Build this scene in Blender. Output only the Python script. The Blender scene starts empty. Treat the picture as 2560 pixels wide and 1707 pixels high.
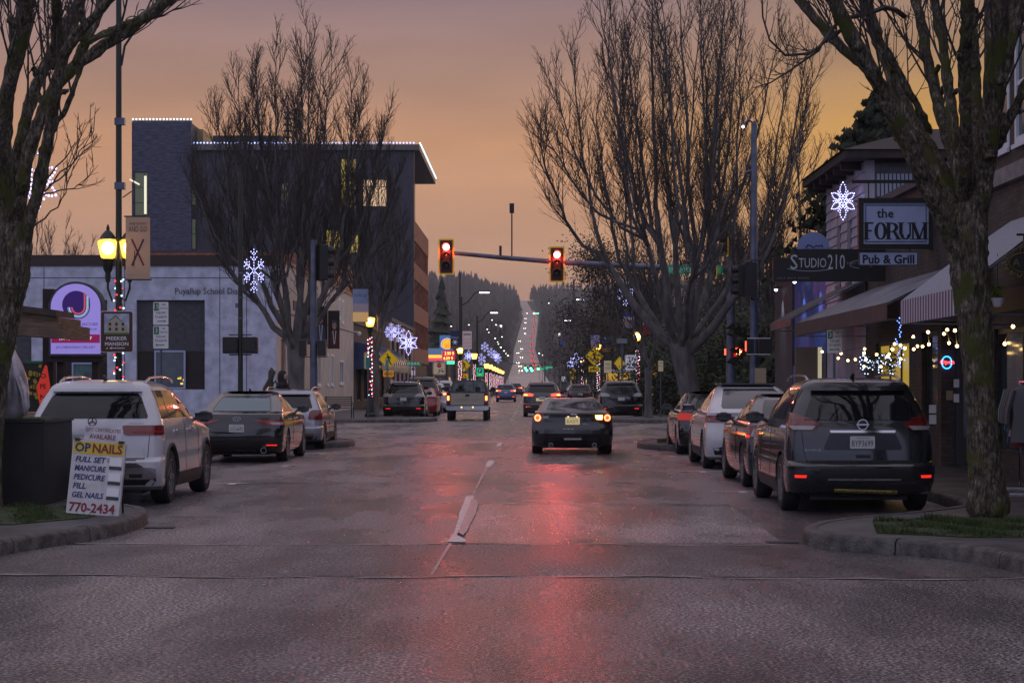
import bpy, bmesh, math, random
from mathutils import Vector, Matrix
R = math.radians
PI = math.pi
random.seed(7)
scene = bpy.context.scene
COL = scene.collection

# ------------------------------------------------------------ camera
cam_d = bpy.data.cameras.new("camera")
cam = bpy.data.objects.new("camera", cam_d); COL.objects.link(cam)
cam.location = (0.82, 0, 1.62)
cam.rotation_euler = (R(90), 0, 0)
cam_d.sensor_width = 36
cam_d.lens = 4700 / 2560 * 36
cam_d.shift_x = (1280 - 1325) / 2560
cam_d.shift_y = (960 - 853.5) / 2560
cam_d.clip_start = 0.1
cam_d.clip_end = 20000
scene.camera = cam

# ------------------------------------------------------------ view, world, sun
scene.view_settings.view_transform = 'Standard'
scene.view_settings.look = 'None'
scene.view_settings.gamma = 1
scene.view_settings.use_curve_mapping = False
scene.view_settings.exposure = 0.0
scene.render.engine = 'CYCLES'
scene.cycles.use_denoising = True
scene.cycles.max_bounces = 6
scene.cycles.diffuse_bounces = 3
scene.cycles.glossy_bounces = 3
scene.cycles.transparent_max_bounces = 8
scene.cycles.sample_clamp_indirect = 4
scene.cycles.use_light_tree = True

world = bpy.data.worlds.new("World"); scene.world = world
world.use_nodes = True
nt = world.node_tree; N = nt.nodes; LK = nt.links
N.clear()
def ramp(nt, stops):
    r = nt.nodes.new('ShaderNodeValToRGB')
    e = r.color_ramp.elements
    while len(e) > 1: e.remove(e[0])
    e[0].position = stops[0][0]; e[0].color = (*stops[0][1], 1)
    for p, c in stops[1:]:
        q = e.new(p); q.color = (*c, 1)
    return r
tc = N.new('ShaderNodeTexCoord')
sep = N.new('ShaderNodeSeparateXYZ'); LK.new(tc.outputs['Generated'], sep.inputs[0])
# evening glow ahead: pinkish at the horizon, orange band, mauve above
glow = ramp(nt, [(0.0, (.50, .29, .21)), (.05, (.53, .30, .20)), (.09, (.60, .315, .185)), (.125, (.60, .295, .15)), (.16, (.41, .23, .17)), (.20, (.265, .170, .185)), (.32, (.25, .19, .23)), (.6, (.50, .45, .53)), (1.0, (.64, .59, .68))])
amber = ramp(nt, [(0.0, (.54, .31, .13)), (.08, (.58, .30, .045)), (.135, (.56, .295, .03)), (.17, (.34, .20, .095)), (.23, (.23, .155, .155)), (.35, (.25, .19, .22)), (.6, (.50, .45, .53)), (1.0, (.64, .59, .68))])
east = ramp(nt, [(0.0, (.42, .45, .70)), (.4, (.48, .48, .68)), (1.0, (.64, .59, .68))])
for r_ in (glow, amber, east): LK.new(sep.outputs['Z'], r_.inputs[0])
mr = N.new('ShaderNodeMapRange'); mr.inputs['From Min'].default_value = -.02; mr.inputs['From Max'].default_value = .26
mr.interpolation_type = 'SMOOTHSTEP'
LK.new(sep.outputs['X'], mr.inputs['Value'])
m1 = N.new('ShaderNodeMix'); m1.data_type = 'RGBA'
LK.new(mr.outputs[0], m1.inputs[0]); LK.new(glow.outputs[0], m1.inputs[6]); LK.new(amber.outputs[0], m1.inputs[7])
mb = N.new('ShaderNodeMapRange'); mb.inputs['From Min'].default_value = .75; mb.inputs['From Max'].default_value = -.35
mb.interpolation_type = 'SMOOTHSTEP'
LK.new(sep.outputs['Y'], mb.inputs['Value'])
m2 = N.new('ShaderNodeMix'); m2.data_type = 'RGBA'
LK.new(mb.outputs[0], m2.inputs[0]); LK.new(m1.outputs[2], m2.inputs[6]); LK.new(east.outputs[0], m2.inputs[7])
# soft cloud streaks
nz = N.new('ShaderNodeTexNoise'); nz.inputs['Scale'].default_value = 8; nz.inputs['Detail'].default_value = 5
mp = N.new('ShaderNodeMapping'); mp.inputs['Scale'].default_value = (1, 1, 5)
LK.new(tc.outputs['Generated'], mp.inputs[0]); LK.new(mp.outputs[0], nz.inputs['Vector'])
nr = N.new('ShaderNodeMapRange'); nr.inputs['From Min'].default_value = .3; nr.inputs['From Max'].default_value = .7; nr.inputs['To Min'].default_value = .90; nr.inputs['To Max'].default_value = 1.10
LK.new(nz.outputs['Fac'], nr.inputs['Value'])
mul = N.new('ShaderNodeVectorMath'); mul.operation = 'SCALE'
LK.new(m2.outputs[2], mul.inputs[0]); LK.new(nr.outputs[0], mul.inputs['Scale'])
bg = N.new('ShaderNodeBackground'); bg.inputs['Strength'].default_value = 1.0
LK.new(mul.outputs[0], bg.inputs['Color'])
SUN_EL, SUN_AZ = 1.5, 18
sky = N.new('ShaderNodeTexSky'); sky.sky_type = 'NISHITA'; sky.sun_disc = False
sky.sun_elevation = R(SUN_EL); sky.sun_rotation = R(SUN_AZ)
bg2 = N.new('ShaderNodeBackground'); bg2.inputs['Strength'].default_value = .01
LK.new(sky.outputs[0], bg2.inputs['Color'])
ad = N.new('ShaderNodeAddShader'); LK.new(bg.outputs[0], ad.inputs[0]); LK.new(bg2.outputs[0], ad.inputs[1])
wo = N.new('ShaderNodeOutputWorld'); LK.new(ad.outputs[0], wo.inputs['Surface'])

sl = bpy.data.lights.new("low_sun", 'SUN'); sl.energy = .25; sl.angle = R(12); sl.color = (1, .62, .4)
so = bpy.data.objects.new("low_sun", sl); COL.objects.link(so)
so.location = (20, 60, 40)
so.rotation_euler = (R(90 - 6), 0, R(180 - SUN_AZ))

# ------------------------------------------------------------ pixel measurements of the photo -> metres
def X(px, Y): return .82 + (px - 1325) / 4700 * Y
def Z(py, Y): return 1.62 + (960 - py) / 4700 * Y

# ------------------------------------------------------------ materials
_mats = {}
def mat(name, c=(.5, .5, .5), rough=.6, metal=0, var=0, scale=5, bump=0, bscale=40, emit=None, es=0, coat=0, sampled=False, c2=None, detail=4, stretch=None, spec=None):
    if name in _mats: return _mats[name]
    m = bpy.data.materials.new(name); m.use_nodes = True
    n = m.node_tree.nodes; l = m.node_tree.links
    b = n['Principled BSDF']
    b.inputs['Base Color'].default_value = (*c, 1)
    b.inputs['Roughness'].default_value = rough
    b.inputs['Metallic'].default_value = metal
    b.inputs['Coat Weight'].default_value = coat
    b.inputs['Coat Roughness'].default_value = .06
    if spec is not None: b.inputs['Specular IOR Level'].default_value = spec
    if var or c2 or bump:
        t = n.new('ShaderNodeTexCoord'); src = t.outputs['Object']
        if stretch:
            q = n.new('ShaderNodeMapping'); q.inputs['Scale'].default_value = stretch
            l.new(src, q.inputs[0]); src = q.outputs[0]
    if var or c2:
        z = n.new('ShaderNodeTexNoise'); z.inputs['Scale'].default_value = scale; z.inputs['Detail'].default_value = detail
        l.new(src, z.inputs['Vector'])
        lo = tuple(v * (1 - var) for v in c); hi = c2 or tuple(min(1, v * (1 + var)) for v in c)
        r = ramp(m.node_tree, [(.35, lo), (.65, hi)])
        l.new(z.outputs['Fac'], r.inputs[0]); l.new(r.outputs[0], b.inputs['Base Color'])
    if bump:
        z = n.new('ShaderNodeTexNoise'); z.inputs['Scale'].default_value = bscale; z.inputs['Detail'].default_value = 6
        l.new(src, z.inputs['Vector'])
        bp = n.new('ShaderNodeBump'); bp.inputs['Strength'].default_value = bump; bp.inputs['Distance'].default_value = .02
        l.new(z.outputs['Fac'], bp.inputs['Height']); l.new(bp.outputs[0], b.inputs['Normal'])
    if emit:
        b.inputs['Emission Color'].default_value = (*emit, 1)
        b.inputs['Emission Strength'].default_value = es
        m.cycles.emission_sampling = 'FRONT_BACK' if sampled else 'NONE'
    _mats[name] = m
    return m

# ------------------------------------------------------------ mesh builder
class MB:
    def __init__(s): s.v = []; s.f = []; s.m = []; s.cur = 0
    def q(s, *p):
        n = len(s.v); s.v += [tuple(a) for a in p]; s.f.append(tuple(range(n, n + len(p)))); s.m.append(s.cur); return s
    def box(s, x0, x1, y0, y1, z0, z1):
        n = len(s.v)
        s.v += [(x0,y0,z0),(x1,y0,z0),(x1,y1,z0),(x0,y1,z0),(x0,y0,z1),(x1,y0,z1),(x1,y1,z1),(x0,y1,z1)]
        for f in ((3,2,1,0),(4,5,6,7),(0,1,5,4),(1,2,6,5),(2,3,7,6),(3,0,4,7)):
            s.f.append(tuple(n + i for i in f)); s.m.append(s.cur)
        return s
    def obox(s, c, dims, rz=0, rx=0, ry=0):
        M = Matrix.Rotation(rz, 3, 'Z') @ Matrix.Rotation(rx, 3, 'X') @ Matrix.Rotation(ry, 3, 'Y')
        n = len(s.v); hx, hy, hz = (d / 2 for d in dims)
        t = MB().box(-hx, hx, -hy, hy, -hz, hz)
        c = Vector(c)
        s.v += [tuple(M @ Vector(p) + c) for p in t.v]
        for f in t.f: s.f.append(tuple(n + i for i in f)); s.m.append(s.cur)
        return s
    def tube(s, pts, rad, sides=6, cap=True):
        pts = [Vector(p) for p in pts]
        if not isinstance(rad, (list, tuple)): rad = [rad] * len(pts)
        n0 = len(s.v); K = len(pts); up = None
        for i, p in enumerate(pts):
            d = (pts[min(i + 1, K - 1)] - pts[max(i - 1, 0)])
            if d.length < 1e-9: d = Vector((0, 0, 1))
            d.normalize()
            if up is None:
                up = d.orthogonal().normalized()
            else:
                up = (up - d * up.dot(d))
                up = up.normalized() if up.length > 1e-6 else d.orthogonal().normalized()
            w = d.cross(up)
            for k in range(sides):
                a = 2 * PI * k / sides
                s.v.append(tuple(p + (up * math.cos(a) + w * math.sin(a)) * rad[i]))
        for i in range(K - 1):
            for k in range(sides):
                a = n0 + i * sides + k; b = n0 + i * sides + (k + 1) % sides
                s.f.append((a, b, b + sides, a + sides)); s.m.append(s.cur)
        if cap:
            s.f.append(tuple(n0 + k for k in range(sides))[::-1]); s.m.append(s.cur)
            s.f.append(tuple(n0 + (K - 1) * sides + k for k in range(sides))); s.m.append(s.cur)
        return s
    def cyl(s, a, b, r, sides=12): return s.tube([a, b], r, sides)
    def lathe(s, prof, c=(0, 0, 0), sides=16, axis='z', ring=False):
        if ring: prof = list(prof) + [prof[0]]
        n0 = len(s.v); K = len(prof)
        for r, z in prof:
            for k in range(sides):
                a = 2 * PI * k / sides; u, w = r * math.cos(a), r * math.sin(a)
                p = (u, w, z) if axis == 'z' else ((z, u, w) if axis == 'x' else (u, z, w))
                s.v.append((p[0] + c[0], p[1] + c[1], p[2] + c[2]))
        for i in range(K - 1):
            for k in range(sides):
                a = n0 + i * sides + k; b = n0 + i * sides + (k + 1) % sides
                s.f.append((a, b, b + sides, a + sides)); s.m.append(s.cur)
        if ring: return s
        s.f.append(tuple(n0 + k for k in range(sides))[::-1]); s.m.append(s.cur)
        s.f.append(tuple(n0 + (K - 1) * sides + k for k in range(sides))); s.m.append(s.cur)
        return s
    def ball(s, c, r, n=6, sz=1):
        k = max(3, n // 2 + 1)
        return s.lathe([(max(1e-4, r * math.sin(PI * i / k)), -r * sz * math.cos(PI * i / k)) for i in range(k + 1)], c, n)
    def prism(s, poly, y0, y1):          # poly in x,z extruded along y
        n = len(s.v); K = len(poly)
        s.v += [(x, y0, z) for x, z in poly] + [(x, y1, z) for x, z in poly]
        s.f.append(tuple(range(n, n + K))); s.m.append(s.cur)
        s.f.append(tuple(range(n + 2 * K - 1, n + K - 1, -1))); s.m.append(s.cur)
        for i in range(K):
            j = (i + 1) % K
            s.f.append((n + i, n + K + i, n + K + j, n + j)); s.m.append(s.cur)
        return s
    def slab(s, poly, z0, z1):           # poly in x,y extruded along z
        n = len(s.v); K = len(poly)
        s.v += [(x, y, z0) for x, y in poly] + [(x, y, z1) for x, y in poly]
        s.f.append(tuple(range(n + K - 1, n - 1, -1))); s.m.append(s.cur)
        s.f.append(tuple(range(n + K, n + 2 * K))); s.m.append(s.cur)
        for i in range(K):
            j = (i + 1) % K
            s.f.append((n + i, n + j, n + K + j, n + K + i)); s.m.append(s.cur)
        return s
    def mesh(s, name, mats, smooth=None):
        me = bpy.data.meshes.new(name)
        me.from_pydata(s.v, [], s.f)
        mats = mats if isinstance(mats, (list, tuple)) else [mats]
        for m in mats: me.materials.append(m)
        if len(mats) > 1: me.polygons.foreach_set('material_index', s.m)
        me.update()
        fixn(me, smooth)
        return me
    def build(s, name, mats, parent=None, smooth=None, loc=None, rz=None, kind=None):
        o = bpy.data.objects.new(name, s.mesh(name, mats, smooth)); COL.objects.link(o)
        if parent: o.parent = parent
        if loc is not None: o.location = loc
        if rz is not None: o.rotation_euler = (0, 0, rz)
        if kind: o['kind'] = kind
        return o
def fixn(me, smooth):
    if smooth is None and len(me.polygons) > 30000: return
    bm = bmesh.new(); bm.from_mesh(me)
    bmesh.ops.recalc_face_normals(bm, faces=bm.faces)
    if smooth:
        a = R(smooth)
        for f in bm.faces: f.smooth = True
        for e in bm.edges:
            if len(e.link_faces) != 2 or e.calc_face_angle(0) > a: e.smooth = False
    bm.to_mesh(me); bm.free()

def empty(name, loc=(0, 0, 0), rz=0, parent=None):
    o = bpy.data.objects.new(name, None); COL.objects.link(o)
    o.location = loc; o.rotation_euler = (0, 0, rz); o.empty_display_size = .2
    if parent: o.parent = parent
    return o
def tag(o, label, cat, group=None):
    o['label'] = label; o['category'] = cat
    if group: o['group'] = group
    return o
def thing(name, label, cat, loc=(0, 0, 0), rz=0, group=None):
    return tag(empty(name, loc, rz), label, cat, group)
def struct(o): o['kind'] = 'structure'; return o
def clone(o, parent=None):
    c = o.copy(); COL.objects.link(c)
    if parent: c.parent = parent
    for ch in list(o.children): clone(ch, c)
    return c
def dup(o, loc, rz, label, group=None):
    c = clone(o); c.location = loc; c.rotation_euler = (0, 0, rz); c['label'] = label
    if group: c['group'] = group
    return c

# lettering: built-in font turned to mesh, standing upright, facing -y
_tc = {}
def text(parent, s, cx, cz, h, m, y=-.012, w=None, name='lettering', align='C', shear=0, bold=0, wmax=None):
    key = (s, bold, shear)
    if key not in _tc:
        cu = bpy.data.curves.new('lettering', 'FONT'); cu.body = s; cu.offset = bold; cu.shear = shear; cu.resolution_u = 2
        ob = bpy.data.objects.new('lettering_tmp', cu); COL.objects.link(ob)
        dg = bpy.context.evaluated_depsgraph_get(); dg.update()
        me = bpy.data.meshes.new_from_object(ob.evaluated_get(dg))
        vs = [tuple(v.co) for v in me.vertices]; fs = [tuple(p.vertices) for p in me.polygons]
        bpy.data.objects.remove(ob); bpy.data.curves.remove(cu); bpy.data.meshes.remove(me)
        x0 = min(v[0] for v in vs); x1 = max(v[0] for v in vs); y0 = min(v[1] for v in vs); y1 = max(v[1] for v in vs)
        _tc[key] = ([(v[0] - x0, v[1] - y0) for v in vs], fs, x1 - x0, y1 - y0)
    vs, fs, W, H = _tc[key]
    k = h / H; kx = (w / W) if w else k
    if wmax and W * kx > wmax: kx = wmax / W
    ox = {'C': -W * kx / 2, 'L': 0, 'R': -W * kx}[align]
    b = MB(); b.v = [(cx + ox + a * kx, y, cz - h / 2 + c * k) for a, c in vs]; b.f = list(fs); b.m = [0] * len(fs)
    return b.build(name, m, parent)

def rrect(x0, x1, z0, z1, r, n=4):
    p = []
    for cx, cz, a in ((x1 - r, z0 + r, -90), (x1 - r, z1 - r, 0), (x0 + r, z1 - r, 90), (x0 + r, z0 + r, 180)):
        for i in range(n + 1):
            t = R(a + 90 * i / n); p.append((cx + r * math.cos(t), cz + r * math.sin(t)))
    return p
def disc(cx, cz, r, n=20, a0=0): return [(cx + r * math.cos(2 * PI * i / n + a0), cz + r * math.sin(2 * PI * i / n + a0)) for i in range(n)]

# common materials
M_black = mat('black_metal', (.012, .014, .014), .45)
M_galv = mat('galvanised_steel', (.11, .13, .18), .45, .5, var=.25, scale=3)
M_conc = mat('concrete', (.13, .125, .13), .7, var=.35, scale=6, bump=.4, bscale=60)
M_side = mat('sidewalk_concrete', (.06, .056, .06), .45, var=.5, scale=2.5, bump=.4, bscale=50)
M_kerb = mat('kerb_concrete', (.065, .06, .06), .6, var=.6, scale=7, bump=.9, bscale=40)
M_white = mat('white_paint', (.75, .75, .76), .5)
M_wht_sign = mat('white_sign_sheet', (.72, .72, .74), .4, var=.06, scale=4)
M_blk_ink = mat('black_ink', (.01, .01, .012), .5)
M_green = mat('green_ink', (.01, .16, .07), .45)
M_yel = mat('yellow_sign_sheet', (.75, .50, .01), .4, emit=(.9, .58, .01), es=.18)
M_glassdark = mat('dark_window_glass', (.02, .025, .03), .06, spec=.8)
# ------------------------------------------------------------ ground, hills, road
def lerp_tab(tab, x):
    if x <= tab[0][0]: return tab[0][1]
    for (a, b), (c, d) in zip(tab, tab[1:]):
        if x <= c: return b + (d - b) * (x - a) / (c - a)
    return tab[-1][1]
ROADZ = [(650, 0), (900, 6), (1200, 14.5), (1500, 28.7), (2100, 76), (2250, 89), (2700, 121), (3300, 128), (5000, 128)]
ROADX = [(700, 0), (1200, -1.5), (1500, -3.6), (2100, 1.7), (2250, -2.0), (2700, -10), (3500, -30)]
def rz_(y): return lerp_tab(ROADZ, y)
def rx_(y): return lerp_tab(ROADX, y)
def hill(x, y):
    d = abs(x - rx_(y))
    side = max(0, min(1, (d - 14) / 60)); s = side * side * (3 - 2 * side)
    z = rz_(y)
    if y > 700:
        bump = 6 * math.sin(x * .013 + y * .002) + 4 * math.sin(x * .031 - y * .004)
        lift = (22 if x < 0 else 8) * max(0, min(1, (y - 800) / 700)) * max(0, 1 - max(0, y - 2300) / 1200)
        z += s * (lift + bump * min(1, (y - 700) / 500))
    return z - .03
M_ground = mat('dark_earth_grass', (.03, .035, .022), .9, var=.4, scale=.08)
g = MB()
xs = [-2500, -1200, -700, -450, -300, -200, -140, -100, -75, -55, -40, -28, -20, -14, -8, 0, 8, 14, 20, 28, 40, 55, 75, 100, 140, 200, 300, 450, 700, 1200, 2500]
ys = [-300, -60, 0, 100, 300, 600, 650] + [700 + 50 * i for i in range(62)] + [4500, 6000]
for y in ys:
    for x in xs: g.v.append((x, y, hill(x, y)))
nx = len(xs)
for j in range(len(ys) - 1):
    for i in range(nx - 1):
        a = j * nx + i; g.f.append((a, a + 1, a + nx + 1, a + nx)); g.m.append(0)
struct(g.build('ground', M_ground, smooth=80))

def asphalt(name, c=.045, rough=(.26, .5), seed=0, grain=1.0):
    m = bpy.data.materials.new(name); m.use_nodes = True
    n = m.node_tree.nodes; l = m.node_tree.links; b = n['Principled BSDF']
    geo = n.new('ShaderNodeNewGeometry')
    mpp = n.new('ShaderNodeMapping'); mpp.inputs['Location'].default_value = (seed, seed, 0); l.new(geo.outputs['Position'], mpp.inputs[0])
    # damp patches, drawn out along the driving direction
    st = n.new('ShaderNodeMapping'); st.inputs['Scale'].default_value = (1.1, .32, 1); l.new(mpp.outputs[0], st.inputs[0])
    big = n.new('ShaderNodeTexNoise'); big.inputs['Scale'].default_value = .55; big.inputs['Detail'].default_value = 8; big.inputs['Roughness'].default_value = .62
    l.new(st.outputs[0], big.inputs['Vector'])
    rr = n.new('ShaderNodeMapRange'); rr.inputs['From Min'].default_value = .36; rr.inputs['From Max'].default_value = .64
    rr.inputs['To Min'].default_value = rough[0]; rr.inputs['To Max'].default_value = rough[1]
    l.new(big.outputs['Fac'], rr.inputs['Value']); l.new(rr.outputs[0], b.inputs['Roughness'])
    st2 = n.new('ShaderNodeMapping'); st2.inputs['Scale'].default_value = (14, .5, 1); l.new(mpp.outputs[0], st2.inputs[0])
    fine = n.new('ShaderNodeTexNoise'); fine.inputs['Scale'].default_value = 38 ; fine.inputs['Detail'].default_value = 3
    l.new(mpp.outputs[0], fine.inputs['Vector'])
    vor = n.new('ShaderNodeTexVoronoi'); vor.inputs['Scale'].default_value = 70; l.new(mpp.outputs[0], vor.inputs['Vector'])
    cr = ramp(m.node_tree, [(.40, (c * .12, c * .10, c * .12)), (.52, (c, c * .86, c * .93)), (.60, (c * 4.2, c * 3.7, c * 3.7))])
    l.new(fine.outputs['Fac'], cr.inputs[0])
    cb = ramp(m.node_tree, [(.38, (.42, .38, .44)), (.50, (.9, .86, .9)), (.62, (1.7, 1.6, 1.62))]); l.new(big.outputs['Fac'], cb.inputs[0])
    mm = n.new('ShaderNodeMix'); mm.data_type = 'RGBA'; mm.blend_type = 'MULTIPLY'; mm.inputs[0].default_value = 1
    l.new(cr.outputs[0], mm.inputs[6]); l.new(cb.outputs[0], mm.inputs[7]); l.new(mm.outputs[2], b.inputs['Base Color'])
    add = n.new('ShaderNodeMath'); add.operation = 'ADD'; l.new(vor.outputs['Distance'], add.inputs[0]); l.new(fine.outputs['Fac'], add.inputs[1])
    bp = n.new('ShaderNodeBump'); bp.inputs['Strength'].default_value = .75 * grain; bp.inputs['Distance'].default_value = .011
    l.new(add.outputs[0], bp.inputs['Height'])
    bp2 = n.new('ShaderNodeBump'); bp2.inputs['Strength'].default_value = .5; bp2.inputs['Distance'].default_value = .012
    mid = n.new('ShaderNodeTexNoise'); mid.inputs['Scale'].default_value = 4; mid.inputs['Detail'].default_value = 6; l.new(mpp.outputs[0], mid.inputs['Vector'])
    l.new(mid.outputs['Fac'], bp2.inputs['Height']); l.new(bp.outputs[0], bp2.inputs['Normal']); l.new(bp2.outputs[0], b.inputs['Normal'])
    b.inputs['Specular IOR Level'].default_value = .9
    return m
M_asph = asphalt('wet_asphalt', .088, (.13, .42), 0, 1.25)
M_asph2 = asphalt('coarse_asphalt_patch', .075, (.22, .5), 31, 1.8)
M_asph3 = asphalt('smooth_asphalt_patch', .115, (.14, .32), 57, .7)
r = MB()
ys = [-40, 0, 20, 40, 60, 80, 100, 200, 400, 650]
for a, b in zip(ys, ys[1:]): r.q((-6.5, a, 0), (6.5, a, 0), (6.5, b, 0), (-6.5, b, 0))
for a, b in ((56, 79),):
    r.q((-90, a, 0), (-6.5, a, 0), (-6.5, b, 0), (-90, b, 0)); r.q((6.5, a, 0), (90, a, 0), (90, b, 0), (6.5, b, 0))
r.q((-60, -40, 0), (-6.5, -40, 0), (-6.5, 8, 0), (-60, 8, 0)); r.q((6.5, -40, 0), (60, -40, 0), (60, 8, 0), (6.5, 8, 0))
struct(r.build('road', M_asph))
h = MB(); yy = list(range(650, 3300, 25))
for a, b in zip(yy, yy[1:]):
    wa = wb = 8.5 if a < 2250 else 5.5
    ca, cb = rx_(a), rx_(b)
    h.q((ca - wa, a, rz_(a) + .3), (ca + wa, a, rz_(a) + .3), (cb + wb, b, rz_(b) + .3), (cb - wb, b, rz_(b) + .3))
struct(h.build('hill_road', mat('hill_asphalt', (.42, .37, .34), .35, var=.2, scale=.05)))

# repair patches and seams of the carriageway
def sheet(name, pts, z, m):
    b = MB(); b.v = [(x, y, z) for x, y in pts]; b.f = [tuple(range(len(pts)))]; b.m = [0]
    return struct(b.build(name, m))
def wob(x0, x1, y, w, n=40, a=.05, ph=0, tilt=0):
    t = []; u = []
    for i in range(n + 1):
        x = x0 + (x1 - x0) * i / n; yc = y + tilt * x + a * math.sin(x * 1.3 + ph) + a * .5 * math.sin(x * 4.1 + ph) + random.uniform(-.012, .012)
        ww = w * (.75 + .6 * math.sin(x * 2.3 + ph) * math.sin(x * 5.7 + 2 * ph)); t.append((x, yc)); u.append((x, yc + max(.012, ww * random.uniform(.7, 1.2))))
    return t + u[::-1]
sheet('road_patch', wob(-5, 5, 15.85, .01, tilt=-.02)[:41] + [(5, 18.9), (-5, 18.9)], .004, M_asph2)
sheet('road_patch', [(.12, 19.1), (3.4, 19.1), (3.5, 25.4), (.16, 25.4)], .004, M_asph3)
M_seam = mat('worn_sealant', (.30, .26, .26), .35, var=.5, scale=3)
M_tar = mat('tar_seam', (.03, .03, .032), .3)
sheet('road_seam', wob(-4.6, 6.4, 15.75, .09, 120, a=.09, tilt=-.03), .008, M_seam)
sheet('road_seam', wob(-4, 4.6, 18.95, .08, 90, a=.10, tilt=-.02, ph=1), .008, M_seam)
sheet('road_seam', wob(.1, 3.1, 25.45, .16, 40, a=.03, ph=2), .008, M_seam)
sheet('tar_seam', wob(1.8, 5.0, 25.0, .08, 40, a=.05, ph=2), .012, M_tar)
sheet('tar_seam', wob(-4.3, -2.9, 22.9, .06, 30, a=.08, ph=4), .008, M_tar)
sheet('tar_seam', wob(2.9, 3.5, 19.9, .05, 20, a=.1, ph=4), .012, M_tar)
sheet('tar_seam', wob(-3.8, 2.6, 30.6, .07, 40, a=.06, ph=5), .008, M_tar)
sheet('road_seam', [(-.025, 15.9), (.0, 15.9), (.03, 19), (.0, 19)], .012, mat('thin_worn_paint', (.40, .38, .38), .35, c2=(.22, .2, .2), scale=12, bump=.3))
# storm drain slots
for cx, cy in ((-3.35, 21.2), (3.4, 19.25)):
    d = struct(MB().box(cx - .16, cx + .16, cy - .1, cy + .1, .001, .012).build('drain_grate', M_black))
# road markings
M_mark = mat('worn_road_paint', (.70, .68, .68), .4, c2=(.42, .40, .40), scale=9, bump=.3)
def rag(x0, x1, y0, y1, n=14, j=.03):
    a = [(x0 + random.uniform(-j, j), y0 + (y1 - y0) * i / n) for i in range(n + 1)]
    b = [(x1 + random.uniform(-j, j), y0 + (y1 - y0) * i / n) for i in range(n + 1)]
    return a + b[::-1]
def gpt(px, py): Y = 7614 / (py - 960); return (X(px, Y), Y)
sheet('lane_marking', [gpt(*q) for q in ((1165, 1242), (1186, 1242), (1178, 1262), (1165, 1290), (1152, 1318), (1142, 1340), (1165, 1352), (1163, 1358), (1112, 1357), (1125, 1350), (1135, 1335), (1146, 1300), (1148, 1285), (1158, 1262))], .016, M_mark)
sheet('lane_marking', [gpt(*q) for q in ((1178, 1250), (1192, 1252), (1195, 1262), (1190, 1285), (1176, 1312), (1168, 1330), (1158, 1342), (1146, 1334), (1154, 1312), (1163, 1290), (1172, 1270))], .020, mat('thin_worn_paint', (.40, .38, .38), .35, c2=(.22, .2, .2), scale=12, bump=.3))
sheet('lane_marking', rag(-.03, .0, 26.6, 36.4, 30, .012), .008, mat('thin_worn_paint'))
for y in (36.6, 49.0): sheet('lane_marking', rag(-.06, .06, y, y + 3.2), .008, M_mark)
for k in range(34): sheet('lane_marking', rag(-.06, .06, 84 + 9 * k, 87 + 9 * k, 4), .008, M_mark)
sheet('stop_line', [(-3.9, 51.7), (1.0, 51.7), (1.0, 52.0), (-3.9, 52.0)], .008, M_mark)
for y in (79.5, 82.2): sheet('crosswalk_line', [(-3.4, y - .15), (4.2, y - .15), (4.2, y + .15), (-3.4, y + .15)], .008, M_mark)
for s, lst in ((-1, (30.6, 37.2, 43.8)), (1, (28.3, 34.8, 42.2))):
    for y in lst:
        x = 4.0 * s
        sheet('parking_mark', [(x - .45, y), (x + .45, y), (x + .45, y + .12), (x - .45, y + .12)], .008, M_mark)
        sheet('parking_mark', [(x - .06, y - .4), (x + .06, y - .4), (x + .06, y - .002), (x - .06, y - .002)], .008, M_mark)

# ------------------------------------------------------------ pavements: kerb stones one by one, slab behind
M_grass_soil = mat('mossy_soil', (.03, .045, .012), .95, var=.5, scale=8, bump=.8, bscale=30)
def offset_poly(p, d):      # shift an open polyline to its left side
    o = []
    for i in range(len(p)):
        a = Vector(p[max(0, i - 1)]); b = Vector(p[min(len(p) - 1, i + 1)])
        t = (b - a).normalized(); nrm = Vector((-t.y, t.x)); o.append((p[i][0] + nrm.x * d, p[i][1] + nrm.y * d))
    return o
def resample(p, step):
    out = [Vector(p[0])]; acc = 0
    for a, b in zip(p, p[1:]):
        a, b = Vector(a), Vector(b); L = (b - a).length; t = step - acc
        while t < L: out.append(a + (b - a) * (t / L)); t += step
        acc = (acc + L) % step
    out.append(Vector(p[-1])); return [tuple(q) for q in out]
def smooth_line(p, it=2):
    for _ in range(it):
        q = [p[0]]
        for a, b in zip(p, p[1:]):
            q += [(a[0] * .75 + b[0] * .25, a[1] * .75 + b[1] * .25), (a[0] * .25 + b[0] * .75, a[1] * .25 + b[1] * .75)]
        p = q + [p[-1]]
    return p
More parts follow.
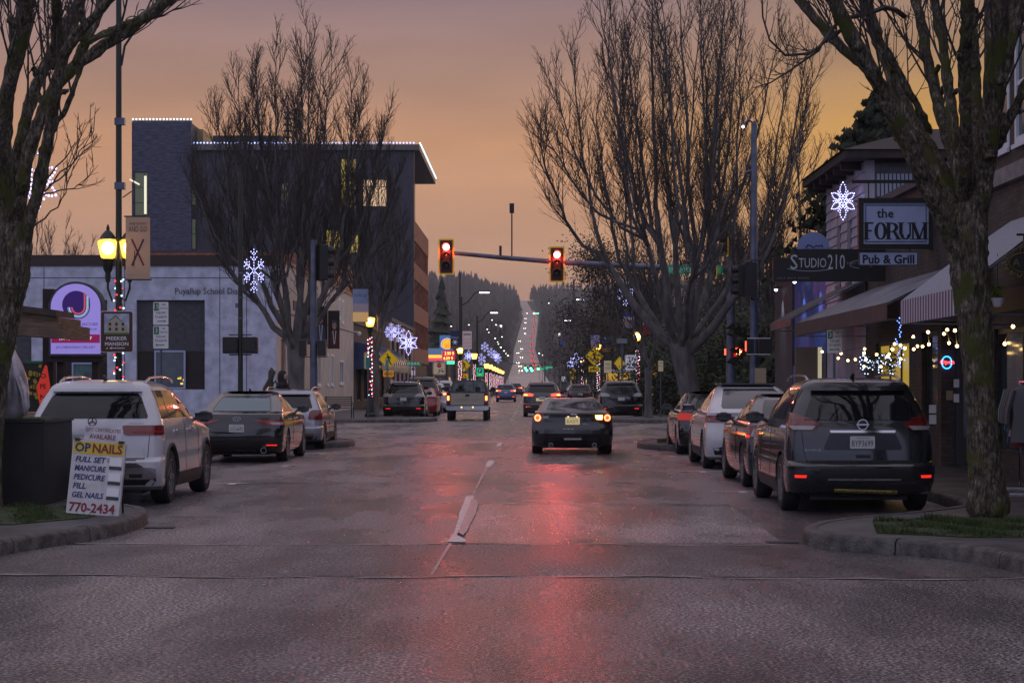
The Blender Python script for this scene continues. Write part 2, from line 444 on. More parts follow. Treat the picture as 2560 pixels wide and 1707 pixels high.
def pavement(line, back, side, stone=1.5, near=70):
    line = smooth_line(line)
    inner = offset_poly(line, .16 * side)
    slab = MB().slab([(x, y) for x, y in inner] + back, -.05, .145)
    o = struct(slab.build('sidewalk', M_side))
    pts = resample(line, stone / 4)
    ki = 0
    while ki < len(pts) - 1:
        seg = pts[ki:ki + 5]
        if len(seg) >= 2:
            b = MB(); so_ = offset_poly(seg, .015 * side); si = offset_poly(seg, .16 * side)
            a0 = Vector(seg[0]); a1 = Vector(seg[-1]); 
            n = len(seg)
            # shrink ends for the joints
            def sh(L):
                L = [Vector(q) for q in L]
                L[0] = L[0] + (L[1] - L[0]).normalized() * .008; L[-1] = L[-1] + (L[-2] - L[-1]).normalized() * .008
                return L
            f, t, i_ = sh(seg), sh(so_), sh(si)
            dz = random.uniform(-.004, .004)
            for q0, q1, q2 in zip(f, t, i_):
                q3 = q1 + (q2 - q1).normalized() * .03
                b.v += [(q0.x, q0.y, -.02), (q1.x, q1.y, .12 + dz), (q3.x, q3.y, .15 + dz), (q2.x, q2.y, .152 + dz), (q2.x, q2.y, -.02)]
            for k in range(n - 1):
                for c in range(5):
                    a = k * 5 + c; d = k * 5 + (c + 1) % 5
                    b.f.append((a, d, d + 5, a + 5)); b.m.append(0)
            b.f.append((0, 1, 2, 3, 4)); b.f.append(tuple((n - 1) * 5 + c for c in (4, 3, 2, 1, 0))); b.m += [0, 0]
            b.build('kerb_stone', M_kerb, o, smooth=50)
        ki += 4
    return o
LN = [(-4.75, 7.5), (-4.5, 12), (-4.3, 16.5), (-4.1, 18.2), (-3.75, 19.2), (-3.55, 20.3), (-3.55, 21.6), (-3.85, 22.9), (-4.8, 23.7), (-5.8, 24.3), (-6.35, 25.2),
      (-6.35, 30), (-6.35, 44.5), (-6.2, 46), (-4.6, 47.2), (-3.8, 48.4), (-3.75, 50), (-4.4, 51.6), (-6.1, 53.5), (-7.6, 56.5), (-10, 57.8), (-40, 58)]
pavement(LN, [(-40, 7.5)], 1)
RN = [(5.15, 7.5), (5.1, 13), (5.02, 15.6), (4.9, 16.9), (4.45, 17.7), (3.85, 18.1), (3.58, 18.7), (3.6, 19.5), (4.0, 20.5), (4.9, 21.4), (5.8, 22.4), (6.35, 23.6),
      (6.35, 30), (6.35, 42.5), (6.1, 44), (4.4, 45.4), (3.55, 46.8), (3.55, 49), (4.2, 51), (5.9, 53.5), (7.4, 56.5), (9.5, 57.8), (40, 58)]
pavement(RN, [(40, 7.5)], -1)
LF = [(-40, 78), (-7, 78.2), (-4.4, 79), (-3.3, 80.5), (-3.2, 84), (-4.2, 86), (-6.2, 87.5), (-6.35, 92), (-6.35, 130), (-6.35, 300), (-6.35, 640)]
pavement(LF, [(-40, 640)], 1, 3)
RF = [(40, 78), (8, 78.0), (5.2, 78.3), (4.2, 79.3), (4.1, 83), (5, 85.3), (6.3, 87), (6.35, 92), (6.35, 130), (6.35, 300), (6.35, 640)]
pavement(RF, [(40, 640)], -1, 3)
# slab joints in the pavements
jb = MB()
for i in range(28):
    y = 9 + i * 1.5
    jb.box(6.6, 8.25, y, y + .015, .1455, .147); jb.box(-9, -6.6, y + .3, y + .315, .1455, .147)
struct(jb.build('sidewalk_joints', M_tar, kind='structure'))

def grass_patch(outline, name, label, n, dens_h=.05, col=None):
    xs = [p[0] for p in outline]; ys = [p[1] for p in outline]
    def inside(x, y):
        c = False; j = len(outline) - 1
        for i in range(len(outline)):
            xi, yi = outline[i]; xj, yj = outline[j]
            if (yi > y) != (yj > y) and x < (xj - xi) * (y - yi) / (yj - yi) + xi: c = not c
            j = i
        return c
    struct(MB().slab(outline, .147, .156).build('soil', M_grass_soil))
    b = MB()
    k = 0
    while k < n:
        x, y = random.uniform(min(xs), max(xs)), random.uniform(min(ys), max(ys))
        if not inside(x, y): continue
        k += 1
        if math.sin(x * 5) + math.sin(y * 7 + x) < -.45 and random.random() < .9: continue
        hgt = dens_h * random.uniform(.3, 1.5) * (.7 + .5 * math.sin(x * 9 + y * 3)); a = random.uniform(0, PI); w = .008
        dx, dy = w * math.cos(a), w * math.sin(a); lx, ly = random.uniform(-.03, .03), random.uniform(-.03, .03)
        b.v += [(x - dx, y - dy, .15), (x + dx, y + dy, .15), (x + lx, y + ly, .15 + hgt)]
        m_ = len(b.v); b.f.append((m_ - 3, m_ - 2, m_ - 1)); b.m.append(0)
    o = b.build('grass', mat('lawn_green', (.022, .042, .008), .8, c2=(.055, .08, .015), scale=4), kind='stuff')
    o['label'] = label; o['category'] = 'grass'
grass_patch([(4.25, 18.6), (5.0, 18.1), (8.5, 18.1), (8.5, 20.6), (5.2, 20.7), (4.5, 20.2)], 'grass', 'short green grass round the foot of the mossy tree by the right kerb', 26000)
grass_patch([(-9, 19.6), (-4.6, 19.7), (-4.05, 20.7), (-4.1, 22.1), (-5.0, 22.8), (-9, 22.8)], 'grass', 'mossy grass strip in front of the black planter', 22000)
grass_patch([(4.0, 47.2), (5.4, 46.6), (6.0, 48), (5.4, 50.5), (4.2, 49.8)], 'grass', 'small grass bed on the corner island before the crossing', 4000)
grass_patch([(-6.1, 46.8), (-4.6, 48), (-4.3, 49.8), (-5.5, 51.3), (-6.6, 50)], 'grass', 'small mossy bed on the island ahead of the silver wagon', 3000)
# ------------------------------------------------------------ buildings
def front(Y0): return lambda u, d, z: (u, Y0 + d, z)
def sideL(Xw): return lambda u, d, z: (Xw - d, u, z)     # wall looking to +x, body towards -x
def sideR(Xw): return lambda u, d, z: (Xw + d, u, z)     # wall looking to -x
def pbox(b, place, u0, u1, d0, d1, z0, z1):
    p, q = place(u0, d0, z0), place(u1, d1, z1)
    b.box(min(p[0], q[0]), max(p[0], q[0]), min(p[1], q[1]), max(p[1], q[1]), z0, z1)
def wall(name, parent, m, place, u0, u1, z0, z1, holes=(), t=.3):
    us = sorted({u0, u1} | {v for h in holes for v in h[:2]}); zs = sorted({z0, z1} | {v for h in holes for v in h[2:]})
    b = MB()
    for a, c in zip(us, us[1:]):
        run = None
        for e, f in zip(zs, zs[1:]):
            hit = any(h[0] <= a and c <= h[1] and h[2] <= e and f <= h[3] for h in holes)
            if hit:
                if run: pbox(b, place, a, c, 0, t, *run); run = None
            else: run = (run[0], f) if run else (e, f)
        if run: pbox(b, place, a, c, 0, t, *run)
    return b.build(name, m, parent)
def window(parent, place, h, mf, mp, fw=.06, mull=(), trans=(), rec=.1, name='window', sill=None):
    u0, u1, z0, z1 = h
    b = MB(); d0, d1 = rec - .04, rec + .06
    pbox(b, place, u0, u0 + fw, d0, d1, z0, z1); pbox(b, place, u1 - fw, u1, d0, d1, z0, z1)
    pbox(b, place, u0 + fw, u1 - fw, d0, d1, z0, z0 + fw); pbox(b, place, u0 + fw, u1 - fw, d0, d1, z1 - fw, z1)
    for k in mull: pbox(b, place, u0 + (u1 - u0) * k - fw / 3, u0 + (u1 - u0) * k + fw / 3, d0 + .01, d1 - .01, z0 + fw, z1 - fw)
    for k in trans: pbox(b, place, u0 + fw, u1 - fw, d0 + .012, d1 - .012, z0 + (z1 - z0) * k - fw / 3, z0 + (z1 - z0) * k + fw / 3)
    if sill: pbox(b, place, u0 - .06, u1 + .06, -.06, d0, z0 - .07, z0 - .002)
    w = b.build(name, mf, parent)
    b = MB(); pbox(b, place, u0 + fw * .5, u1 - fw * .5, rec + .005, rec + .02, z0 + fw * .5, z1 - fw * .5)
    b.build('pane', mp, w)
    return w
def lit(name, c, s): return mat(name, tuple(v * .3 for v in c), .3, emit=c, es=s, var=.0)
M_stucco = mat('lilac_grey_stucco', (.46, .50, .62), .75, var=.2, scale=2.5, bump=.35, bscale=25)
M_cream = mat('cream_render', (.55, .48, .42), .75, var=.12, scale=1.2, bump=.2, bscale=20)
M_brownband = mat('dark_brown_fascia', (.035, .022, .018), .6)
M_recess = mat('charcoal_panel', (.055, .058, .07), .7, var=.2, scale=6)
M_recess2 = mat('dark_umber_panel', (.018, .012, .013), .7, var=.2, scale=6)
M_frame = mat('pale_blue_window_frame', (.35, .42, .62), .5)
M_winlit = lit('warm_lit_window', (.85, .62, .12), .38)
M_winpeach = lit('peach_lit_window', (.95, .62, .36), .75)
M_windim = lit('dim_window', (.10, .12, .08), .5)
M_windull = mat('dull_window_glass', (.03, .05, .06), .08, var=.5, scale=1.2, spec=.9)

# lilac-grey school district office across the side street
sb = thing('office_building', 'low lilac grey stucco school office with dark brown parapet and cream side wall', 'building', (-9.6, 77, 0))
def rel(pl, o): return lambda u, d, z: tuple(a - b for a, b in zip(pl(u, d, z), o))
O = (-9.6, 77, 0); fr = rel(front(77), O); sd = rel(sideL(-9.6), O)
P1 = (-15.3, -12.5, 1.4, 5.06); P2 = (-18.6, -16.5, .9, 5.06); P3 = (-21.6, -19.6, .9, 4.6)
wall('wall', sb, M_stucco, fr, -30, -9.6, 0, 6.45, (P1, P2, P3))
b = MB(); pbox(b, fr, -30, -9.58, -.06, .3, 6.45, 6.9); b.build('parapet', M_brownband, sb)
for p in (P1, P2, P3):
    zc = p[2] + (p[3] - p[2]) * .43
    b = MB(); pbox(b, fr, p[0], p[1], .16, .3, zc, p[3]); b.build('recess_panel', M_recess, sb)
    b = MB(); pbox(b, fr, p[0], p[1], .162, .3, p[2], zc - .002); b.build('recess_panel', M_recess2, sb)
window(sb, rel(front(77), O), (-14.57, -13.3, 1.42, 3.0), M_frame, M_windull, .07, rec=.05)
for i in range(7):
    u = -13.9 + random.uniform(0, .5); z = 1.55 + random.uniform(0, .5) * random.random(); b = MB(); pbox(b, fr, u, u + random.uniform(.04, .16), .058 - i * .001, .064, z, z + random.uniform(.03, .1))
    b.build('desk_light', lit('desk_light', (.95, .68, .08), 1.1), sb)
window(sb, fr, (-17.95, -16.95, .95, 2.5), M_frame, mat('teal_window_glass', (.05, .12, .12), .1, var=.4, scale=2), .06, trans=(.45,), rec=.05)
t = text(sb, 'Puyallup School District', -12.15 + 9.6, 5.39, .34, mat('dark_bronze_letter', (.03, .025, .03), .5), y=-.03, w=3.12)
SW = [(96.6, 97.3, 1.55, 3.2), (98.4, 99.6, 1.55, 3.2), (92.2, 93.6, 1.55, 3.2), (102.9, 105.0, 1.62, 2.95), (102.4, 103.2, 5.2, 6.3), (104.2, 105.0, 5.0, 6.3)]
SD = (78.6, 80.2, .15, 3.5)
wall('side_wall', sb, M_cream, sd, 77.3, 111, 0, 6.75, tuple(SW) + (SD,))
b = MB(); pbox(b, sd, 77.31, 111.05, -.05, .32, 6.75, 6.9); b.build('coping', mat('terracotta_coping', (.20, .09, .045), .6), sb)
for w in SW: window(sb, sd, w, M_white, M_windull, .12, mull=(.5,), sill=1, rec=.02)
b = MB(); pbox(b, sd, *SD[:2], .1, .16, .15, 3.5); b.build('door', mat('brown_door', (.07, .04, .028), .5), sb)
b = MB(); pbox(b, sd, 77.31, 111, -.02, -.002, 4.62, 4.68); b.build('wall_band', mat('dark_groove', (.09, .08, .08), .7), sb)
b = MB(); pbox(b, sd, 82.6, 83.8, -.03, -.002, 4.9, 5.3); b.build('vent', M_recess, sb)
b = MB(); pbox(b, sd, 91.0, 92.0, -.03, -.002, 1.8, 2.7); b.build('notice_board', M_recess, sb)
b = MB()
for u_ in (-19.1, -15.8, -11.9, -10.8): pbox(b, fr, u_, u_ + .03, -.004, -.001, .2, 6.4)
pbox(b, fr, -30, -9.7, -.006, -.0015, 5.95, 5.98); b.build('wall_joints', M_recess, sb, kind='stuff')
b = MB().box(-20.4, -.31, .31, 34, 6.3, 6.4); b.build('roof', M_recess, sb)
b = MB().tube([(0.05, 33.8, 4.7), (.25, 33.8, 4.7)], .03).ball((.35, 33.8, 4.6), .13, 8); b.build('security_camera', M_white, sb)

# brick stair tower behind it
bt = thing('brick_building', 'plain red brick block rising behind the cream wall', 'building', (-12, 124, 0))
M_brick = None
def brickmat(name, c, m2, sc=1.0):
    m = bpy.data.materials.new(name); m.use_nodes = True; n = m.node_tree.nodes; l = m.node_tree.links; b_ = n['Principled BSDF']
    t = n.new('ShaderNodeTexCoord'); s = n.new('ShaderNodeSeparateXYZ'); l.new(t.outputs['Object'], s.inputs[0])
    a = n.new('ShaderNodeMath'); a.operation = 'ADD'; l.new(s.outputs[0], a.inputs[0]); l.new(s.outputs[1], a.inputs[1])
    cb = n.new('ShaderNodeCombineXYZ'); l.new(a.outputs[0], cb.inputs[0]); l.new(s.outputs[2], cb.inputs[1])
    br = n.new('ShaderNodeTexBrick'); br.inputs['Scale'].default_value = sc; br.inputs['Color1'].default_value = (*c, 1)
    br.inputs['Color2'].default_value = (*[v * .55 for v in c], 1); br.inputs['Mortar'].default_value = (*m2, 1)
    br.inputs['Brick Width'].default_value = .22; br.inputs['Row Height'].default_value = .075; br.inputs['Mortar Size'].default_value = .008
    l.new(cb.outputs[0], br.inputs['Vector'])
    z = n.new('ShaderNodeTexNoise'); z.inputs['Scale'].default_value = 1.5; z.inputs['Detail'].default_value = 6; l.new(t.outputs['Object'], z.inputs['Vector'])
    r_ = ramp(m.node_tree, [(.3, (.55, .55, .55)), (.7, (1.2, 1.2, 1.2))]); l.new(z.outputs['Fac'], r_.inputs[0])
    mx = n.new('ShaderNodeMix'); mx.data_type = 'RGBA'; mx.blend_type = 'MULTIPLY'; mx.inputs[0].default_value = 1
    l.new(br.outputs['Color'], mx.inputs[6]); l.new(r_.outputs[0], mx.inputs[7]); l.new(mx.outputs[2], b_.inputs['Base Color'])
    bp = n.new('ShaderNodeBump'); bp.inputs['Strength'].default_value = .6; bp.inputs['Distance'].default_value = .01; bp.invert = True
    l.new(br.outputs['Fac'], bp.inputs['Height']); l.new(bp.outputs[0], b_.inputs['Normal']); b_.inputs['Roughness'].default_value = .75
    return m
M_brick = brickmat('red_brick', (.52, .17, .09), (.2, .14, .12))
M_brickd = brickmat('dark_brown_brick', (.085, .06, .05), (.035, .03, .03))
MB().box(-13, 0, 0, 12, 0, 10.3).build('wall', M_brick, bt)
MB().box(-13.05, .05, -.05, 12.05, 10.3, 10.45).build('coping', M_recess, bt)

# tall dark block with lights along its roof edge
tb = thing('office_tower', 'tall dark office block with lit roof edge and red brick side floors', 'building', (-9.6, 169, 0))
O = (-9.6, 169, 0); fr = rel(front(169), O); sd = rel(sideL(-9.6), O)
M_metal = mat('blue_grey_metal_cladding', (.040, .042, .058), .55, var=.35, scale=2.0, stretch=(7, 7, .25), bump=.5, bscale=6)
M_slate = mat('slate_blue_brick_cladding', (.062, .068, .115), .7, var=.4, scale=1.6, stretch=(1, 1, 4), bump=.3)
def zt(py): return Z(py, 169)
def wt(px): return X(px, 169)
TW = [(wt(905), wt(968), zt(518), zt(395)), (wt(850), wt(892), zt(520), zt(395)), (wt(812), wt(862), zt(628), zt(573)), (wt(467), wt(491), zt(515), zt(470)), (wt(467), wt(491), zt(625), zt(545)),
      (wt(868), wt(900), zt(634), zt(585)), (wt(700), wt(722), zt(505), zt(455))]
wall('wall', tb, M_metal, fr, wt(428), wt(1035), 0, 22.6, tuple(TW), .4)
for i, w in enumerate(TW):
    window(tb, fr, w, M_black, (M_winpeach, M_winlit, M_winlit, M_windim, M_windim, M_winlit, M_windim, M_winlit)[i], .1, mull=(.33, .66) if i < 3 else (.5,), trans=(.5,) if i > 2 else (.42,), rec=.15)
b = MB(); pbox(b, fr, TW[0][0], TW[0][1], .1, .145, zt(450), TW[0][3]); b.build('window_blind', M_metal, tb)
MB().box(-22, .5, -.4, 28.5, 22.6, 23.1).build('roof', mat('grey_soffit', (.12, .12, .13), .6), tb)
MB().box(-22, -1.6, .4, 28, 16.42, 22.6).build('upper_wall', M_metal, tb)
MB().box(-18.4, -12.2, 2, 10, 23.1, 24.2).build('plant_room', M_metal, tb)
MB().box(wt(428) + 9.6, -.4, .4, 24, .0, 16.4).build('core_wall', M_recess2, tb)
bands = [16.4, 14.6, 12.6, 11.1, 8.9, 7.3, 5.0, 3.6]
for i in range(0, 8, 2):
    MB().box(-.38, 0, .41, 24, bands[i + 1], bands[i]).build('brick_band', M_brick, tb)
for i in range(1, 7, 2):
    z1, z0 = bands[i], bands[i + 1]
    MB().box(-.38, -.3, .41, 24, z0 + .003, z1 - .003).build('window_band', M_windull, tb)
    for k in range(16): MB().box(-.3, -.03, 1.0 + k * 1.5, 1.12 + k * 1.5, z0 + .003, z1 - .003).build('fin', M_brick, tb)
MB().box(-.38, -.2, .41, 24, 0, 3.6).build('ground_floor', M_recess2, tb)

st = thing('stair_tower', 'slate blue tower with a tall glazed stair window beside the dark block', 'building', (wt(333), 168, 0))
O = (wt(333), 168, 0); fr2 = rel(front(168), O)
def w2(px): return X(px, 168)
WS = (w2(335), w2(371), Z(540, 168), Z(430, 168))
wall('wall', st, M_slate, fr2, w2(333), w2(478), 0, Z(302, 168), (WS,), .4)
window(st, fr2, WS, M_black, M_windim, .08, mull=(.7,), trans=(.3, .65), rec=.1)
b = MB(); b.obox((wt(345) - w2(333) + .1, .06, Z(455, 168)), (1.0, .04, .15), ry=R(28)); pbox(b, fr2, w2(360), w2(366), .05, .08, Z(535, 168), Z(440, 168)); b.build('stair_lights', lit('stair_light', (.9, .85, .6), 1.0), st)
MB().box(0, w2(478) - w2(333), .41, 12, 0, Z(302, 168) - .02).build('core_wall', M_slate, st)
MB().box(w2(478) - w2(333) + .02, w2(494) - w2(333), 4, 12, 0, Z(308, 168)).build('lift_shaft', mat('ochre_panel', (.30, .22, .1), .6), st)

mast = thing('siren_mast', 'stack of dark siren discs on the roof of the dark block', 'siren', (wt(694), 176, 23.1))
b = MB().cyl((0, 0, 0), (0, 0, 4.2), .1, 8); b.build('pole', M_black, mast)
for k in range(6): MB().lathe([(.05, 0), (.42, .06), (.42, .16), (.05, .3)], (0, 0, .9 + k * .58), 12).build('siren_disc', mat('siren_green', (.05, .08, .08), .5), mast)

# roof-edge lights, bulb by bulb
M_led = mat('cold_white_led', (.6, .75, .9), .3, emit=(.62, .85, 1.0), es=2.2)
M_ledb = mat('blue_white_led', (.4, .5, .9), .3, emit=(.45, .55, 1.0), es=2.0)
def led_row(p, q, n, label, m, r=.085):
    t_ = thing('light_string', label, 'string lights', p, 0)
    p, q = Vector(p), Vector(q)
    d = q - p
    MB().cyl((0, 0, 0), tuple(d), .015, 4).build('cable', M_black, t_)
    me = MB().ball((0, 0, .06), r, 6).mesh('bulb', m, 60)
    for i in range(n):
        o = bpy.data.objects.new('bulb', me); COL.objects.link(o); o.parent = t_; o.location = d * (i / (n - 1))
led_row((w2(333), 167.9, Z(302, 168) + .05), (w2(478), 167.9, Z(302, 168) + .05), 18, 'row of cold white bulbs on top of the slate stair tower', M_led)
led_row((wt(428), 168.55, 23.16), (wt(1035), 168.55, 23.16), 73, 'long row of blue white bulbs along the front roof edge of the dark block', M_ledb)
led_row((-9.05, 168.8, 23.16), (-9.05, 197.3, 23.16), 22, 'short row of bulbs running back along the side roof edge of the dark block', M_led)

# shops behind the first lamp post on the far kerb
sh = thing('shop_building', 'dark brick shop with posters in its windows behind the lit lamp post', 'shop', (-9.6, 111.2, 0))
O = (-9.6, 111.2, 0); sd = rel(sideL(-9.6), O)
H = [(113, 116, .6, 3.0), (118, 121, .6, 3.0), (124, 127, .3, 3.0), (130, 134, .6, 3.0)]
wall('wall', sh, M_brickd, sd, 111.2, 139.8, 0, 5.2, tuple(H))
for w in H: window(sh, sd, w, M_black, M_windull, .08, mull=(.5,))
b = MB(); pbox(b, sd, 111.2, 139.8, -.1, .3, 5.2, 5.45); b.build('coping', M_recess, sh)
MB().box(-12, 0, 0, .3, 0, 5.2).build('end_wall', M_brickd, sh) if False else None
MB().box(-12, -.31, .05, 28.5, 4.9, 5.1).build('roof', M_recess, sh)
aw = thing('barrel_awning', 'dark blue ribbed barrel awning over the brick shop front', 'awning', (-9.6, 112, 0))
M_awb = mat('blue_awning_vinyl', (.03, .07, .17), .3, var=.3, scale=2)
for i in range(12):
    b = MB(); n = 8; y0, y1 = i * 2.05, i * 2.05 + 2.03
    arc = [(1.6 * math.cos(PI / 2 * k / n), 2.75 + 1.35 * math.sin(PI / 2 * k / n)) for k in range(n + 1)]
    for (a, c), (d_, e) in zip(arc, arc[1:]): b.q((a, y0, c), (a, y1, c), (d_, y1, e), (d_, y0, e))
    b.q((1.6, y0, 2.45), (1.6, y1, 2.45), (1.6, y1, 2.75), (1.6, y0, 2.75))
    b.build('awning_panel', M_awb, aw, smooth=40)
    MB().tube([(x + .02, y0, z + .02) for x, z in arc], .03, 5).build('rib', M_galv, aw)
b = MB().prism([(0, 2.45)] + [(1.6 * math.cos(PI / 2 * k / 8), 2.75 + 1.35 * math.sin(PI / 2 * k / 8)) for k in range(9)], -.03, -.01); b.build('end_panel', M_awb, aw)
s2 = thing('shop_building', 'pale brick shop with arched upper windows next to the blue awning', 'shop', (-9.6, 140, 0))
O = (-9.6, 140, 0); sd = rel(sideL(-9.6), O)
H = [(141.5 + 5 * k, 144.5 + 5 * k, 3.6, 5.0) for k in range(5)] + [(141.5 + 5 * k, 145 + 5 * k, .6, 2.6) for k in range(5)]
M_pinkbrick = brickmat('pink_brick', (.42, .27, .22), (.3, .25, .22))
wall('wall', s2, M_pinkbrick, sd, 140, 168.4, 0, 6.3, tuple(H))
for w in H: window(s2, sd, w, M_black, M_windull, .1)
b = MB(); pbox(b, sd, 140, 168.4, -.12, .3, 6.3, 6.6); b.build('cornice', M_recess, s2)

# ------------------------------------------------------------ right-hand row
XR = 8.3
M_siding = mat('lilac_white_clapboard', (.36, .33, .40), .6, var=.15, scale=1.5, bump=.1)
M_trim = mat('white_window_trim', (.62, .66, .74), .5)
M_roofd = mat('dark_shingle_roof', (.03, .022, .02), .8, var=.3, scale=4)
hs = thing('clapboard_house', 'two storey clapboard house with deep dark eaves behind the hanging signs', 'house', (XR, 41.9, 0))
O = (XR, 41.9, 0); sd = rel(sideR(XR), O); fr = rel(front(41.9), O)
HW = [(43.6, 44.2, 4.0, 5.45), (45.1, 45.7, 4.0, 5.45)]
wall('wall', hs, M_siding, sd, 41.9, 47.3, 0, 6.6, tuple(HW), .2)
for w in HW: window(hs, sd, w, mat('dark_window_trim', (.08, .07, .07), .5), lit('curtained_window', (.30, .24, .16), .35), .08, trans=(.5,), sill=1)
z = 3.2; k = 0
while z < 6.5:                                                     # clapboards
    zz = z + .22
    segs = [(41.9, 47.3)]
    for w in HW:
        if z < w[3] and zz > w[2]: segs = [s_ for a, c in segs for s_ in ([(a, w[0] - .01), (w[1] + .01, c)] if a < w[0] < c else [(a, c)])]
    for a, c in segs:
        b = MB(); p0 = (-.035, a - 41.9, z); 
        b.v = [(-.04, a - 41.9, z), (-.04, c - 41.9, z), (-.008, c - 41.9, zz), (-.008, a - 41.9, zz), (-.002, a - 41.9, z), (-.002, c - 41.9, z), (-.002, c - 41.9, zz), (-.002, a - 41.9, zz)]
        b.f = [(0, 3, 2, 1), (0, 1, 5, 4), (3, 7, 6, 2), (0, 4, 7, 3), (1, 2, 6, 5)]; b.m = [0] * 5
        b.build('clapboard', M_siding, hs)
    z += .225
wall('front_wall', hs, mat('grey_front_wall', (.10, .10, .11), .7, var=.2), fr, XR + .2, 18, 0, 6.55, (), .2)
for i in range(26):
    MB().box(.25 + i * .09, .31 + i * .09, -.03, -.002, 5.8, 6.3).build('corrugation', mat('corrugated_steel', (.30, .34, .42), .4, .3), hs)
MB().box(.2, 2.6, -.012, -.001, 5.15, 5.75).build('front_panel', mat('pinkish_board', (.34, .28, .34), .6), hs)
b = MB().box(-.55, 10, -.5, 5.9, 6.6, 6.78); b.build('eave', M_roofd, hs)
b = MB(); b.v = [(-.6, -.55, 6.785), (10, -.55, 6.785), (10, 5.95, 6.785), (-.6, 5.95, 6.785), (1.6, 1.5, 7.5), (8, 1.5, 7.5), (8, 4, 7.5), (1.6, 4, 7.5)]
b.f = [(0, 1, 5, 4), (1, 2, 6, 5), (2, 3, 7, 6), (3, 0, 4, 7), (4, 5, 6, 7)]; b.m = [0] * 5; b.build('roof', M_roofd, hs)
for k in range(6): MB().box(-.5, -.05, .3 + k, .42 + k, 6.42, 6.597).build('rafter_end', M_roofd, hs)

ls = thing('corner_building', 'low corner building with blue side wall washed by three wall lamps', 'building', (XR, 47.5, 0))
O = (XR, 47.5, 0); sd = rel(sideR(XR), O)
M_blue = mat('deep_blue_render', (.03, .085, .32), .6, var=.2, scale=2)
M_dkgrey = mat('dark_grey_render', (.045, .047, .055), .7, var=.2, scale=2)
wall('wall', ls, M_blue, sd, 47.5, 53.2, 2.4, 4.75, ())
wall('lower_wall', ls, M_dkgrey, sd, 47.5, 53.2, 0, 2.398, ((48.0, 49.0, .15, 2.2), (50, 52.4, .8, 2.2)))
window(ls, sd, (50, 52.4, .8, 2.2), M_black, M_windull, mull=(.5,))
wall('pier', ls, M_dkgrey, rel(sideR(XR - .06), O), 53.21, 57.0, 0, 4.8, ())
MB().box(-.1, 10, -.02, 9.6, 4.81, 4.95).build('roof', M_roofd, ls)
def spot(parent, x, y, z, e, c=(.8, .85, 1), cone=60):
    l_ = bpy.data.lights.new('lamp_light', 'SPOT'); l_.energy = e; l_.color = c; l_.spot_size = R(cone); l_.spot_blend = .8; l_.shadow_soft_size = .05
    o = bpy.data.objects.new('lamp_light', l_); COL.objects.link(o); o.parent = parent; o.location = (x, y, z)
for i, (py_, zz, lab) in enumerate(((55.2, 4.4, 'wall lamp on the dark grey pier, farthest of the three'), (51.3, 4.42, 'wall lamp in the middle of the blue wall'), (48.4, 4.42, 'wall lamp nearest the clapboard house on the blue wall'))):
    t_ = thing('wall_lamp', lab, 'lamp', (XR - .06, py_, zz), group='lamps washing the blue wall')
    MB().cyl((0, 0, .05), (-.18, 0, .08), .015, 6).build('arm', M_black, t_)
    MB().lathe([(.02, .1), (.05, .09), (.09, 0), (.07, 0)], (-.2, 0, 0), 10).build('shade', M_galv, t_)
    MB().ball((-.2, 0, -.01), .05, 8).build('bulb', mat('cool_lamp_bulb', (1, 1, 1), .3, emit=(.9, .93, 1), es=6), t_)
    spot(t_, -.2, 0, -.06, 90, cone=80)

fo = thing('brick_shop', 'brown brick pub front with recessed entry under the smooth grey awning', 'shop', (XR, 31, 0))
O = (XR, 31, 0); sd = rel(sideR(XR), O)
M_yellow = lit('yellow_lit_interior', (.80, .52, .06), .42)
HF = [(31.0, 34.2, .15, 2.75), (34.5, 35.9, .75, 2.6), (37.1, 40.7, .5, 2.5)]
wall('wall', fo, M_brickd, sd, 31, 41.88, 0, 5.4, tuple(HF), .25)
window(fo, sd, HF[1], M_black, M_windull, .07, rec=.1)
window(fo, sd, HF[2], M_black, M_yellow, .07, mull=(.33, .66), rec=.1)
fr = rel(front(34.2), O)
wall('entry_wall', fo, M_black, fr, XR + .26, XR + 2.2, .15, 2.75, ((XR + .36, XR + 1.1, .6, 2.6), (XR + 1.2, XR + 2.05, .16, 2.4)), .12)
window(fo, fr, (XR + .36, XR + 1.1, .6, 2.6), M_black, M_windull, .05, rec=.05)
window(fo, fr, (XR + 1.2, XR + 2.05, .16, 2.4), mat('brown_door_frame', (.06, .035, .02), .5), M_windull, .1, rec=.05, name='door')
wall('entry_side_wall', fo, M_brickd, rel(sideR(XR + 2.2), O), 31, 34.2, 0, 2.75, (), .15)
MB().box(.001, 2.2, 0, 3.2, .1, .149).build('entry_floor', M_side, fo)
MB().box(-.12, .0, .0, 10.86, 5.4, 5.55).build('coping', M_recess, fo)
MB().box(.26, 8, .0, 10.8, 5.0, 5.2).build('roof', M_roofd, fo)
MB().box(.26, 2.3, .0, 3.2, 2.76, 2.85).build('entry_ceiling', M_recess, fo)

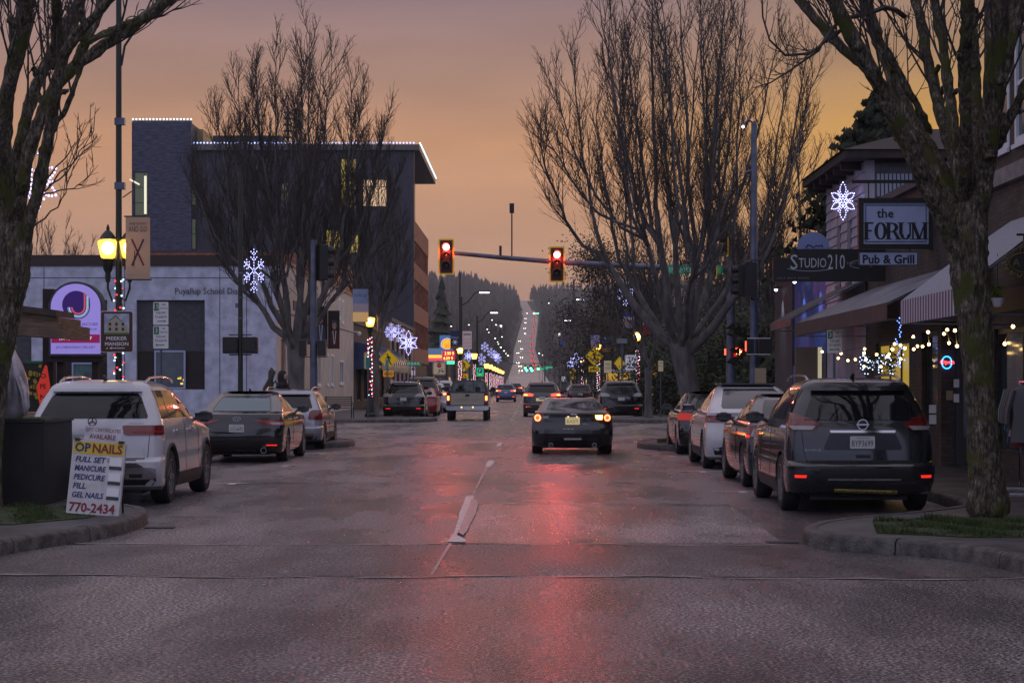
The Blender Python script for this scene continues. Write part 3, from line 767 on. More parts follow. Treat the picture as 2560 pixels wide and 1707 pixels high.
two = thing('brick_building', 'two storey dark brick building with white sash windows behind the mossy tree', 'building', (XR, 17, 0))
O = (XR, 17, 0); sd = rel(sideR(XR), O)
HB = [(29.3, 30.1, 5.3, 7.15), (28.1, 28.95, 5.3, 7.15), (25.6, 26.5, 5.3, 7.15), (23, 24, 5.3, 7.15), (27.3, 30.3, .5, 2.5), (22, 26.2, .5, 2.6), (18, 21, .5, 2.6)]
wall('wall', two, M_brickd, sd, 17, 30.97, 0, 8.2, tuple(HB), .3)
for w in HB[:4]:
    window(two, sd, w, M_trim, M_windull, .1, trans=(.5,), sill=1, rec=.02)
for w in HB[4:]: window(two, sd, w, M_black, M_windull, .08, mull=(.5,))
MB().box(-.1, -.002, 0, 13.97, 4.75, 5.0).build('stone_band', mat('pale_stone_band', (.20, .19, .2), .7, var=.2), two)
MB().box(-.15, .3, 0, 13.97, 8.2, 8.5).build('cornice', M_recess, two)
MB().box(.3, 9, 0, 13.97, 7.9, 8.1).build('roof', M_roofd, two)
MB().box(-.05, -.002, 0, 13.97, 2.75, 3.1).build('fascia', mat('brown_fascia', (.09, .05, .02), .6), two)

def awning(name, label, y0, y1, xa, zf, zb, zw, m_top, m_val, strips=0, scallop=True, val_tilt=0):
    t_ = thing(name, label, 'awning', (XR, y0, 0))
    L = y1 - y0; n = strips or 6
    for i in range(n):
        a, c = L * i / n, L * (i + 1) / n - .003
        b = MB(); mid = 0
        for (x_0, z_0), (x_1, z_1) in (((0, zw), ((xa - XR) * .5, (zw + zf) / 2 + .03)), (((xa - XR) * .5, (zw + zf) / 2 + .03), (xa - XR, zf))):
            b.q((x_0, a, z_0), (x_0, c, z_0), (x_1, c, z_1), (x_1, a, z_1)); b.q((x_0, a, z_0 - .015), (x_1, a, z_1 - .015), (x_1, c, z_1 - .015), (x_0, c, z_0 - .015))
        b.build('awning_strip', m_top[i % len(m_top)], t_)
        b = MB(); zb_ = zb + (.0 if not scallop else -.03 * (i % 2)); b.box(xa - XR - .012, xa - XR, a, c, zb_, zf - .002)
        b.build('valance_strip', m_val[i % len(m_val)], t_)
    for y in (0, L):
        MB().tube([(0, y, zw - .03), (xa - XR, y, zf - .03)], .015, 5).build('frame_bar', M_galv, t_)
        MB().tube([(0, y, zb), (xa - XR, y, zb)], .015, 5).build('frame_bar', M_galv, t_)
    MB().tube([(xa - XR + .02, 0, zb), (xa - XR + .02, L, zb)], .015, 5).build('frame_bar', M_galv, t_)
    return t_
M_aw_w = mat('awning_white_stripe', (.44, .48, .60), .6); M_aw_d = mat('awning_dark_stripe', (.06, .05, .07), .6)
M_aw_g = mat('grey_awning_canvas', (.17, .175, .21), .4, var=.4, scale=1.2); M_aw_b = mat('brown_valance', (.055, .040, .038), .7, var=.2)
M_aw_k = mat('charcoal_awning', (.045, .047, .055), .45, var=.3)
awning('striped_awning', 'blue and white striped awning with slatted valance behind the mossy tree', 25.2, 29.3, 6.6, 2.92, 2.55, 4.15, (M_aw_w, M_aw_d), (M_aw_w, M_aw_d), 44, False)
awning('smooth_awning', 'smooth grey awning with plain brown valance over the pub window', 30.4, 40.9, 6.6, 2.94, 2.66, 3.7, (M_aw_g,), (M_aw_b,), 7, False)
awning('dark_awning', 'dark charcoal awning at the far end below the studio sign', 41.6, 45.2, 6.6, 3.08, 2.9, 3.95, (M_aw_k,), (M_aw_k,), 4, False)
# ------------------------------------------------------------ trees
def bark():
    m = bpy.data.materials.new('mossy_bark'); m.use_nodes = True; n = m.node_tree.nodes; l = m.node_tree.links; b_ = n['Principled BSDF']
    t = n.new('ShaderNodeTexCoord'); q = n.new('ShaderNodeMapping'); q.inputs['Scale'].default_value = (1, 1, .22); l.new(t.outputs['Object'], q.inputs[0])
    rid = n.new('ShaderNodeTexNoise'); rid.inputs['Scale'].default_value = 34; rid.inputs['Detail'].default_value = 8; rid.inputs['Roughness'].default_value = .7; l.new(q.outputs[0], rid.inputs['Vector'])
    pat = n.new('ShaderNodeTexNoise'); pat.inputs['Scale'].default_value = 5; pat.inputs['Detail'].default_value = 9; pat.inputs['Roughness'].default_value = .75; l.new(t.outputs['Object'], pat.inputs['Vector'])
    c1 = ramp(m.node_tree, [(.36, (.012, .010, .008)), (.50, (.10, .082, .064)), (.66, (.30, .26, .21))]); l.new(rid.outputs['Fac'], c1.inputs[0])
    c2 = ramp(m.node_tree, [(.36, (.25, .22, .18)), (.45, (.7, .72, .5)), (.54, (1, 1, 1)), (.64, (1.9, 1.9, 1.8))]); l.new(pat.outputs['Fac'], c2.inputs[0])
    mx = n.new('ShaderNodeMix'); mx.data_type = 'RGBA'; mx.blend_type = 'MULTIPLY'; mx.inputs[0].default_value = 1; l.new(c1.outputs[0], mx.inputs[6]); l.new(c2.outputs[0], mx.inputs[7])
    ms = n.new('ShaderNodeTexNoise'); ms.inputs['Scale'].default_value = 3.1; ms.inputs['Detail'].default_value = 8; l.new(t.outputs['Object'], ms.inputs['Vector'])
    mr_ = n.new('ShaderNodeMapRange'); mr_.inputs['From Min'].default_value = .52; mr_.inputs['From Max'].default_value = .62; l.new(ms.outputs['Fac'], mr_.inputs['Value'])
    m3 = n.new('ShaderNodeMix'); m3.data_type = 'RGBA'; l.new(mr_.outputs[0], m3.inputs[0]); l.new(mx.outputs[2], m3.inputs[6]); m3.inputs[7].default_value = (.075, .085, .014, 1)
    l.new(m3.outputs[2], b_.inputs['Base Color']); b_.inputs['Roughness'].default_value = .85
    bp = n.new('ShaderNodeBump'); bp.inputs['Strength'].default_value = 1.0; bp.inputs['Distance'].default_value = .05; l.new(rid.outputs['Fac'], bp.inputs['Height']); l.new(bp.outputs[0], b_.inputs['Normal'])
    return m
M_bark = bark()
M_bark2 = mat('grey_brown_bark', (.12, .112, .108), .9, var=.35, scale=5, bump=.8, bscale=20, stretch=(1, 1, .3))
M_twig = mat('twig_bark', (.050, .045, .041), .9, var=.3, scale=3)
M_pine = mat('dark_needles', (.016, .026, .016), .9, c2=(.04, .05, .025), scale=1.5)
def vnoise(s): return Vector((random.uniform(-s, s), random.uniform(-s, s), random.uniform(-s, s)))
def shoot(b, p, d, L, r, lift, n=5, sides=3, wig=.06):
    pts = [p.copy()]; rad = [r]; d = d.normalized(); q = p.copy()
    for i in range(n):
        d = (d + Vector((0, 0, lift)) + vnoise(wig)).normalized()
        q = q + d * (L / n); pts.append(q.copy()); rad.append(r * (1 - .8 * (i + 1) / n) + .0015)
    b.tube(pts, rad, sides, cap=False)
    return pts, rad
def at_len(pts, t):
    k = t * (len(pts) - 1); i = min(int(k), len(pts) - 2); f = k - i
    return pts[i].lerp(pts[i + 1], f), (pts[i + 1] - pts[i]).normalized()
def side_dir(d, ang):
    o = d.orthogonal().normalized(); o = Matrix.Rotation(random.uniform(0, 2 * PI), 3, d) @ o
    return (d * math.cos(ang) + o * math.sin(ang)).normalized()
def ramify(b, pts, r0, lvl, n, L, lift, t0=.15, spur=True):
    for k in range(n):
        t = t0 + (1 - t0) * (k + random.random()) / n
        p, d = at_len(pts, min(t, .98))
        l = L * random.uniform(.6, 1.15) * (1.15 - .55 * t)
        dd = side_dir(d, R(random.uniform(20, 48))); dd.z += .15
        q, rr = shoot(b, p, dd, l, r0, lift, n=5 if lvl > 1 else 4)
        if lvl > 1: ramify(b, q, r0 * .55, lvl - 1, max(4, int(n * .62)), L * .42, lift * .8, .12)
        elif spur:
            for j in range(2):
                p2, d2 = at_len(q, random.uniform(.2, .95)); shoot(b, p2, side_dir(d2, R(45)), l * .3, r0 * .6, .1, 2)
def vase_tree(name, label, base, H, spread, r, fork, nlead, seed, trunk_h=None, n1=15, L1=3.2, mbark=M_bark2, group='bare street trees', lean=(0, 0), twigr=.014, leads=None, lvl=2):
    random.seed(seed)
    t_ = thing(name, label, 'tree', base, 0, group)
    tb_ = MB(); cb_ = MB()
    tp = [Vector((0, 0, 0)), Vector((0, 0, fork * .25)), Vector((lean[0] * .5, lean[1] * .5, fork * .6)), Vector((lean[0], lean[1], fork))]
    tb_.tube([tp[0] - Vector((0, 0, .1)), tp[0] + Vector((0, 0, .12)), tp[1], tp[2], tp[3], tp[3] + Vector((0, 0, .3))], [r * 1.6, r * 1.25, r, r * .95, r * 1.05, r * .7], 10)
    def curve(p, q, n, bow, up):
        P = []
        for k in range(n + 1):
            t = k / n; s = t ** bow
            P.append(Vector((p.x + (q.x - p.x) * s, p.y + (q.y - p.y) * s, p.z + (q.z - p.z) * t ** up)) + (vnoise(.05) if 0 < k < n else Vector()))
        return P
    mains = []
    nm = max(6, nlead // 3)
    for i in range(nm):
        f_ = .30 if i % 3 == 0 else random.uniform(.72, .95); a = 2 * PI * i / nm + random.uniform(-.25, .25)
        j = Vector((math.cos(a) * spread * f_ * .62, math.sin(a) * spread * f_ * .62, 0)) + Vector((lean[0] * .6, lean[1] * .6, fork + (H - fork) * random.uniform(.20, .34) * (1.25 - .45 * f_)))
        P = curve(tp[3] + Vector((math.cos(a) * r * .4, math.sin(a) * r * .4, random.uniform(-.4, .1))), j, 6, .85, 1.05)
        r0 = r * random.uniform(.30, .46)
        tb_.tube(P, [r0 * (1 - .45 * k / 6) for k in range(7)], 8, cap=False); mains.append((j, P, r0 * .55))
        ramify(cb_, P, twigr * 1.2, 2, 5, L1 * .9, .16, .45)
    for i in range(nlead):
        f_ = math.sqrt((i + .5) / nlead); a = i * 2.39996 + random.uniform(-.3, .3)
        out = spread * f_; h_ = H * random.uniform(.90, 1.0) * (1 - .36 * f_ ** 2.4)
        end = Vector((math.cos(a) * out + lean[0], math.sin(a) * out + lean[1], h_))
        j, PP, rj = min(mains, key=lambda m_: (m_[0].xy - end.xy * .62).length + random.uniform(0, .4))
        st_, _ = at_len(PP, random.uniform(.62, .98))
        P = curve(st_, end, 9, .80 - .22 * f_, 1.15)
        rl = rj * random.uniform(.6, .95)
        tb_.tube(P, [rl * (1 - k / 9) ** .85 + .006 for k in range(10)], 6, cap=False)
        ramify(cb_, P, twigr * 1.25, lvl, n1, L1 * random.uniform(.8, 1.1), .18, .10)
    tb_.build('trunk', mbark, t_, smooth=60)
    cb_.build('crown', M_twig, t_)
    return t_
# left mid tree before the school office
vase_tree('bare_tree', 'tall bare vase shaped tree standing before the cream side wall', (X(740, 58), 58, .12), 12.5, 3.5, .27, 2.8, 34, 11, n1=17, L1=1.7, twigr=.012)
vase_tree('bare_tree', 'narrow bare tree beside the lamp post wound with red and white lights', (X(937, 85.5), 85.5, .12), 11.8, 2.0, .19, 3.2, 18, 12, n1=12, L1=1.6, twigr=.016)
vase_tree('bare_tree', 'largest bare tree, on the right side of the crossing behind the signal arm', (X(1735, 55.5), 55.5, .12), 14.4, 4.7, .33, 2.7, 34, 13, n1=17, L1=2.0, lean=(-.4, 0), twigr=.012)
vase_tree('bare_tree', 'slender bare tree on the far right corner beside the speed limit sign', (X(1621, 83), 83, .12), 8.4, 2.0, .17, 2.3, 14, 14, n1=11, L1=1.9, twigr=.016)
vase_tree('bare_tree', 'bare ivy grown tree standing behind the studio sign', (X(1965, 72), 72, 0), 11.8, 3.1, .22, 2.0, 16, 15, n1=13, L1=1.9, twigr=.016)
vase_tree('bare_tree', 'bare tree between the two grey signal poles', (X(1850, 95), 95, 0), 12.5, 3.2, .22, 2.0, 14, 16, n1=13, L1=2.3, twigr=.018)
for i, (px, Y, h_, lab) in enumerate(((70, 100, 11.5, 'leftmost bare tree behind the lilac school office'), (140, 97, 10.2, 'bare tree behind the lilac office, seen left of the twin lamp'), (205, 99, 9.4, 'smallest bare tree behind the lilac office'))):
    vase_tree('bare_tree', lab, (X(px, Y), Y, 0), h_, 2.3, .15, 2, 11, 20 + i, n1=9, L1=1.5, twigr=.02)

def big_tree(name, label, base, Yd, trunk, leads, sprigs, seed, mbark=M_bark, n1=9, L1=1.7, twigr=.011, thick=.84):
    """leaders measured from the photo at the tree's own distance; each keeps its own depth"""
    random.seed(seed)
    t_ = thing(name, label, 'tree', base, 0)
    bx, by, bz = base
    def P(px, py, dy=0): return Vector((X(px, Yd) - bx, dy, Z(py, Yd) - bz))
    tb_ = MB(); cb_ = MB()
    tp = [P(*q[:2]) for q in trunk]; tr = [q[2] * .80 for q in trunk]
    tb_.tube(resample3(tp, 14), fit(tr, 14), 16, cap=True)
    for pts, r0, r1, dy in leads:
        n = len(pts); c = [P(p[0], p[1], dy * (i / (n - 1)) ** .8) for i, p in enumerate(pts)]
        d = (c[-1] - c[-2]).normalized(); c += [c[-1] + (d + Vector((0, dy * .05, .2))) * .9, c[-1] + (d + Vector((0, dy * .1, .5))) * 2.0]
        m = 14; cc = resample3(c, m); cc = [q + (vnoise(.012) if 0 < i < m else Vector()) for i, q in enumerate(cc)]
        tb_.tube(cc, [thick * (r0 + (r1 - r0) * i / m) for i in range(m + 1)], 9, cap=True)
        ramify(cb_, cc, twigr * 1.5, 2, n1 + 3, L1, .2, .25)
        for _ in range(4):
            p_, d_ = at_len(cc, random.uniform(.1, .9)); q_ = side_dir(d_, R(60)); rr_ = (r0 + r1) * .22
            tb_.tube([p_, p_ + q_ * r0 * 1.2, p_ + q_ * (r0 * 1.2 + .05)], [rr_ * 1.3, rr_, rr_ * .9], 7)
    for pts, r0, dens in sprigs:
        c = resample3([P(*q) for q in pts], 12); c = [q + (vnoise(.015) if i else Vector()) for i, q in enumerate(c)]
        cb_.tube(c, [r0 * (1 - .75 * i / 12) for i in range(13)], 5)
        ramify(cb_, c, .006, 1, dens, .45, .12, .3)
    # moss clumps and bark flakes
    for o_, nm in ((tb_, 'trunk'),):
        me = o_.build(nm, mbark, t_, smooth=70)
        sub = me.modifiers.new('sub', 'SUBSURF'); sub.levels = 1; sub.render_levels = 2
        tx = bpy.data.textures.new('bark_lumps', 'CLOUDS'); tx.noise_scale = .055; tx.noise_depth = 4
        dm = me.modifiers.new('lumps', 'DISPLACE'); dm.texture = tx; dm.strength = .085; dm.mid_level = .5; dm.texture_coords = 'LOCAL'
    cb_.build('crown', M_twig, t_)
    return t_
def resample3(p, n):
    L = [0]
    for a, b in zip(p, p[1:]): L.append(L[-1] + (b - a).length)
    out = []
    def cr(i, f):
        a = p[max(0, i - 1)]; b = p[i]; c = p[i + 1]; d = p[min(len(p) - 1, i + 2)]
        return (b * 2 + (c - a) * f + (a * 2 - b * 5 + c * 4 - d) * f * f + (b * 3 - a - c * 3 + d) * f ** 3) / 2
    for k in range(n + 1):
        s = L[-1] * k / n; i = 0
        while i < len(L) - 2 and L[i + 1] < s: i += 1
        out.append(cr(i, (s - L[i]) / max(1e-6, L[i + 1] - L[i])))
    return out
def fit(v, n):
    return [v[min(int(k / n * (len(v) - 1)), len(v) - 2)] * (1 - (k / n * (len(v) - 1)) % 1) + v[min(int(k / n * (len(v) - 1)), len(v) - 2) + 1] * ((k / n * (len(v) - 1)) % 1) if k < n else v[-1] for k in range(n + 1)]
big_tree('mossy_tree', 'big mossy bare tree rising from the grass beside the dark grey SUV', (5.9, 20.9, .15), 20.9,
    [(2472, 1300, .34), (2470, 1262, .25), (2462, 1160, .22), (2452, 1000, .20), (2440, 850, .215), (2428, 720, .24), (2420, 640, .27), (2425, 560, .27), (2432, 490, .2)],
    [([(2395, 640), (2345, 545), (2300, 470), (2262, 402), (2212, 318), (2175, 265), (2146, 210), (2083, 125), (2040, 50), (2005, -20)], .12, .07, -1.2),
     ([(2400, 560), (2365, 440), (2333, 357), (2290, 250), (2217, 165), (2128, 75), (2060, -10)], .085, .05, 1.0),
     ([(2330, 340), (2285, 270), (2235, 195), (2170, 95), (2130, 0)], .05, .035, -.6),
     ([(2400, 540), (2372, 400), (2340, 300), (2318, 223), (2278, 100), (2255, -20)], .10, .06, 1.8),
     ([(2410, 520), (2390, 350), (2362, 200), (2350, 100), (2338, -20)], .09, .06, -1.6),
     ([(2412, 520), (2402, 350), (2392, 180), (2385, 60), (2380, -20)], .08, .05, .8),
     ([(2425, 540), (2425, 380), (2418, 250), (2412, 120), (2408, -20)], .10, .06, 2.2),
     ([(2440, 560), (2452, 420), (2450, 300), (2452, 160), (2460, -20)], .15, .10, -.8),
     ([(2445, 560), (2475, 420), (2490, 300), (2520, 160), (2550, 60), (2580, 0)], .11, .08, .4),
     ([(2450, 500), (2465, 350), (2485, 200), (2500, 80), (2508, -20)], .09, .06, 1.5),
     ([(2470, 400), (2505, 300), (2545, 200), (2600, 120)], .07, .04, -1.0),
     ([(2240, 360), (2250, 280), (2235, 200), (2225, 100), (2200, 0)], .035, .02, .5)],
    [([(2262, 42, 0), (2210, 32, -.3), (2160, 55, -.5), (2100, 75, -.7), (2056, 100, -.9), (2020, 148, -1.1), (1985, 185, -1.3), (1930, 195, -1.4), (1888, 176, -1.5), (1868, 120, -1.5), (1860, 50, -1.5)], .032, 16),
     ([(2068, 115, -.9), (2030, 145, -1.0), (1990, 190, -1.2), (1950, 215, -1.3), (1900, 250, -1.2), (1850, 262, -1.1)], .022, 14),
     ([(2305, 350, 0), (2280, 310, .1), (2240, 265, .2), (2192, 217, .3)], .012, 5),
     ([(2030, 148, -1), (2036, 100, -1), (2040, 60, -1)], .01, 5)], 31)
big_tree('mossy_tree', 'big mossy bare tree behind the seal statue with limbs reaching over the lamp post', (X(-75, 22), 22.4, .15), 22,
    [(-75, 1300, .36), (-70, 1150, .28), (-52, 950, .28), (-30, 820, .28), (-8, 720, .29), (8, 620, .30), (16, 540, .25)],
    [([(30, 640), (62, 540), (95, 440), (125, 330), (135, 268), (148, 200), (165, 150), (200, 105), (232, 90), (268, 54), (310, 12), (335, -14)], .115, .05, -1.0),
     ([(5, 620), (20, 480), (30, 375), (60, 260), (105, 165), (150, 118), (180, 95), (240, 45), (308, -5)], .14, .06, .8),
     ([(0, 600), (8, 420), (22, 290), (54, 214), (100, 100), (122, 30), (132, -10)], .15, .10, -1.5),
     ([(-20, 560), (-10, 400), (5, 250), (18, 160), (50, 60), (72, -10)], .12, .08, 1.4),
     ([(-40, 520), (-35, 350), (-10, 200), (10, 80), (22, -10)], .13, .09, .2),
     ([(45, 590), (50, 450), (55, 348), (78, 320), (95, 240), (112, 195), (122, 120), (150, 30)], .055, .03, 1.2),
     ([(160, 152), (185, 80), (203, 40), (212, -10)], .07, .05, .3),
     ([(105, 165), (140, 60), (150, -5)], .09, .06, -.6),
     ([(-30, 500), (10, 330), (30, 200), (44, 100), (55, -10)], .07, .05, 2.0),
     ([(180, 100), (225, 50), (262, 12), (290, -12)], .06, .04, 1.0)],
    [([(95, 440, 0), (125, 375, .3), (155, 320, .5), (175, 272, .6)], .012, 5), ([(90, 470, 0), (140, 400, .3), (165, 350, .4), (193, 295, .5)], .013, 5),
     ([(100, 455, 0), (150, 390, .2), (180, 345, .4), (203, 316, .5)], .012, 5), ([(85, 480, 0), (130, 460, .2), (165, 440, .4), (188, 392, .5)], .011, 5),
     ([(122, 170, 0), (122, 260, .1), (110, 340, .1), (98, 400, 0)], .012, 6), ([(60, 560, 0), (95, 520, .2), (120, 480, .3), (140, 400, .4), (150, 330, .5)], .012, 8)], 32, n1=8, thick=.70)

def conifer(name, label, base, H, rad, seed, n=22, per=9, cards=14, z0=.1, m=M_pine, group=None):
    random.seed(seed)
    t_ = thing(name, label, 'tree', base, 0, group)
    MB().tube([(0, 0, 0), (0, 0, H * .5), (0, 0, H * .98)], [H * .018, H * .011, .02], 7).build('trunk', M_bark2, t_)
    b = MB()
    for i in range(n):
        t = i / (n - 1); z = H * (z0 + (1 - z0) * t); rr = rad * (1 - t) ** .75 * random.uniform(.75, 1.1) + .12
        for k in range(per):
            if random.random() < .12: continue
            a = 2 * PI * (k + random.random()) / per; L = rr * random.uniform(.6, 1.15)
            dz = random.uniform(-.5, .5) * H * (1 - z0) / n * 1.6
            dv = Vector((math.cos(a), math.sin(a), 0)); sd_ = Vector((-dv.y, dv.x, 0))
            for c in range(cards):
                f = (c + 1) / cards; sag = -.18 * L * f + .10 * L * f * f
                p = dv * (L * f) + sd_ * random.uniform(-.30, .30) * L * (1.1 - f) + Vector((0, 0, z + sag + dz)) + vnoise(.05 * rr)
                w = min(.30, L * .20 * (1.25 - f)); e = vnoise(.5); e.z = abs(e.z) * .3 - .35
                q = (sd_ * random.choice((-1, 1)) + dv * .7 + e).normalized() * (w + .10)
                u = dv.cross(q).normalized() * .09 * (rad / 2) ** .5
                k0 = len(b.v); b.v += [tuple(p - u), tuple(p + u), tuple(p + q)]; b.f.append((k0, k0 + 1, k0 + 2)); b.m.append(0)
    b.build('crown', m, t_)
    return t_
conifer('fir_tree', 'broad dark fir rising behind the roof of the clapboard house', (X(2185, 70), 70, 0), 12.3, 5.4, 41, 36, 18, 44, .2)
conifer('fir_tree', 'smaller dark fir behind the clapboard house, half hidden by its eaves', (X(2300, 76), 76, 0), 9.6, 4.0, 42, 28, 15, 34, .2)
conifer('fir_tree', 'slim dark fir just left of the house eaves', (X(2075, 84), 84, 0), 9.0, 3.0, 43, 26, 13, 30, .2)

def leafy(name, label, base, H, rx, seed, n, size, m, trunk=True, z0=.25, clumps=26, group=None):
    random.seed(seed)
    t_ = thing(name, label, 'tree' if trunk else 'shrub', base, 0, group)
    w = MB(); b = MB(); C = []
    for i in range(clumps):
        a = random.uniform(0, 2 * PI); rr = rx * math.sqrt(random.random()) * .85; z = H * random.uniform(z0, .93)
        k = 1 - abs((z / H - .5)) * .9
        C.append((Vector((math.cos(a) * rr * k, math.sin(a) * rr * k, z)), rx * random.uniform(.12, .24)))
    if trunk:
        w.tube([(0, 0, 0), (0, 0, H * .3), (.1, 0, H * .8)], [.2, .16, .04], 7)
        for c, s in C: w.tube([Vector((0, 0, c.z * .45)), c * .6 + Vector((0, 0, c.z * .25)), c], [.06, .035, .012], 4)
    for i in range(n):
        c, s = random.choice(C); p = c + Vector((random.gauss(0, s), random.gauss(0, s), random.gauss(0, s * .9)))
        if p.z < .05: continue
        q = vnoise(1).normalized() * size; u = q.orthogonal().normalized() * size * .45
        k0 = len(b.v); b.v += [tuple(p - q), tuple(p + u), tuple(p + q), tuple(p - u)]; b.f.append((k0, k0 + 1, k0 + 2, k0 + 3)); b.m.append(0)
    if trunk: w.build('trunk', M_bark2, t_)
    b.build('crown' if trunk else 'foliage', m, t_)
    return t_
M_leafb = mat('dry_brown_leaves', (.05, .034, .02), .8, c2=(.02, .026, .012), scale=.8)
M_leafg = mat('dark_green_leaves', (.014, .028, .010), .7, c2=(.04, .06, .018), scale=.9)
leafy('brown_leaf_tree', 'tree still holding brown leaves, seen left of the large bare tree', (X(1540, 120), 120, 0), 10.5, 4.0, 51, 9000, .11, M_leafb)
leafy('brown_leaf_tree', 'dark brown leaved tree behind the far speed limit sign', (X(1500, 150), 150, 0), 9, 4.5, 52, 9000, .12, M_leafb)
leafy('brown_leaf_tree', 'ivy covered tree directly behind the green street name sign', (X(1790, 100), 100, 0), 9.4, 3.6, 53, 5200, .12, M_leafg)
leafy('brown_leaf_tree', 'brown leaved tree between the corner pole and the studio sign', (X(1905, 104), 104, 0), 10.4, 3.4, 54, 4600, .12, M_leafb)
for i, (px, Y, h_, r_, lab) in enumerate(((1680, 92, 3.6, 2.6, 'dark shrub left of the grey signal poles'), (1760, 90, 4.4, 2.4, 'tall dark shrub behind the grey signal pole'), (1840, 88, 4.6, 2.4, 'dark evergreen shrub between the two grey poles'), (1905, 86, 4.8, 2.4, 'dark evergreen shrub beside the corner building'), (1590, 118, 3.0, 3, 'low dark hedge behind the far lamp post'))):
    leafy('evergreen_shrub', lab, (X(px, Y), Y, 0), h_, r_, 60 + i, 5200, .11, M_leafg, False, .02, 24)
# conifers and leafy trees along the far end of the street
random.seed(99)
def far_tree_meshes():
    out = []
    for s in range(4):
        b = MB(); n = 13
        for i in range(n):
            t = i / (n - 1); z = .1 + .9 * t; rr = .17 * (1 - t) ** .8 + .01; k0 = len(b.v); K = 9
            for k in range(K):
                a = 2 * PI * k / K + i; q = rr * random.uniform(.55, 1.25); b.v.append((q * math.cos(a), q * math.sin(a), z - random.uniform(.015, .06)))
            b.v.append((random.uniform(-.008, .008), 0, min(1, z + .085)))
            for k in range(K): b.f.append((k0 + k, k0 + (k + 1) % K, k0 + K)); b.m.append(0)
        out.append(b)
    return out
FT = far_tree_meshes(); FTm = [b.mesh('crown', M_pine) for b in FT]
trm = MB().tube([(0, 0, 0), (0, 0, .3), (0, 0, .9)], [.014, .011, .003], 5).mesh('trunk', M_bark2)
side_words = ('left', 'right')
spots = []
for i in range(30):
    s = -1 if i % 2 else 1
    Y = 230 + 21 * i + random.uniform(-8, 8)
    x = s * random.uniform(15, 20 + Y * .035)
    spots.append((x, Y, random.uniform(13, 22) * (1.15 if s < 0 else .9)))
for x, Y, h_ in spots:
    t_ = thing('conifer', 'one of the dark conifers lining the far street before the hill', 'tree', (x, Y, hill(x, Y)), random.uniform(0, 6), 'dark conifers lining the far street')
    for nm, me in (('crown', random.choice(FTm)), ('trunk', trm)):
        o = bpy.data.objects.new(nm, me); COL.objects.link(o); o.parent = t_; w = h_ * random.uniform(.9, 1.25); o.scale = (w, w, h_)
f = MB()
for i in range(5200):
    Y = 900 + 1900 * random.random() ** .8; x = rx_(Y) + random.choice((-1, 1)) * (13 + 330 * random.random() ** 1.5 * (.4 + Y / 2800))
    z = hill(x, Y) - .5; h_ = random.uniform(13, 27) ; tb_ = FT[i % 4] ; k0 = len(f.v)
    w = h_ * random.uniform(.8, 1.2); a = random.uniform(0, 6); ca, sa = math.cos(a) * w, math.sin(a) * w
    if Y > 1500 and False: pass
    f.v += [(x + p[0] * ca - p[1] * sa, Y + p[0] * sa + p[1] * ca, z + p[2] * h_) for p in tb_.v[30:] ]
    nf = [(a_ - 30, b_ - 30, c_ - 30) for a_, b_, c_ in tb_.f[3:]]
    f.f += [(k0 + q0, k0 + q1, k0 + q2) for q0, q1, q2 in nf]
f.m = [0] * len(f.f)
fo_ = f.build('forest', mat('hill_forest_green', (.030, .034, .026), .9, var=.5, scale=.03), kind='stuff')
fo_['label'] = 'conifer woods covering both sides of the hill'; fo_['category'] = 'forest'
# ------------------------------------------------------------ cars
def paint(name, c, rough=.2, metal=.0, coat=1.0, var=.0):
    return mat(name, c, rough, metal, coat=coat, var=var, scale=2)
M_tyre = mat('tyre_rubber', (.012, .012, .013), .75); M_rim = mat('alloy_rim', (.35, .36, .39), .3, .8); M_rimd = mat('dark_alloy_rim', (.05, .05, .055), .35, .7)
M_carglass = mat('car_window_glass', (.008, .010, .012), .04, spec=.6); M_trimk = mat('black_plastic_trim', (.018, .018, .02), .5)
M_chrome = mat('chrome', (.6, .6, .62), .12, 1.0)
M_lensr = mat('dark_red_lens', (.16, .008, .008), .12, coat=1); M_lensc = mat('clear_lens', (.35, .33, .34), .1, coat=1)
M_refl = mat('lit_red_reflector', (.5, .01, .01), .2, emit=(1, .03, .02), es=.9)
M_tail = mat('glowing_tail_light', (.6, .02, .02), .2, emit=(1, .06, .03), es=3.0)
M_tailhot = mat('glowing_tail_core', (1, .3, .1), .2, emit=(1, .42, .10), es=5)
M_brake = mat('brake_light_ring', (1, .2, .1), .2, emit=(1, .16, .05), es=6, sampled=True)
M_indic = mat('amber_indicator', (1, .6, .1), .2, emit=(1, .55, .12), es=9, sampled=True)
M_plate = mat('licence_plate', (.62, .62, .60), .4); M_platelit = mat('lit_licence_plate', (.6, .55, .35), .4, emit=(1, .75, .3), es=.35)
M_plink = mat('plate_blue_ink', (.03, .04, .12), .5); M_plred = mat('plate_red_ink', (.35, .06, .05), .5)

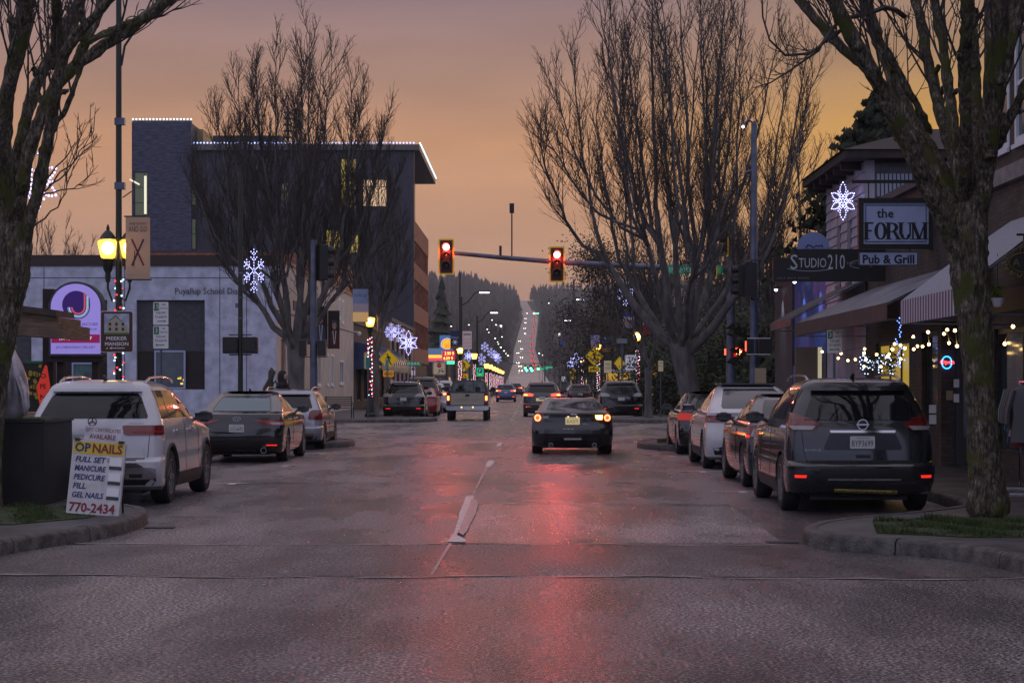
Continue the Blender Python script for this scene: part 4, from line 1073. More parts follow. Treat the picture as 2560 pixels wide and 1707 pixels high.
SUV = [(.20, .38, -.45, .86), (.27, .14, -.2, .905), (.40, .03, -.04, .925), (.52, .0, 0, .93), (.60, .0, 0, .93), (.635, .035, -.01, .925), (.66, .11, -.02, .92), (.80, .115, -.03, .92), (.95, .13, -.10, .915),
       (1.03, .145, -.5, .905), (1.10, .17, -1.1, .89), (1.15, .20, -1.25, .875), (1.28, .27, -1.5, .83), (1.42, .35, -1.8, .775), (1.54, .44, -2.05, .715), (1.60, .46, -2.25, .68), (1.645, .50, -2.45, .63), (1.68, .68, -2.7, .54), (1.70, 1.0, -3.0, .36)]
SEDAN = [(.17, .4, -.45, .85), (.24, .14, -.2, .90), (.36, .04, -.04, .92), (.50, .0, 0, .93), (.66, .015, -.02, .93), (.80, .06, -.06, .925), (.93, .09, -.25, .905), (.985, .11, -.75, .885), (1.005, .17, -1.0, .87),
         (1.03, .62, -1.25, .84), (1.06, .70, -1.35, .83), (1.17, .98, -1.65, .775), (1.29, 1.28, -1.95, .70), (1.38, 1.55, -2.2, .635), (1.425, 1.85, -2.4, .57), (1.45, 2.3, -2.7, .40)]
COUPE = [(.14, .4, -.4, .84), (.20, .18, -.15, .90), (.34, .06, -.03, .925), (.48, .0, 0, .93), (.60, .02, 0, .93), (.70, .06, -.04, .925), (.84, .08, -.15, .905), (.93, .07, -.6, .865), (.965, .10, -.9, .84),
         (.985, .42, -1.25, .80), (1.02, .60, -1.45, .775), (1.10, .85, -1.65, .73), (1.19, 1.15, -1.9, .665), (1.26, 1.42, -2.05, .60), (1.295, 1.7, -2.2, .52), (1.315, 2.05, -2.4, .36)]
FAST = [(.18, .4, -.4, .86), (.25, .12, -.15, .91), (.40, .03, -.03, .93), (.55, .0, 0, .935), (.68, .02, 0, .93), (.85, .09, -.08, .925), (1.0, .13, -.35, .905), (1.08, .12, -.8, .885), (1.10, .16, -1.0, .87),
        (1.14, .34, -1.2, .85), (1.24, .55, -1.4, .80), (1.36, .85, -1.75, .735), (1.47, 1.2, -2.1, .665), (1.55, 1.5, -2.35, .60), (1.595, 1.9, -2.6, .50), (1.62, 2.3, -2.85, .33)]

class Body:
    def __init__(s, base, L, W, H, cr=.24, cf=.38, bulge=.05):
        hz = base[-1][0]
        s.L = L; s.S = [(z * H / hz, yr, L + yf * (L / 4.7), w * W / 1.86) for z, yr, yf, w in base]; s.cr = cr; s.cf = cf; s.b = bulge
        s.S2 = []
        for a, b in zip(s.S, s.S[1:]):
            s.S2.append(a)
            if b[0] - a[0] > .06: s.S2.append(tuple((u + v) / 2 for u, v in zip(a, b)))
        s.S2.append(s.S[-1])
    def sl(s, z):
        S = s.S
        if z <= S[0][0]: return S[0][1:]
        for a, b in zip(S, S[1:]):
            if z <= b[0]:
                f = (z - a[0]) / (b[0] - a[0]); return tuple(u + (v - u) * f for u, v in zip(a[1:], b[1:]))
        return S[-1][1:]
    def outline(s, z):
        yr, yf, w = s.sl(z)
        cr = min(s.cr, w * .45); cf = min(s.cf, w * .55); P = []
        n = 7
        for i in range(n): x = (w - cr) * i / n; P.append((x, yr + s.b * (x / w) ** 2))
        y0 = yr + s.b * ((w - cr) / w) ** 2
        for i in range(6):
            a = PI / 2 * i / 6; P.append((w - cr + cr * math.sin(a), y0 + cr * .8 * (1 - math.cos(a))))
        y1 = y0 + cr * .8; y2 = yf - s.b - cf
        for i in range(17):
            f = i / 17; P.append((w - .035 * max(0, f - .55) ** 2 * 5 - .012 * math.cos(PI * f) * 0, y1 + (y2 - y1) * f))
        xw = w - .035 * .45 ** 2 * 5
        for i in range(6):
            a = PI / 2 * i / 6; P.append((xw - cf + cf * math.cos(a), y2 + cf * math.sin(a)))
        for i in range(5): x = (xw - cf) * (1 - i / 4); P.append((x, yf - s.b * (x / w) ** 2))
        return P
    def cum(s, z):
        P = s.outline(z); c = [0]
        for a, b in zip(P, P[1:]): c.append(c[-1] + math.hypot(b[0] - a[0], b[1] - a[1]))
        return P, c
    def pt(s, z, u, off=0):
        sg = 1 if u >= 0 else -1; u = abs(u); P, c = s.cum(z)
        i = 0
        while i < len(c) - 2 and c[i + 1] < u: i += 1
        f = (u - c[i]) / max(1e-6, c[i + 1] - c[i]); a, b = P[i], P[i + 1]
        x = a[0] + (b[0] - a[0]) * f; y = a[1] + (b[1] - a[1]) * f
        tx, ty = b[0] - a[0], b[1] - a[1]; l = math.hypot(tx, ty) or 1
        return (sg * (x + ty / l * off), y - tx / l * off, z)
    def u_at_y(s, z, y):
        P, c = s.cum(z)
        for i in range(7, len(P) - 1):
            if P[i][1] <= y <= P[i + 1][1]:
                return c[i] + (c[i + 1] - c[i]) * (y - P[i][1]) / max(1e-6, P[i + 1][1] - P[i][1])
        return c[7]
    def shell(s, arches, ra, m):
        v = []; f = []; K = None; rows = []
        for z, *_ in s.S2:
            P = s.outline(z); K = len(P); r0 = len(v)
            v += [(x, y, z) for x, y in P]; r1 = len(v)
            v += [(-x, y, z) for x, y in P[1:-1]]
            rows.append(list(range(r0, r0 + K)) + list(range(r1 + K - 3, r1 - 1, -1)))
        for a, b in zip(rows, rows[1:]):
            n = len(a)
            for i in range(n): f.append((a[i], a[(i + 1) % n], b[(i + 1) % n], b[i]))
        for row, rev in ((rows[0], True), (rows[-1], False)):
            n = len(row)
            for i in range(K - 1):
                j0, j1 = i, i + 1; o0, o1 = (n - i) % n, (n - i - 1) % n
                q = [row[j0], row[j1], row[o1], row[o0]]; q = list(dict.fromkeys(q))
                if len(q) >= 3: f.append(tuple(q[::-1] if rev else q))
        b = MB(); b.v = v; b.f = f; b.m = [0] * len(f)
        me = b.mesh('body', [m[0], M_trimk])
        w = s.S[4][3]
        cu = MB()
        for y in arches:
            for sg in (-1, 1):
                x0, x1 = sorted((sg * (w - .30), sg * (w + .12)))
                cu.lathe([(ra, x0), (ra, x1)], (0, y, ra * .88), 28, 'x')
        cm = cu.mesh('cut', [M_trimk]); 
        o = bpy.data.objects.new('body', me); c = bpy.data.objects.new('cutter', cm)
        COL.objects.link(o); COL.objects.link(c)
        md = o.modifiers.new('b', 'BOOLEAN'); md.operation = 'DIFFERENCE'; md.object = c; md.solver = 'EXACT'; md.material_mode = 'TRANSFER'
        dg = bpy.context.evaluated_depsgraph_get(); dg.update()
        new = bpy.data.meshes.new_from_object(o.evaluated_get(dg))
        bpy.data.objects.remove(o); bpy.data.objects.remove(c)
        if len(new.polygons) < 100: new = me
        fixn(new, 28)
        return new
    def patch(s, rows, m, name, parent, off=.008, n=10, th=.02, smooth=40, mirror=False):
        """rows: (z, u0, u1); laid on the body surface with its own thickness"""
        outs = []
        for sg in ((1, -1) if mirror else (1,)):
            b = MB(); R_ = []
            zs = []
            for (a, c) in zip(rows, rows[1:]):
                k = max(1, int(abs(c[0] - a[0]) / .05))
                for i in range(k): zs.append(tuple(p + (q - p) * i / k for p, q in zip(a, c)))
            zs.append(rows[-1])
            for z, u0, u1 in zs:
                R_.append([s.pt(z, sg * (u0 + (u1 - u0) * i / n), off) for i in range(n + 1)])
            nr, nc = len(R_), n + 1
            for r_ in R_: b.v += r_
            back = len(b.v)
            for (z, u0, u1) in zs: b.v += [s.pt(z, sg * (u0 + (u1 - u0) * i / n), off - th) for i in range(n + 1)]
            for j in range(nr - 1):
                for i in range(n): b.f.append((j * nc + i, j * nc + i + 1, (j + 1) * nc + i + 1, (j + 1) * nc + i))
            rim = [i for i in range(nc)] + [j * nc + n for j in range(1, nr)] + [(nr - 1) * nc + i for i in range(n - 1, -1, -1)] + [j * nc for j in range(nr - 2, 0, -1)]
            for a, c in zip(rim, rim[1:] + rim[:1]): b.f.append((a, c, back + c, back + a))
            b.m = [0] * len(b.f)
            outs.append(b.build(name, m, parent, smooth=smooth))
        return outs
def wheel(parent, x, y, r, side, w=.22, spokes=5, rimm=None):
    p = MB().lathe([(r * .66, -w / 2), (r * .93, -w / 2), (r, -w / 2 + .03), (r, w / 2 - .03), (r * .93, w / 2), (r * .66, w / 2)], (0, 0, 0), 28, 'x', True).build('wheel', M_tyre, parent, smooth=40)
    p.location = (x, y, r)
    b = MB(); xo = side * w / 2 * .8
    b.lathe([(r * .12, xo - .02 * side), (r * .12, xo + .01 * side)], (0, 0, 0), 12, 'x')
    b.lathe([(r * .60, xo - .02), (r * .68, xo - .02), (r * .68, xo + .02), (r * .60, xo + .02)], (0, 0, 0), 28, 'x', True)
    for k in range(spokes):
        a = 2 * PI * k / spokes
        for da in (-.13, .13):
            c = Vector((xo, math.cos(a + da) * r * .36, math.sin(a + da) * r * .36))
            b.obox(c, (.025, r * .055, r * .56), rx=-(a + da) + PI / 2 + PI)
    rim = b.build('rim', rimm or M_rim, p)
    MB().lathe([(r * .64, xo - .1 * side), (r * .64, xo - .09 * side)], (0, 0, 0), 20, 'x').build('brake_disc', M_trimk, p)
    return p
def plate(parent, x, y, z, txt=None, m=None, w=.31, h=.155, state=True):
    p = MB().prism(rrect(-w / 2, w / 2, -h / 2, h / 2, .015), -.006, 0).build('licence_plate', m or M_plate, parent); p.location = (x, y, z)
    if txt: text(p, txt, 0, -.012, .075, M_plink, y=-.009, w=.265)
    if txt and state: text(p, 'WASHINGTON', 0, .055, .018, M_plred, y=-.009, w=.16)
    return p
def handle(parent, B, z, y, m):
    for sg in (1, -1):
        u = B.u_at_y(z, y); p = B.pt(z, sg * u, .02)
        MB().obox(p, (.025, .19, .028)).build('door_handle', m, parent)
def mirrors(parent, B, z, y, m, w=.23):
    for sg in (1, -1):
        u = B.u_at_y(z, y); p = B.pt(z, sg * u, 0)
        b = MB(); b.lathe([(.02, -.10), (.085, -.085), (.10, -.02), (.095, .05), (.05, .10)], (0, 0, 0), 10, 'y')
        o = b.build('wing_mirror', m, parent, smooth=60); o.location = (p[0] + sg * .15, y, z + .06); o.scale = (1.25, 1, .85)
        MB().box(-.10, .10, -.108, -.10, -.06, .06).build('mirror_glass', M_carglass, o)
        MB().cyl((p[0] - sg * .02, y + .03, z + .02), (p[0] + sg * .09, y + .03, z + .04), .025, 6).build('mirror_arm', M_trimk, parent)
def side_windows(parent, B, spans, z0, z1, lean=0):
    """spans: list of ((y at z0, y at z1) rear edge, (.., ..) front edge)"""
    for (a0, a1), (b0, b1) in spans:
        rows = []
        for k in range(5):
            f = k / 4; z = z0 + (z1 - z0) * f
            rows.append((z, B.u_at_y(z, a0 + (a1 - a0) * f), B.u_at_y(z, b0 + (b1 - b0) * f)))
        B.patch(rows, M_carglass, 'side_window', parent, .006, 4, .02, mirror=True)
def seam(parent, B, rows, name='panel_seam'):
    B.patch(rows, M_trimk, name, parent, .004, 2, .01, mirror=True)
def car(name, label, base, L, W, H, x, y, pm, wb, r=.34, cr=.24, kind='suv', rear_axle=None, rz=0, group=None, spokes=5, rimm=None, bulge=.05, rear_glass=True, glass_rows=None, clad=True, arch=None, wheel_w=.22, spans=None, mirror_m=None):
    t_ = thing(name, label, 'car', (x, y, 0), rz, group)
    B = Body(base, L, W, H, cr=cr, bulge=bulge)
    ra = rear_axle or .98
    o = bpy.data.objects.new('body', B.shell((ra, ra + wb), arch or r * 1.13, [pm])); COL.objects.link(o); o.parent = t_
    for sg in (-1, 1):
        for yy in (ra, ra + wb): wheel(t_, sg * (W / 2 - wheel_w / 2 - .01), yy, r, sg, wheel_w, spokes, rimm)
    MB().box(-W * .33, W * .33, .45, L - .5, .16, .3).build('underbody', M_trimk, t_)
    return t_, B

def suv_common(t_, B, L, W, H, pm, k, rails=True, clad=True, zlow=.60):
    s = H / 1.70
    zt_, zb = 1.565 * s, 1.17 * s
    mirrors(t_, B, 1.10 * s, L - 1.62, M_trimk)
    f0 = L - 2.25; side_windows(t_, B, [((.48, .62), (.98, .98)), ((1.03, 1.03), (1.98, 1.98)), ((2.05, 2.05), (2.98, 2.72))], zb, zt_ - .01)
    handle(t_, B, 1.0 * s, 1.35, M_chrome if rails else M_trimk); handle(t_, B, 1.0 * s, 2.35, M_chrome if rails else M_trimk)
    for yy in (2.015,): seam(t_, B, [(.42, B.u_at_y(.42, yy), B.u_at_y(.42, yy) + .008), (zb, B.u_at_y(zb, yy), B.u_at_y(zb, yy) + .008)])
    seam(t_, B, [(.42, B.u_at_y(.42, 3.05), B.u_at_y(.42, 3.05) + .008), (zb - .02, B.u_at_y(zb, 3.05), B.u_at_y(zb, 3.05) + .008)])
    if clad: B.patch([(.24, B.u_at_y(.24, 1.4), B.u_at_y(.24, L - 1.3)), (.40, B.u_at_y(.4, 1.42), B.u_at_y(.4, L - 1.35))], M_trimk, 'sill_cladding', t_, .012, 6, .03, mirror=True)
    if rails:
        for sg in (1, -1):
            pts = [(sg * .58 * W / 1.84, .78 + q * 1.9 / 8, H - .03 + .07 * math.sin(PI * min(1, max(0, q / 8))) ** .35) for q in range(9)]
            MB().tube(pts, .018, 6).build('roof_rail', M_chrome if k else M_rim, t_, smooth=60)
    MB().tube([(0, .95, H), (0, .85, H + .05), (0, .78, H + .055)], [.03, .02, .008], 6).build('antenna', M_trimk, t_)
def lamps(B, t_, rows, m, name='tail_light', off=.014, n=8): return B.patch(rows, m, name, t_, off, n, .035, mirror=True)

def build_suv(name, label, x, y, L, W, H, pm, txt, opts, **kw):
    t_, B = car(name, label, SUV, L, W, H, x, y, pm, kw.pop('wb', 2.7), **kw)
    s = H / 1.70; w_ = W / 1.84
    suv_common(t_, B, L, W, H, pm, opts.get('chrome', 1), rails=opts.get('rails', True))
    gz0, gz1 = opts.get('glass', (1.17, 1.535))
    hw0, hw1 = opts.get('gw', (.70, .60))
    B.patch([(gz0 * s, -hw0 * w_, hw0 * w_), ((gz0 + .03) * s, -(hw0 + .01) * w_, (hw0 + .01) * w_), ((gz1 - .05) * s, -(hw1 + .01) * w_, (hw1 + .01) * w_), (gz1 * s, -(hw1 - .05) * w_, (hw1 - .05) * w_)], M_carglass, 'rear_window', t_, .008, 14, .03)
    # spoiler lip above the glass
    B.patch([((gz1 + .02) * s, -.60 * w_, .60 * w_), ((gz1 + .055) * s, -.57 * w_, .57 * w_)], opts.get('spoiler', pm), 'spoiler', t_, .075, 12, .09)
    return t_, B, s, w_

# dark grey crossover parked nearest on the right
M_gun = paint('gunmetal_paint', (.032, .034, .040), .2, .6)
t_, B, s, w_ = build_suv('parked_car', 'dark grey crossover parked nearest on the right with plate BYP3699', 4.97, 23.3, 4.66, 1.86, 1.70, M_gun, 'BYP3699', dict(glass=(1.17, 1.52), gw=(.70, .58)), group=None, r=.36, spokes=5, cr=.34, bulge=.085)
lamps(B, t_, [(1.045, .62, .90), (1.07, .56, 1.08), (1.13, .54, 1.16), (1.20, .66, 1.22), (1.245, .80, 1.22), (1.262, .98, 1.20)], M_lensr)
lamps(B, t_, [(1.05, .63, .88), (1.10, .58, .96)], M_lensc, 'reverse_light', .018)
B.patch([(.635, -.66, .66), (.66, -.70, .70), (.672, -.70, .70)], M_trimk, 'tailgate_gap', t_, .004, 12, .01)
seam(t_, B, [(.66, .695, .703), (.80, .735, .743), (1.04, .755, .763)])
B.patch([(1.015, -.40, .40), (1.045, -.41, .41)], M_chrome, 'chrome_strip', t_, .02, 12, .03)
B.patch([(.80, -.47, .47), (.83, -.49, .49), (1.00, -.41, .41)], mat('recessed_panel_dark', (.035, .037, .045), .3, .5), 'plate_recess', t_, .004, 10, .02)
plate(t_, -.01, B.pt(.895, 0)[1] - .012, .895, 'BYP3699')
b = MB(); y_ = B.pt(1.115, 0)[1] - .02
b.lathe([(.055, -.012), (.070, -.012), (.070, .0), (.055, .0)], (0, 0, 0), 24, 'y', True); b.box(-.078, .078, -.014, -.004, -.012, .012)
o = b.build('badge', M_chrome, t_); o.location = (0, y_, 1.115)
text(t_, 'ROGUE', -.62, .80, .028, M_chrome, y=B.pt(.80, .55)[1] - .016, w=.20)
B.patch([(.455, .72, .86), (.49, .71, .87)], M_refl, 'reflector', t_, .015, 4, .03, mirror=True)
B.patch([(.28, -.78, .78), (.36, -.80, .80), (.44, -.62, .62), (.56, -.56, .56), (.575, -.54, .54)], M_trimk, 'bumper_insert', t_, .006, 14, .02)
B.patch([(.425, -.45, .45), (.447, -.46, .46)], M_chrome, 'bumper_chrome_strip', t_, .022, 12, .03)
MB().tube([(-.36, .12, .30), (.42, .12, .275)], .028, 8).build('tow_bar', mat('worn_brass_bar', (.22, .18, .05), .4, .6, var=.5, scale=20), t_)
MB().box(-.09, .09, .095, .12, .70, .74).build('tailgate_handle', M_trimk, t_)

# white three-row SUV parked nearest on the left
M_pearl = paint('pearl_white_paint', (.58, .58, .62), .22)
t_, B, s, w_ = build_suv('parked_car', 'white SUV parked nearest on the left behind the nail salon sign', -4.98, 24.75, 4.63, 1.83, 1.68, M_pearl, None, dict(glass=(1.18, 1.52), gw=(.71, .59)), r=.365, wb=2.83, rear_axle=.92, wheel_w=.235)
lamps(B, t_, [(.945, .46, .98), (.965, .42, 1.03), (1.06, .40, 1.03), (1.075, .42, 1.0)], M_lensr)
B.patch([(.975, .55, .98), (1.0, .53, .99)], mat('red_light_pipe', (.28, .012, .012), .2, emit=(1, .05, .03), es=.02), 'light_bar', t_, .02, 6, .03, mirror=True)
B.patch([(.28, -.80, .80), (.34, -.86, .86), (.50, -.86, .86), (.57, -.62, .62), (.62, -.6, .6)], M_trimk, 'bumper_insert', t_, .006, 14, .02)
B.patch([(.36, .46, .82), (.40, .42, .86), (.49, .42, .86), (.52, .48, .80)], M_chrome, 'exhaust_surround', t_, .02, 8, .03, mirror=True)
B.patch([(.385, .52, .68), (.43, .51, .69)], M_trimk, 'exhaust_tip', t_, .03, 4, .03, mirror=True)
B.patch([(.625, -.70, .70), (.645, -.72, .72)], M_trimk, 'tailgate_gap', t_, .004, 12, .01)
seam(t_, B, [(.65, .735, .743), (.95, .755, .763)])
plate(t_, 0, B.pt(.86, 0)[1] - .01, .85)
B.patch([(.78, -.28, .28), (.95, -.28, .28)], mat('recessed_panel_pale', (.38, .38, .42), .35), 'plate_recess', t_, .003, 8, .01)
b = MB(); b.lathe([(.050, -.01), (.060, -.01), (.060, 0), (.050, 0)], (0, 0, 0), 22, 'y', True)
for k in range(3): b.obox((math.sin(2 * PI * k / 3) * .027, -.006, math.cos(2 * PI * k / 3) * .027), (.012, .008, .054), ry=2 * PI * k / 3)
o = b.build('badge', M_chrome, t_); o.location = (0, B.pt(1.125, 0)[1] - .02, 1.125)
text(t_, 'GLB 250', -.60, 1.10, .03, M_chrome, y=B.pt(1.10, .6)[1] - .014, w=.22); text(t_, '4MATIC', .58, 1.10, .026, M_chrome, y=B.pt(1.10, .6)[1] - .014, w=.2)
B.patch([(.22, B.u_at_y(.22, 1.36), B.u_at_y(.22, 3.3)), (.40, B.u_at_y(.4, 1.38), B.u_at_y(.4, 3.28))], M_trimk, 'running_board', t_, .03, 6, .05, mirror=True)
for ya in (.92, 3.75):                                           # black arch lips
    for sg in (-1, 1):
        pts = [(B.pt(max(.25, .36 + .445 * math.sin(a)), sg * B.u_at_y(max(.25, .36 + .445 * math.sin(a)), ya + .445 * math.cos(a)))[0], ya + .445 * math.cos(a), .36 + .445 * math.sin(a)) for a in [PI * k / 14 for k in range(0, 15)]]
        MB().tube(pts, .028, 5).build('arch_trim', M_trimk, t_, smooth=60)

# black sedan left
def sedan_common(t_, B, L, W, H, z=1.455):
    s = H / 1.45
    B.patch([(1.05 * s, -.60, .60), (1.09 * s, -.61, .61), (1.30 * s, -.53, .53), (1.355 * s, -.49, .49)], M_carglass, 'rear_window', t_, .008, 14, .03)
    side_windows(t_, B, [((1.12, 1.5), (1.95, 1.95)), ((2.02, 2.02), (3.05, 2.62))], 1.03 * s, 1.345 * s)
    mirrors(t_, B, 1.0 * s, L - 1.72, M_trimk)
    handle(t_, B, .88 * s, 1.5, M_chrome); handle(t_, B, .88 * s, 2.5, M_chrome)
    seam(t_, B, [(.40, B.u_at_y(.4, 1.98), B.u_at_y(.4, 1.98) + .008), (1.0 * s, B.u_at_y(1.0 * s, 1.98), B.u_at_y(1.0 * s, 1.98) + .008)])
    MB().tube([(0, 1.95, H - .01), (0, 1.85, H + .045), (0, 1.80, H + .05)], [.03, .02, .008], 6).build('antenna', M_trimk, t_)
M_blackp = paint('black_paint', (.005, .0055, .007), .12)
def black_sedan(name, label, x, y, L, W, H, pm, txt, kind):
    t_, B = car(name, label, SEDAN, L, W, H, x, y, pm, L * .58, r=.335, rear_axle=1.08)
    sedan_common(t_, B, L, W, H)
    return t_, B
t_, B = black_sedan('parked_car', 'black sedan parked behind the white SUV on the left', -5.20, 38.55, 4.85, 1.86, 1.47, M_blackp, None, 0)
lamps(B, t_, [(.77, .70, 1.10), (.80, .60, 1.16), (.85, .42, 1.16), (.875, .34, 1.10), (.885, .40, 1.0)], mat('deep_red_lens', (.28, .01, .01), .12, coat=1))
lamps(B, t_, [(.79, .74, .98), (.835, .66, .98)], M_lensc, 'reverse_light', .02, 6)
B.patch([(.355, .60, .82), (.38, .60, .82)], M_refl, 'reflector', t_, .015, 4, .03, mirror=True)
B.patch([(.20, -.70, .70), (.30, -.74, .74)], M_trimk, 'bumper_insert', t_, .006, 12, .02)
B.patch([(.50, -.80, .80), (.515, -.80, .80)], M_trimk, 'bumper_crease', t_, .01, 12, .02)
MB().lathe([(.05, -.02), (.06, -.02), (.06, .05), (.05, .05)], (.55, .06, .26), 16, 'y', True).build('exhaust_tip', M_chrome, t_)
plate(t_, 0, B.pt(.72, 0)[1] - .02, .715, 'CCL6693')
b = MB(); b.lathe([(.05, -.008), (.062, -.008), (.062, 0), (.05, 0)], (0, 0, 0), 22, 'y', True); b.obox((-.018, -.004, 0), (.012, .008, .08), ry=.25); b.obox((.018, -.004, 0), (.012, .008, .08), ry=.25); b.obox((0, -.004, 0), (.05, .008, .012), ry=-.4)
o = b.build('badge', M_chrome, t_); o.location = (0, B.pt(.90, 0)[1] - .02, .905); o.scale = (1.35, 1, .8)
text(t_, 'SONATA', -.62, .70, .03, M_chrome, y=B.pt(.7, .6)[1] - .016, w=.24)
B.patch([(1.06, -.585, .585), (1.09, -.59, .59), (1.30, -.51, .51), (1.345, -.47, .47)], mat('sky_tinted_glass', (.03, .10, .14), .08, spec=1), 'sky_reflection', t_, .012, 14, .004)  # sky reflection painted as a blue sheet over the rear window

# silver estate left
M_silver = paint('silver_paint', (.36, .37, .42), .28, .5)
t_, B, s, w_ = build_suv('parked_car', 'silver estate car parked first before the left corner island', -5.25, 46.5, 4.5, 1.80, 1.50, M_silver, None, dict(glass=(1.16, 1.53), gw=(.66, .57)), r=.33, wb=2.6)
lamps(B, t_, [(.83 * s, .62, 1.0), (.86 * s, .56, 1.04), (1.07 * s, .60, 1.04), (1.11 * s, .68, 1.0)], M_lensr)
plate(t_, 0, B.pt(.62, 0)[1] - .02, .62)
B.patch([(.24, -.76, .76), (.33, -.8, .8)], M_trimk, 'bumper_insert', t_, .006, 12, .02)
B.patch([(.36, .52, .72), (.385, .52, .72)], M_lensr, 'reflector', t_, .012, 4, .03, mirror=True)

# sports coupe in the lane
M_grb = paint('dark_charcoal_paint', (.016, .016, .020), .2, .2)
t_, B = car('moving_car', 'dark two door coupe with glowing round tail lights waiting in the lane', COUPE, 4.24, 1.88, 1.325, 1.80, 43.2, M_grb, 2.57, r=.33, rear_axle=.88, cr=.34, bulge=.10, wheel_w=.24)
B.patch([(1.00, -.60, .60), (1.03, -.61, .61), (1.20, -.53, .53), (1.245, -.48, .48)], mat('blue_sky_glass', (.03, .035, .05), .06, spec=1), 'rear_window', t_, .008, 14, .03)
side_windows(t_, B, [((.95, 1.35), (1.5, 1.55)), ((1.56, 1.6), (2.75, 2.25))], .99, 1.235)
mirrors(t_, B, .93, 2.85, M_trimk)
lamps(B, t_, [(.74, .74, .95), (.77, .68, 1.02), (.90, .66, 1.04), (.935, .72, .98)], mat('smoked_red_lens', (.10, .008, .008), .12, coat=1), off=.010)
for sg in (-1, 1):
    p = B.pt(.845, sg * .80, .03)
    b = MB().lathe([(.048, -.012), (.078, -.012), (.078, .0), (.048, .0)], (0, 0, 0), 24, 'y', True); o = b.build('brake_light', M_brake, t_); o.location = p; o.rotation_euler = (0, 0, sg * .35)
    MB().lathe([(.001, -.004), (.046, -.004)], (0, 0, 0), 20, 'y').build('lens', M_tail, o)
p = B.pt(.855, .60, .03)
MB().prism([(-.08, .045), (.09, .05), (.08, -.05), (-.05, -.045)], -.012, 0).build('turn_signal', M_indic, t_).location = (p[0], p[1] - .01, .855)
MB().prism([(-.08, .03), (.06, .04), (.04, -.04), (-.09, -.03)], -.012, 0).build('reverse_light', M_lensc, t_).location = (-p[0], p[1] - .01, .86)
plate(t_, 0, B.pt(.77, 0)[1] - .02, .775, 'BLN2372', M_platelit, w=.33, h=.17)
for sx in (-.1, .1): MB().box(sx - .02, sx + .02, B.pt(.875, 0)[1] - .03, B.pt(.875, 0)[1] - .0, .865, .878).build('plate_lamp', lit('plate_lamp_glow', (1, .8, .4), 2.5), t_)
b = MB().lathe([(.03, -.01), (.038, -.01), (.038, 0), (.03, 0)], (0, 0, 0), 20, 'y', True); b.cyl((-.05, -.005, 0), (.05, -.005, 0), .008, 5)
o = b.build('badge', M_chrome, t_); o.location = (.02, B.pt(.93, 0)[1] - .02, .925); o.scale = (1.4, 1, .8)
text(t_, 'FR-S', .30, .70, .035, M_chrome, y=B.pt(.7, .3)[1] - .02, w=.12)
B.patch([(.17, -.62, .62), (.30, -.66, .66), (.40, -.60, .60)], M_trimk, 'diffuser', t_, .008, 14, .02)
MB().prism(rrect(-.2, .2, -.02, .02, .01), -.03, 0).build('rear_fog_light', M_lensc, t_).location = (0, .03, .36)
for sg in (-1, 1): MB().lathe([(.04, -.05), (.05, -.05), (.05, .08), (.04, .08)], (sg * .50, .08, .22), 16, 'y', True).build('exhaust_tip', M_chrome, t_)
for k in (-1, 0, 1): MB().box(-.1 + k * .09 - .03, -.1 + k * .09 + .03, -.012, .03, .58, .60).build('bumper_glint', M_chrome, t_)
MB().tube([(0, 1.75, 1.31), (0, 1.70, 1.37)], [.02, .006], 6).build('antenna', M_trimk, t_)

# white electric fastback right
t_, B = car('parked_car', 'white fastback crossover with panoramic glass roof parked third on the right', FAST, 4.75, 1.92, 1.62, 5.10, 35.3, M_pearl, 2.89, r=.36, rear_axle=.98, cr=.30)
B.patch([(1.16, -.62, .62), (1.2, -.64, .64), (1.42, -.56, .56), (1.53, -.50, .50)], mat('blue_sky_glass', (.03, .035, .05), .06), 'rear_window', t_, .008, 14, .03)
MB().obox((0, 2.35, 1.625), (1.05, 1.5, .03)).build('glass_roof', M_carglass, t_)
side_windows(t_, B, [((.85, 1.35), (1.35, 1.5)), ((1.40, 1.55), (2.15, 2.15)), ((2.2, 2.2), (3.25, 2.6))], 1.12, 1.50)
mirrors(t_, B, 1.08, 3.2, M_pearl)
lamps(B, t_, [(.90, .50, 1.05), (.93, .42, 1.12), (1.0, .42, 1.12), (1.03, .55, 1.05)], M_lensr)
B.patch([(.22, -.78, .78), (.42, -.84, .84), (.46, -.6, .6)], M_trimk, 'bumper_insert', t_, .006, 14, .02)
B.patch([(.24, B.u_at_y(.24, 1.45), B.u_at_y(.24, 3.4)), (.40, B.u_at_y(.4, 1.47), B.u_at_y(.4, 3.38))], M_trimk, 'sill_cladding', t_, .012, 6, .03, mirror=True)

# dark sedan (second on the right)
M_navy = paint('dark_navy_paint', (.018, .020, .034), .2, .3)
t_, B = black_sedan('parked_car', 'dark navy sedan parked second on the right between the grey and white cars', 5.08, 28.75, 4.82, 1.82, 1.46, M_navy, None, 0)
lamps(B, t_, [(.80, .70, 1.12), (.83, .62, 1.16), (.95, .66, 1.16), (.98, .74, 1.08)], M_lensr)
B.patch([(.82, .80, .88), (.94, .74, .82)], M_lensc, 'reverse_light', t_, .02, 3, .02, mirror=True)
B.patch([(.80, .90, 1.05), (.84, .90, 1.06)], M_refl, 'reflector', t_, .02, 3, .02, mirror=True)
plate(t_, 0, B.pt(.62, 0)[1] - .02, .66)
# small dark hatch first on the right
t_, B = black_sedan('parked_car', 'black compact sedan parked farthest of the near right row', 5.10, 42.7, 4.6, 1.78, 1.45, M_blackp, None, 0)
lamps(B, t_, [(.80, .60, 1.05), (.84, .50, 1.10), (.93, .56, 1.10), (.96, .66, 1.0)], mat('bright_red_lens', (.40, .015, .01), .12, emit=(1, .05, .02), es=.25))
plate(t_, 0, B.pt(.62, 0)[1] - .02, .66)

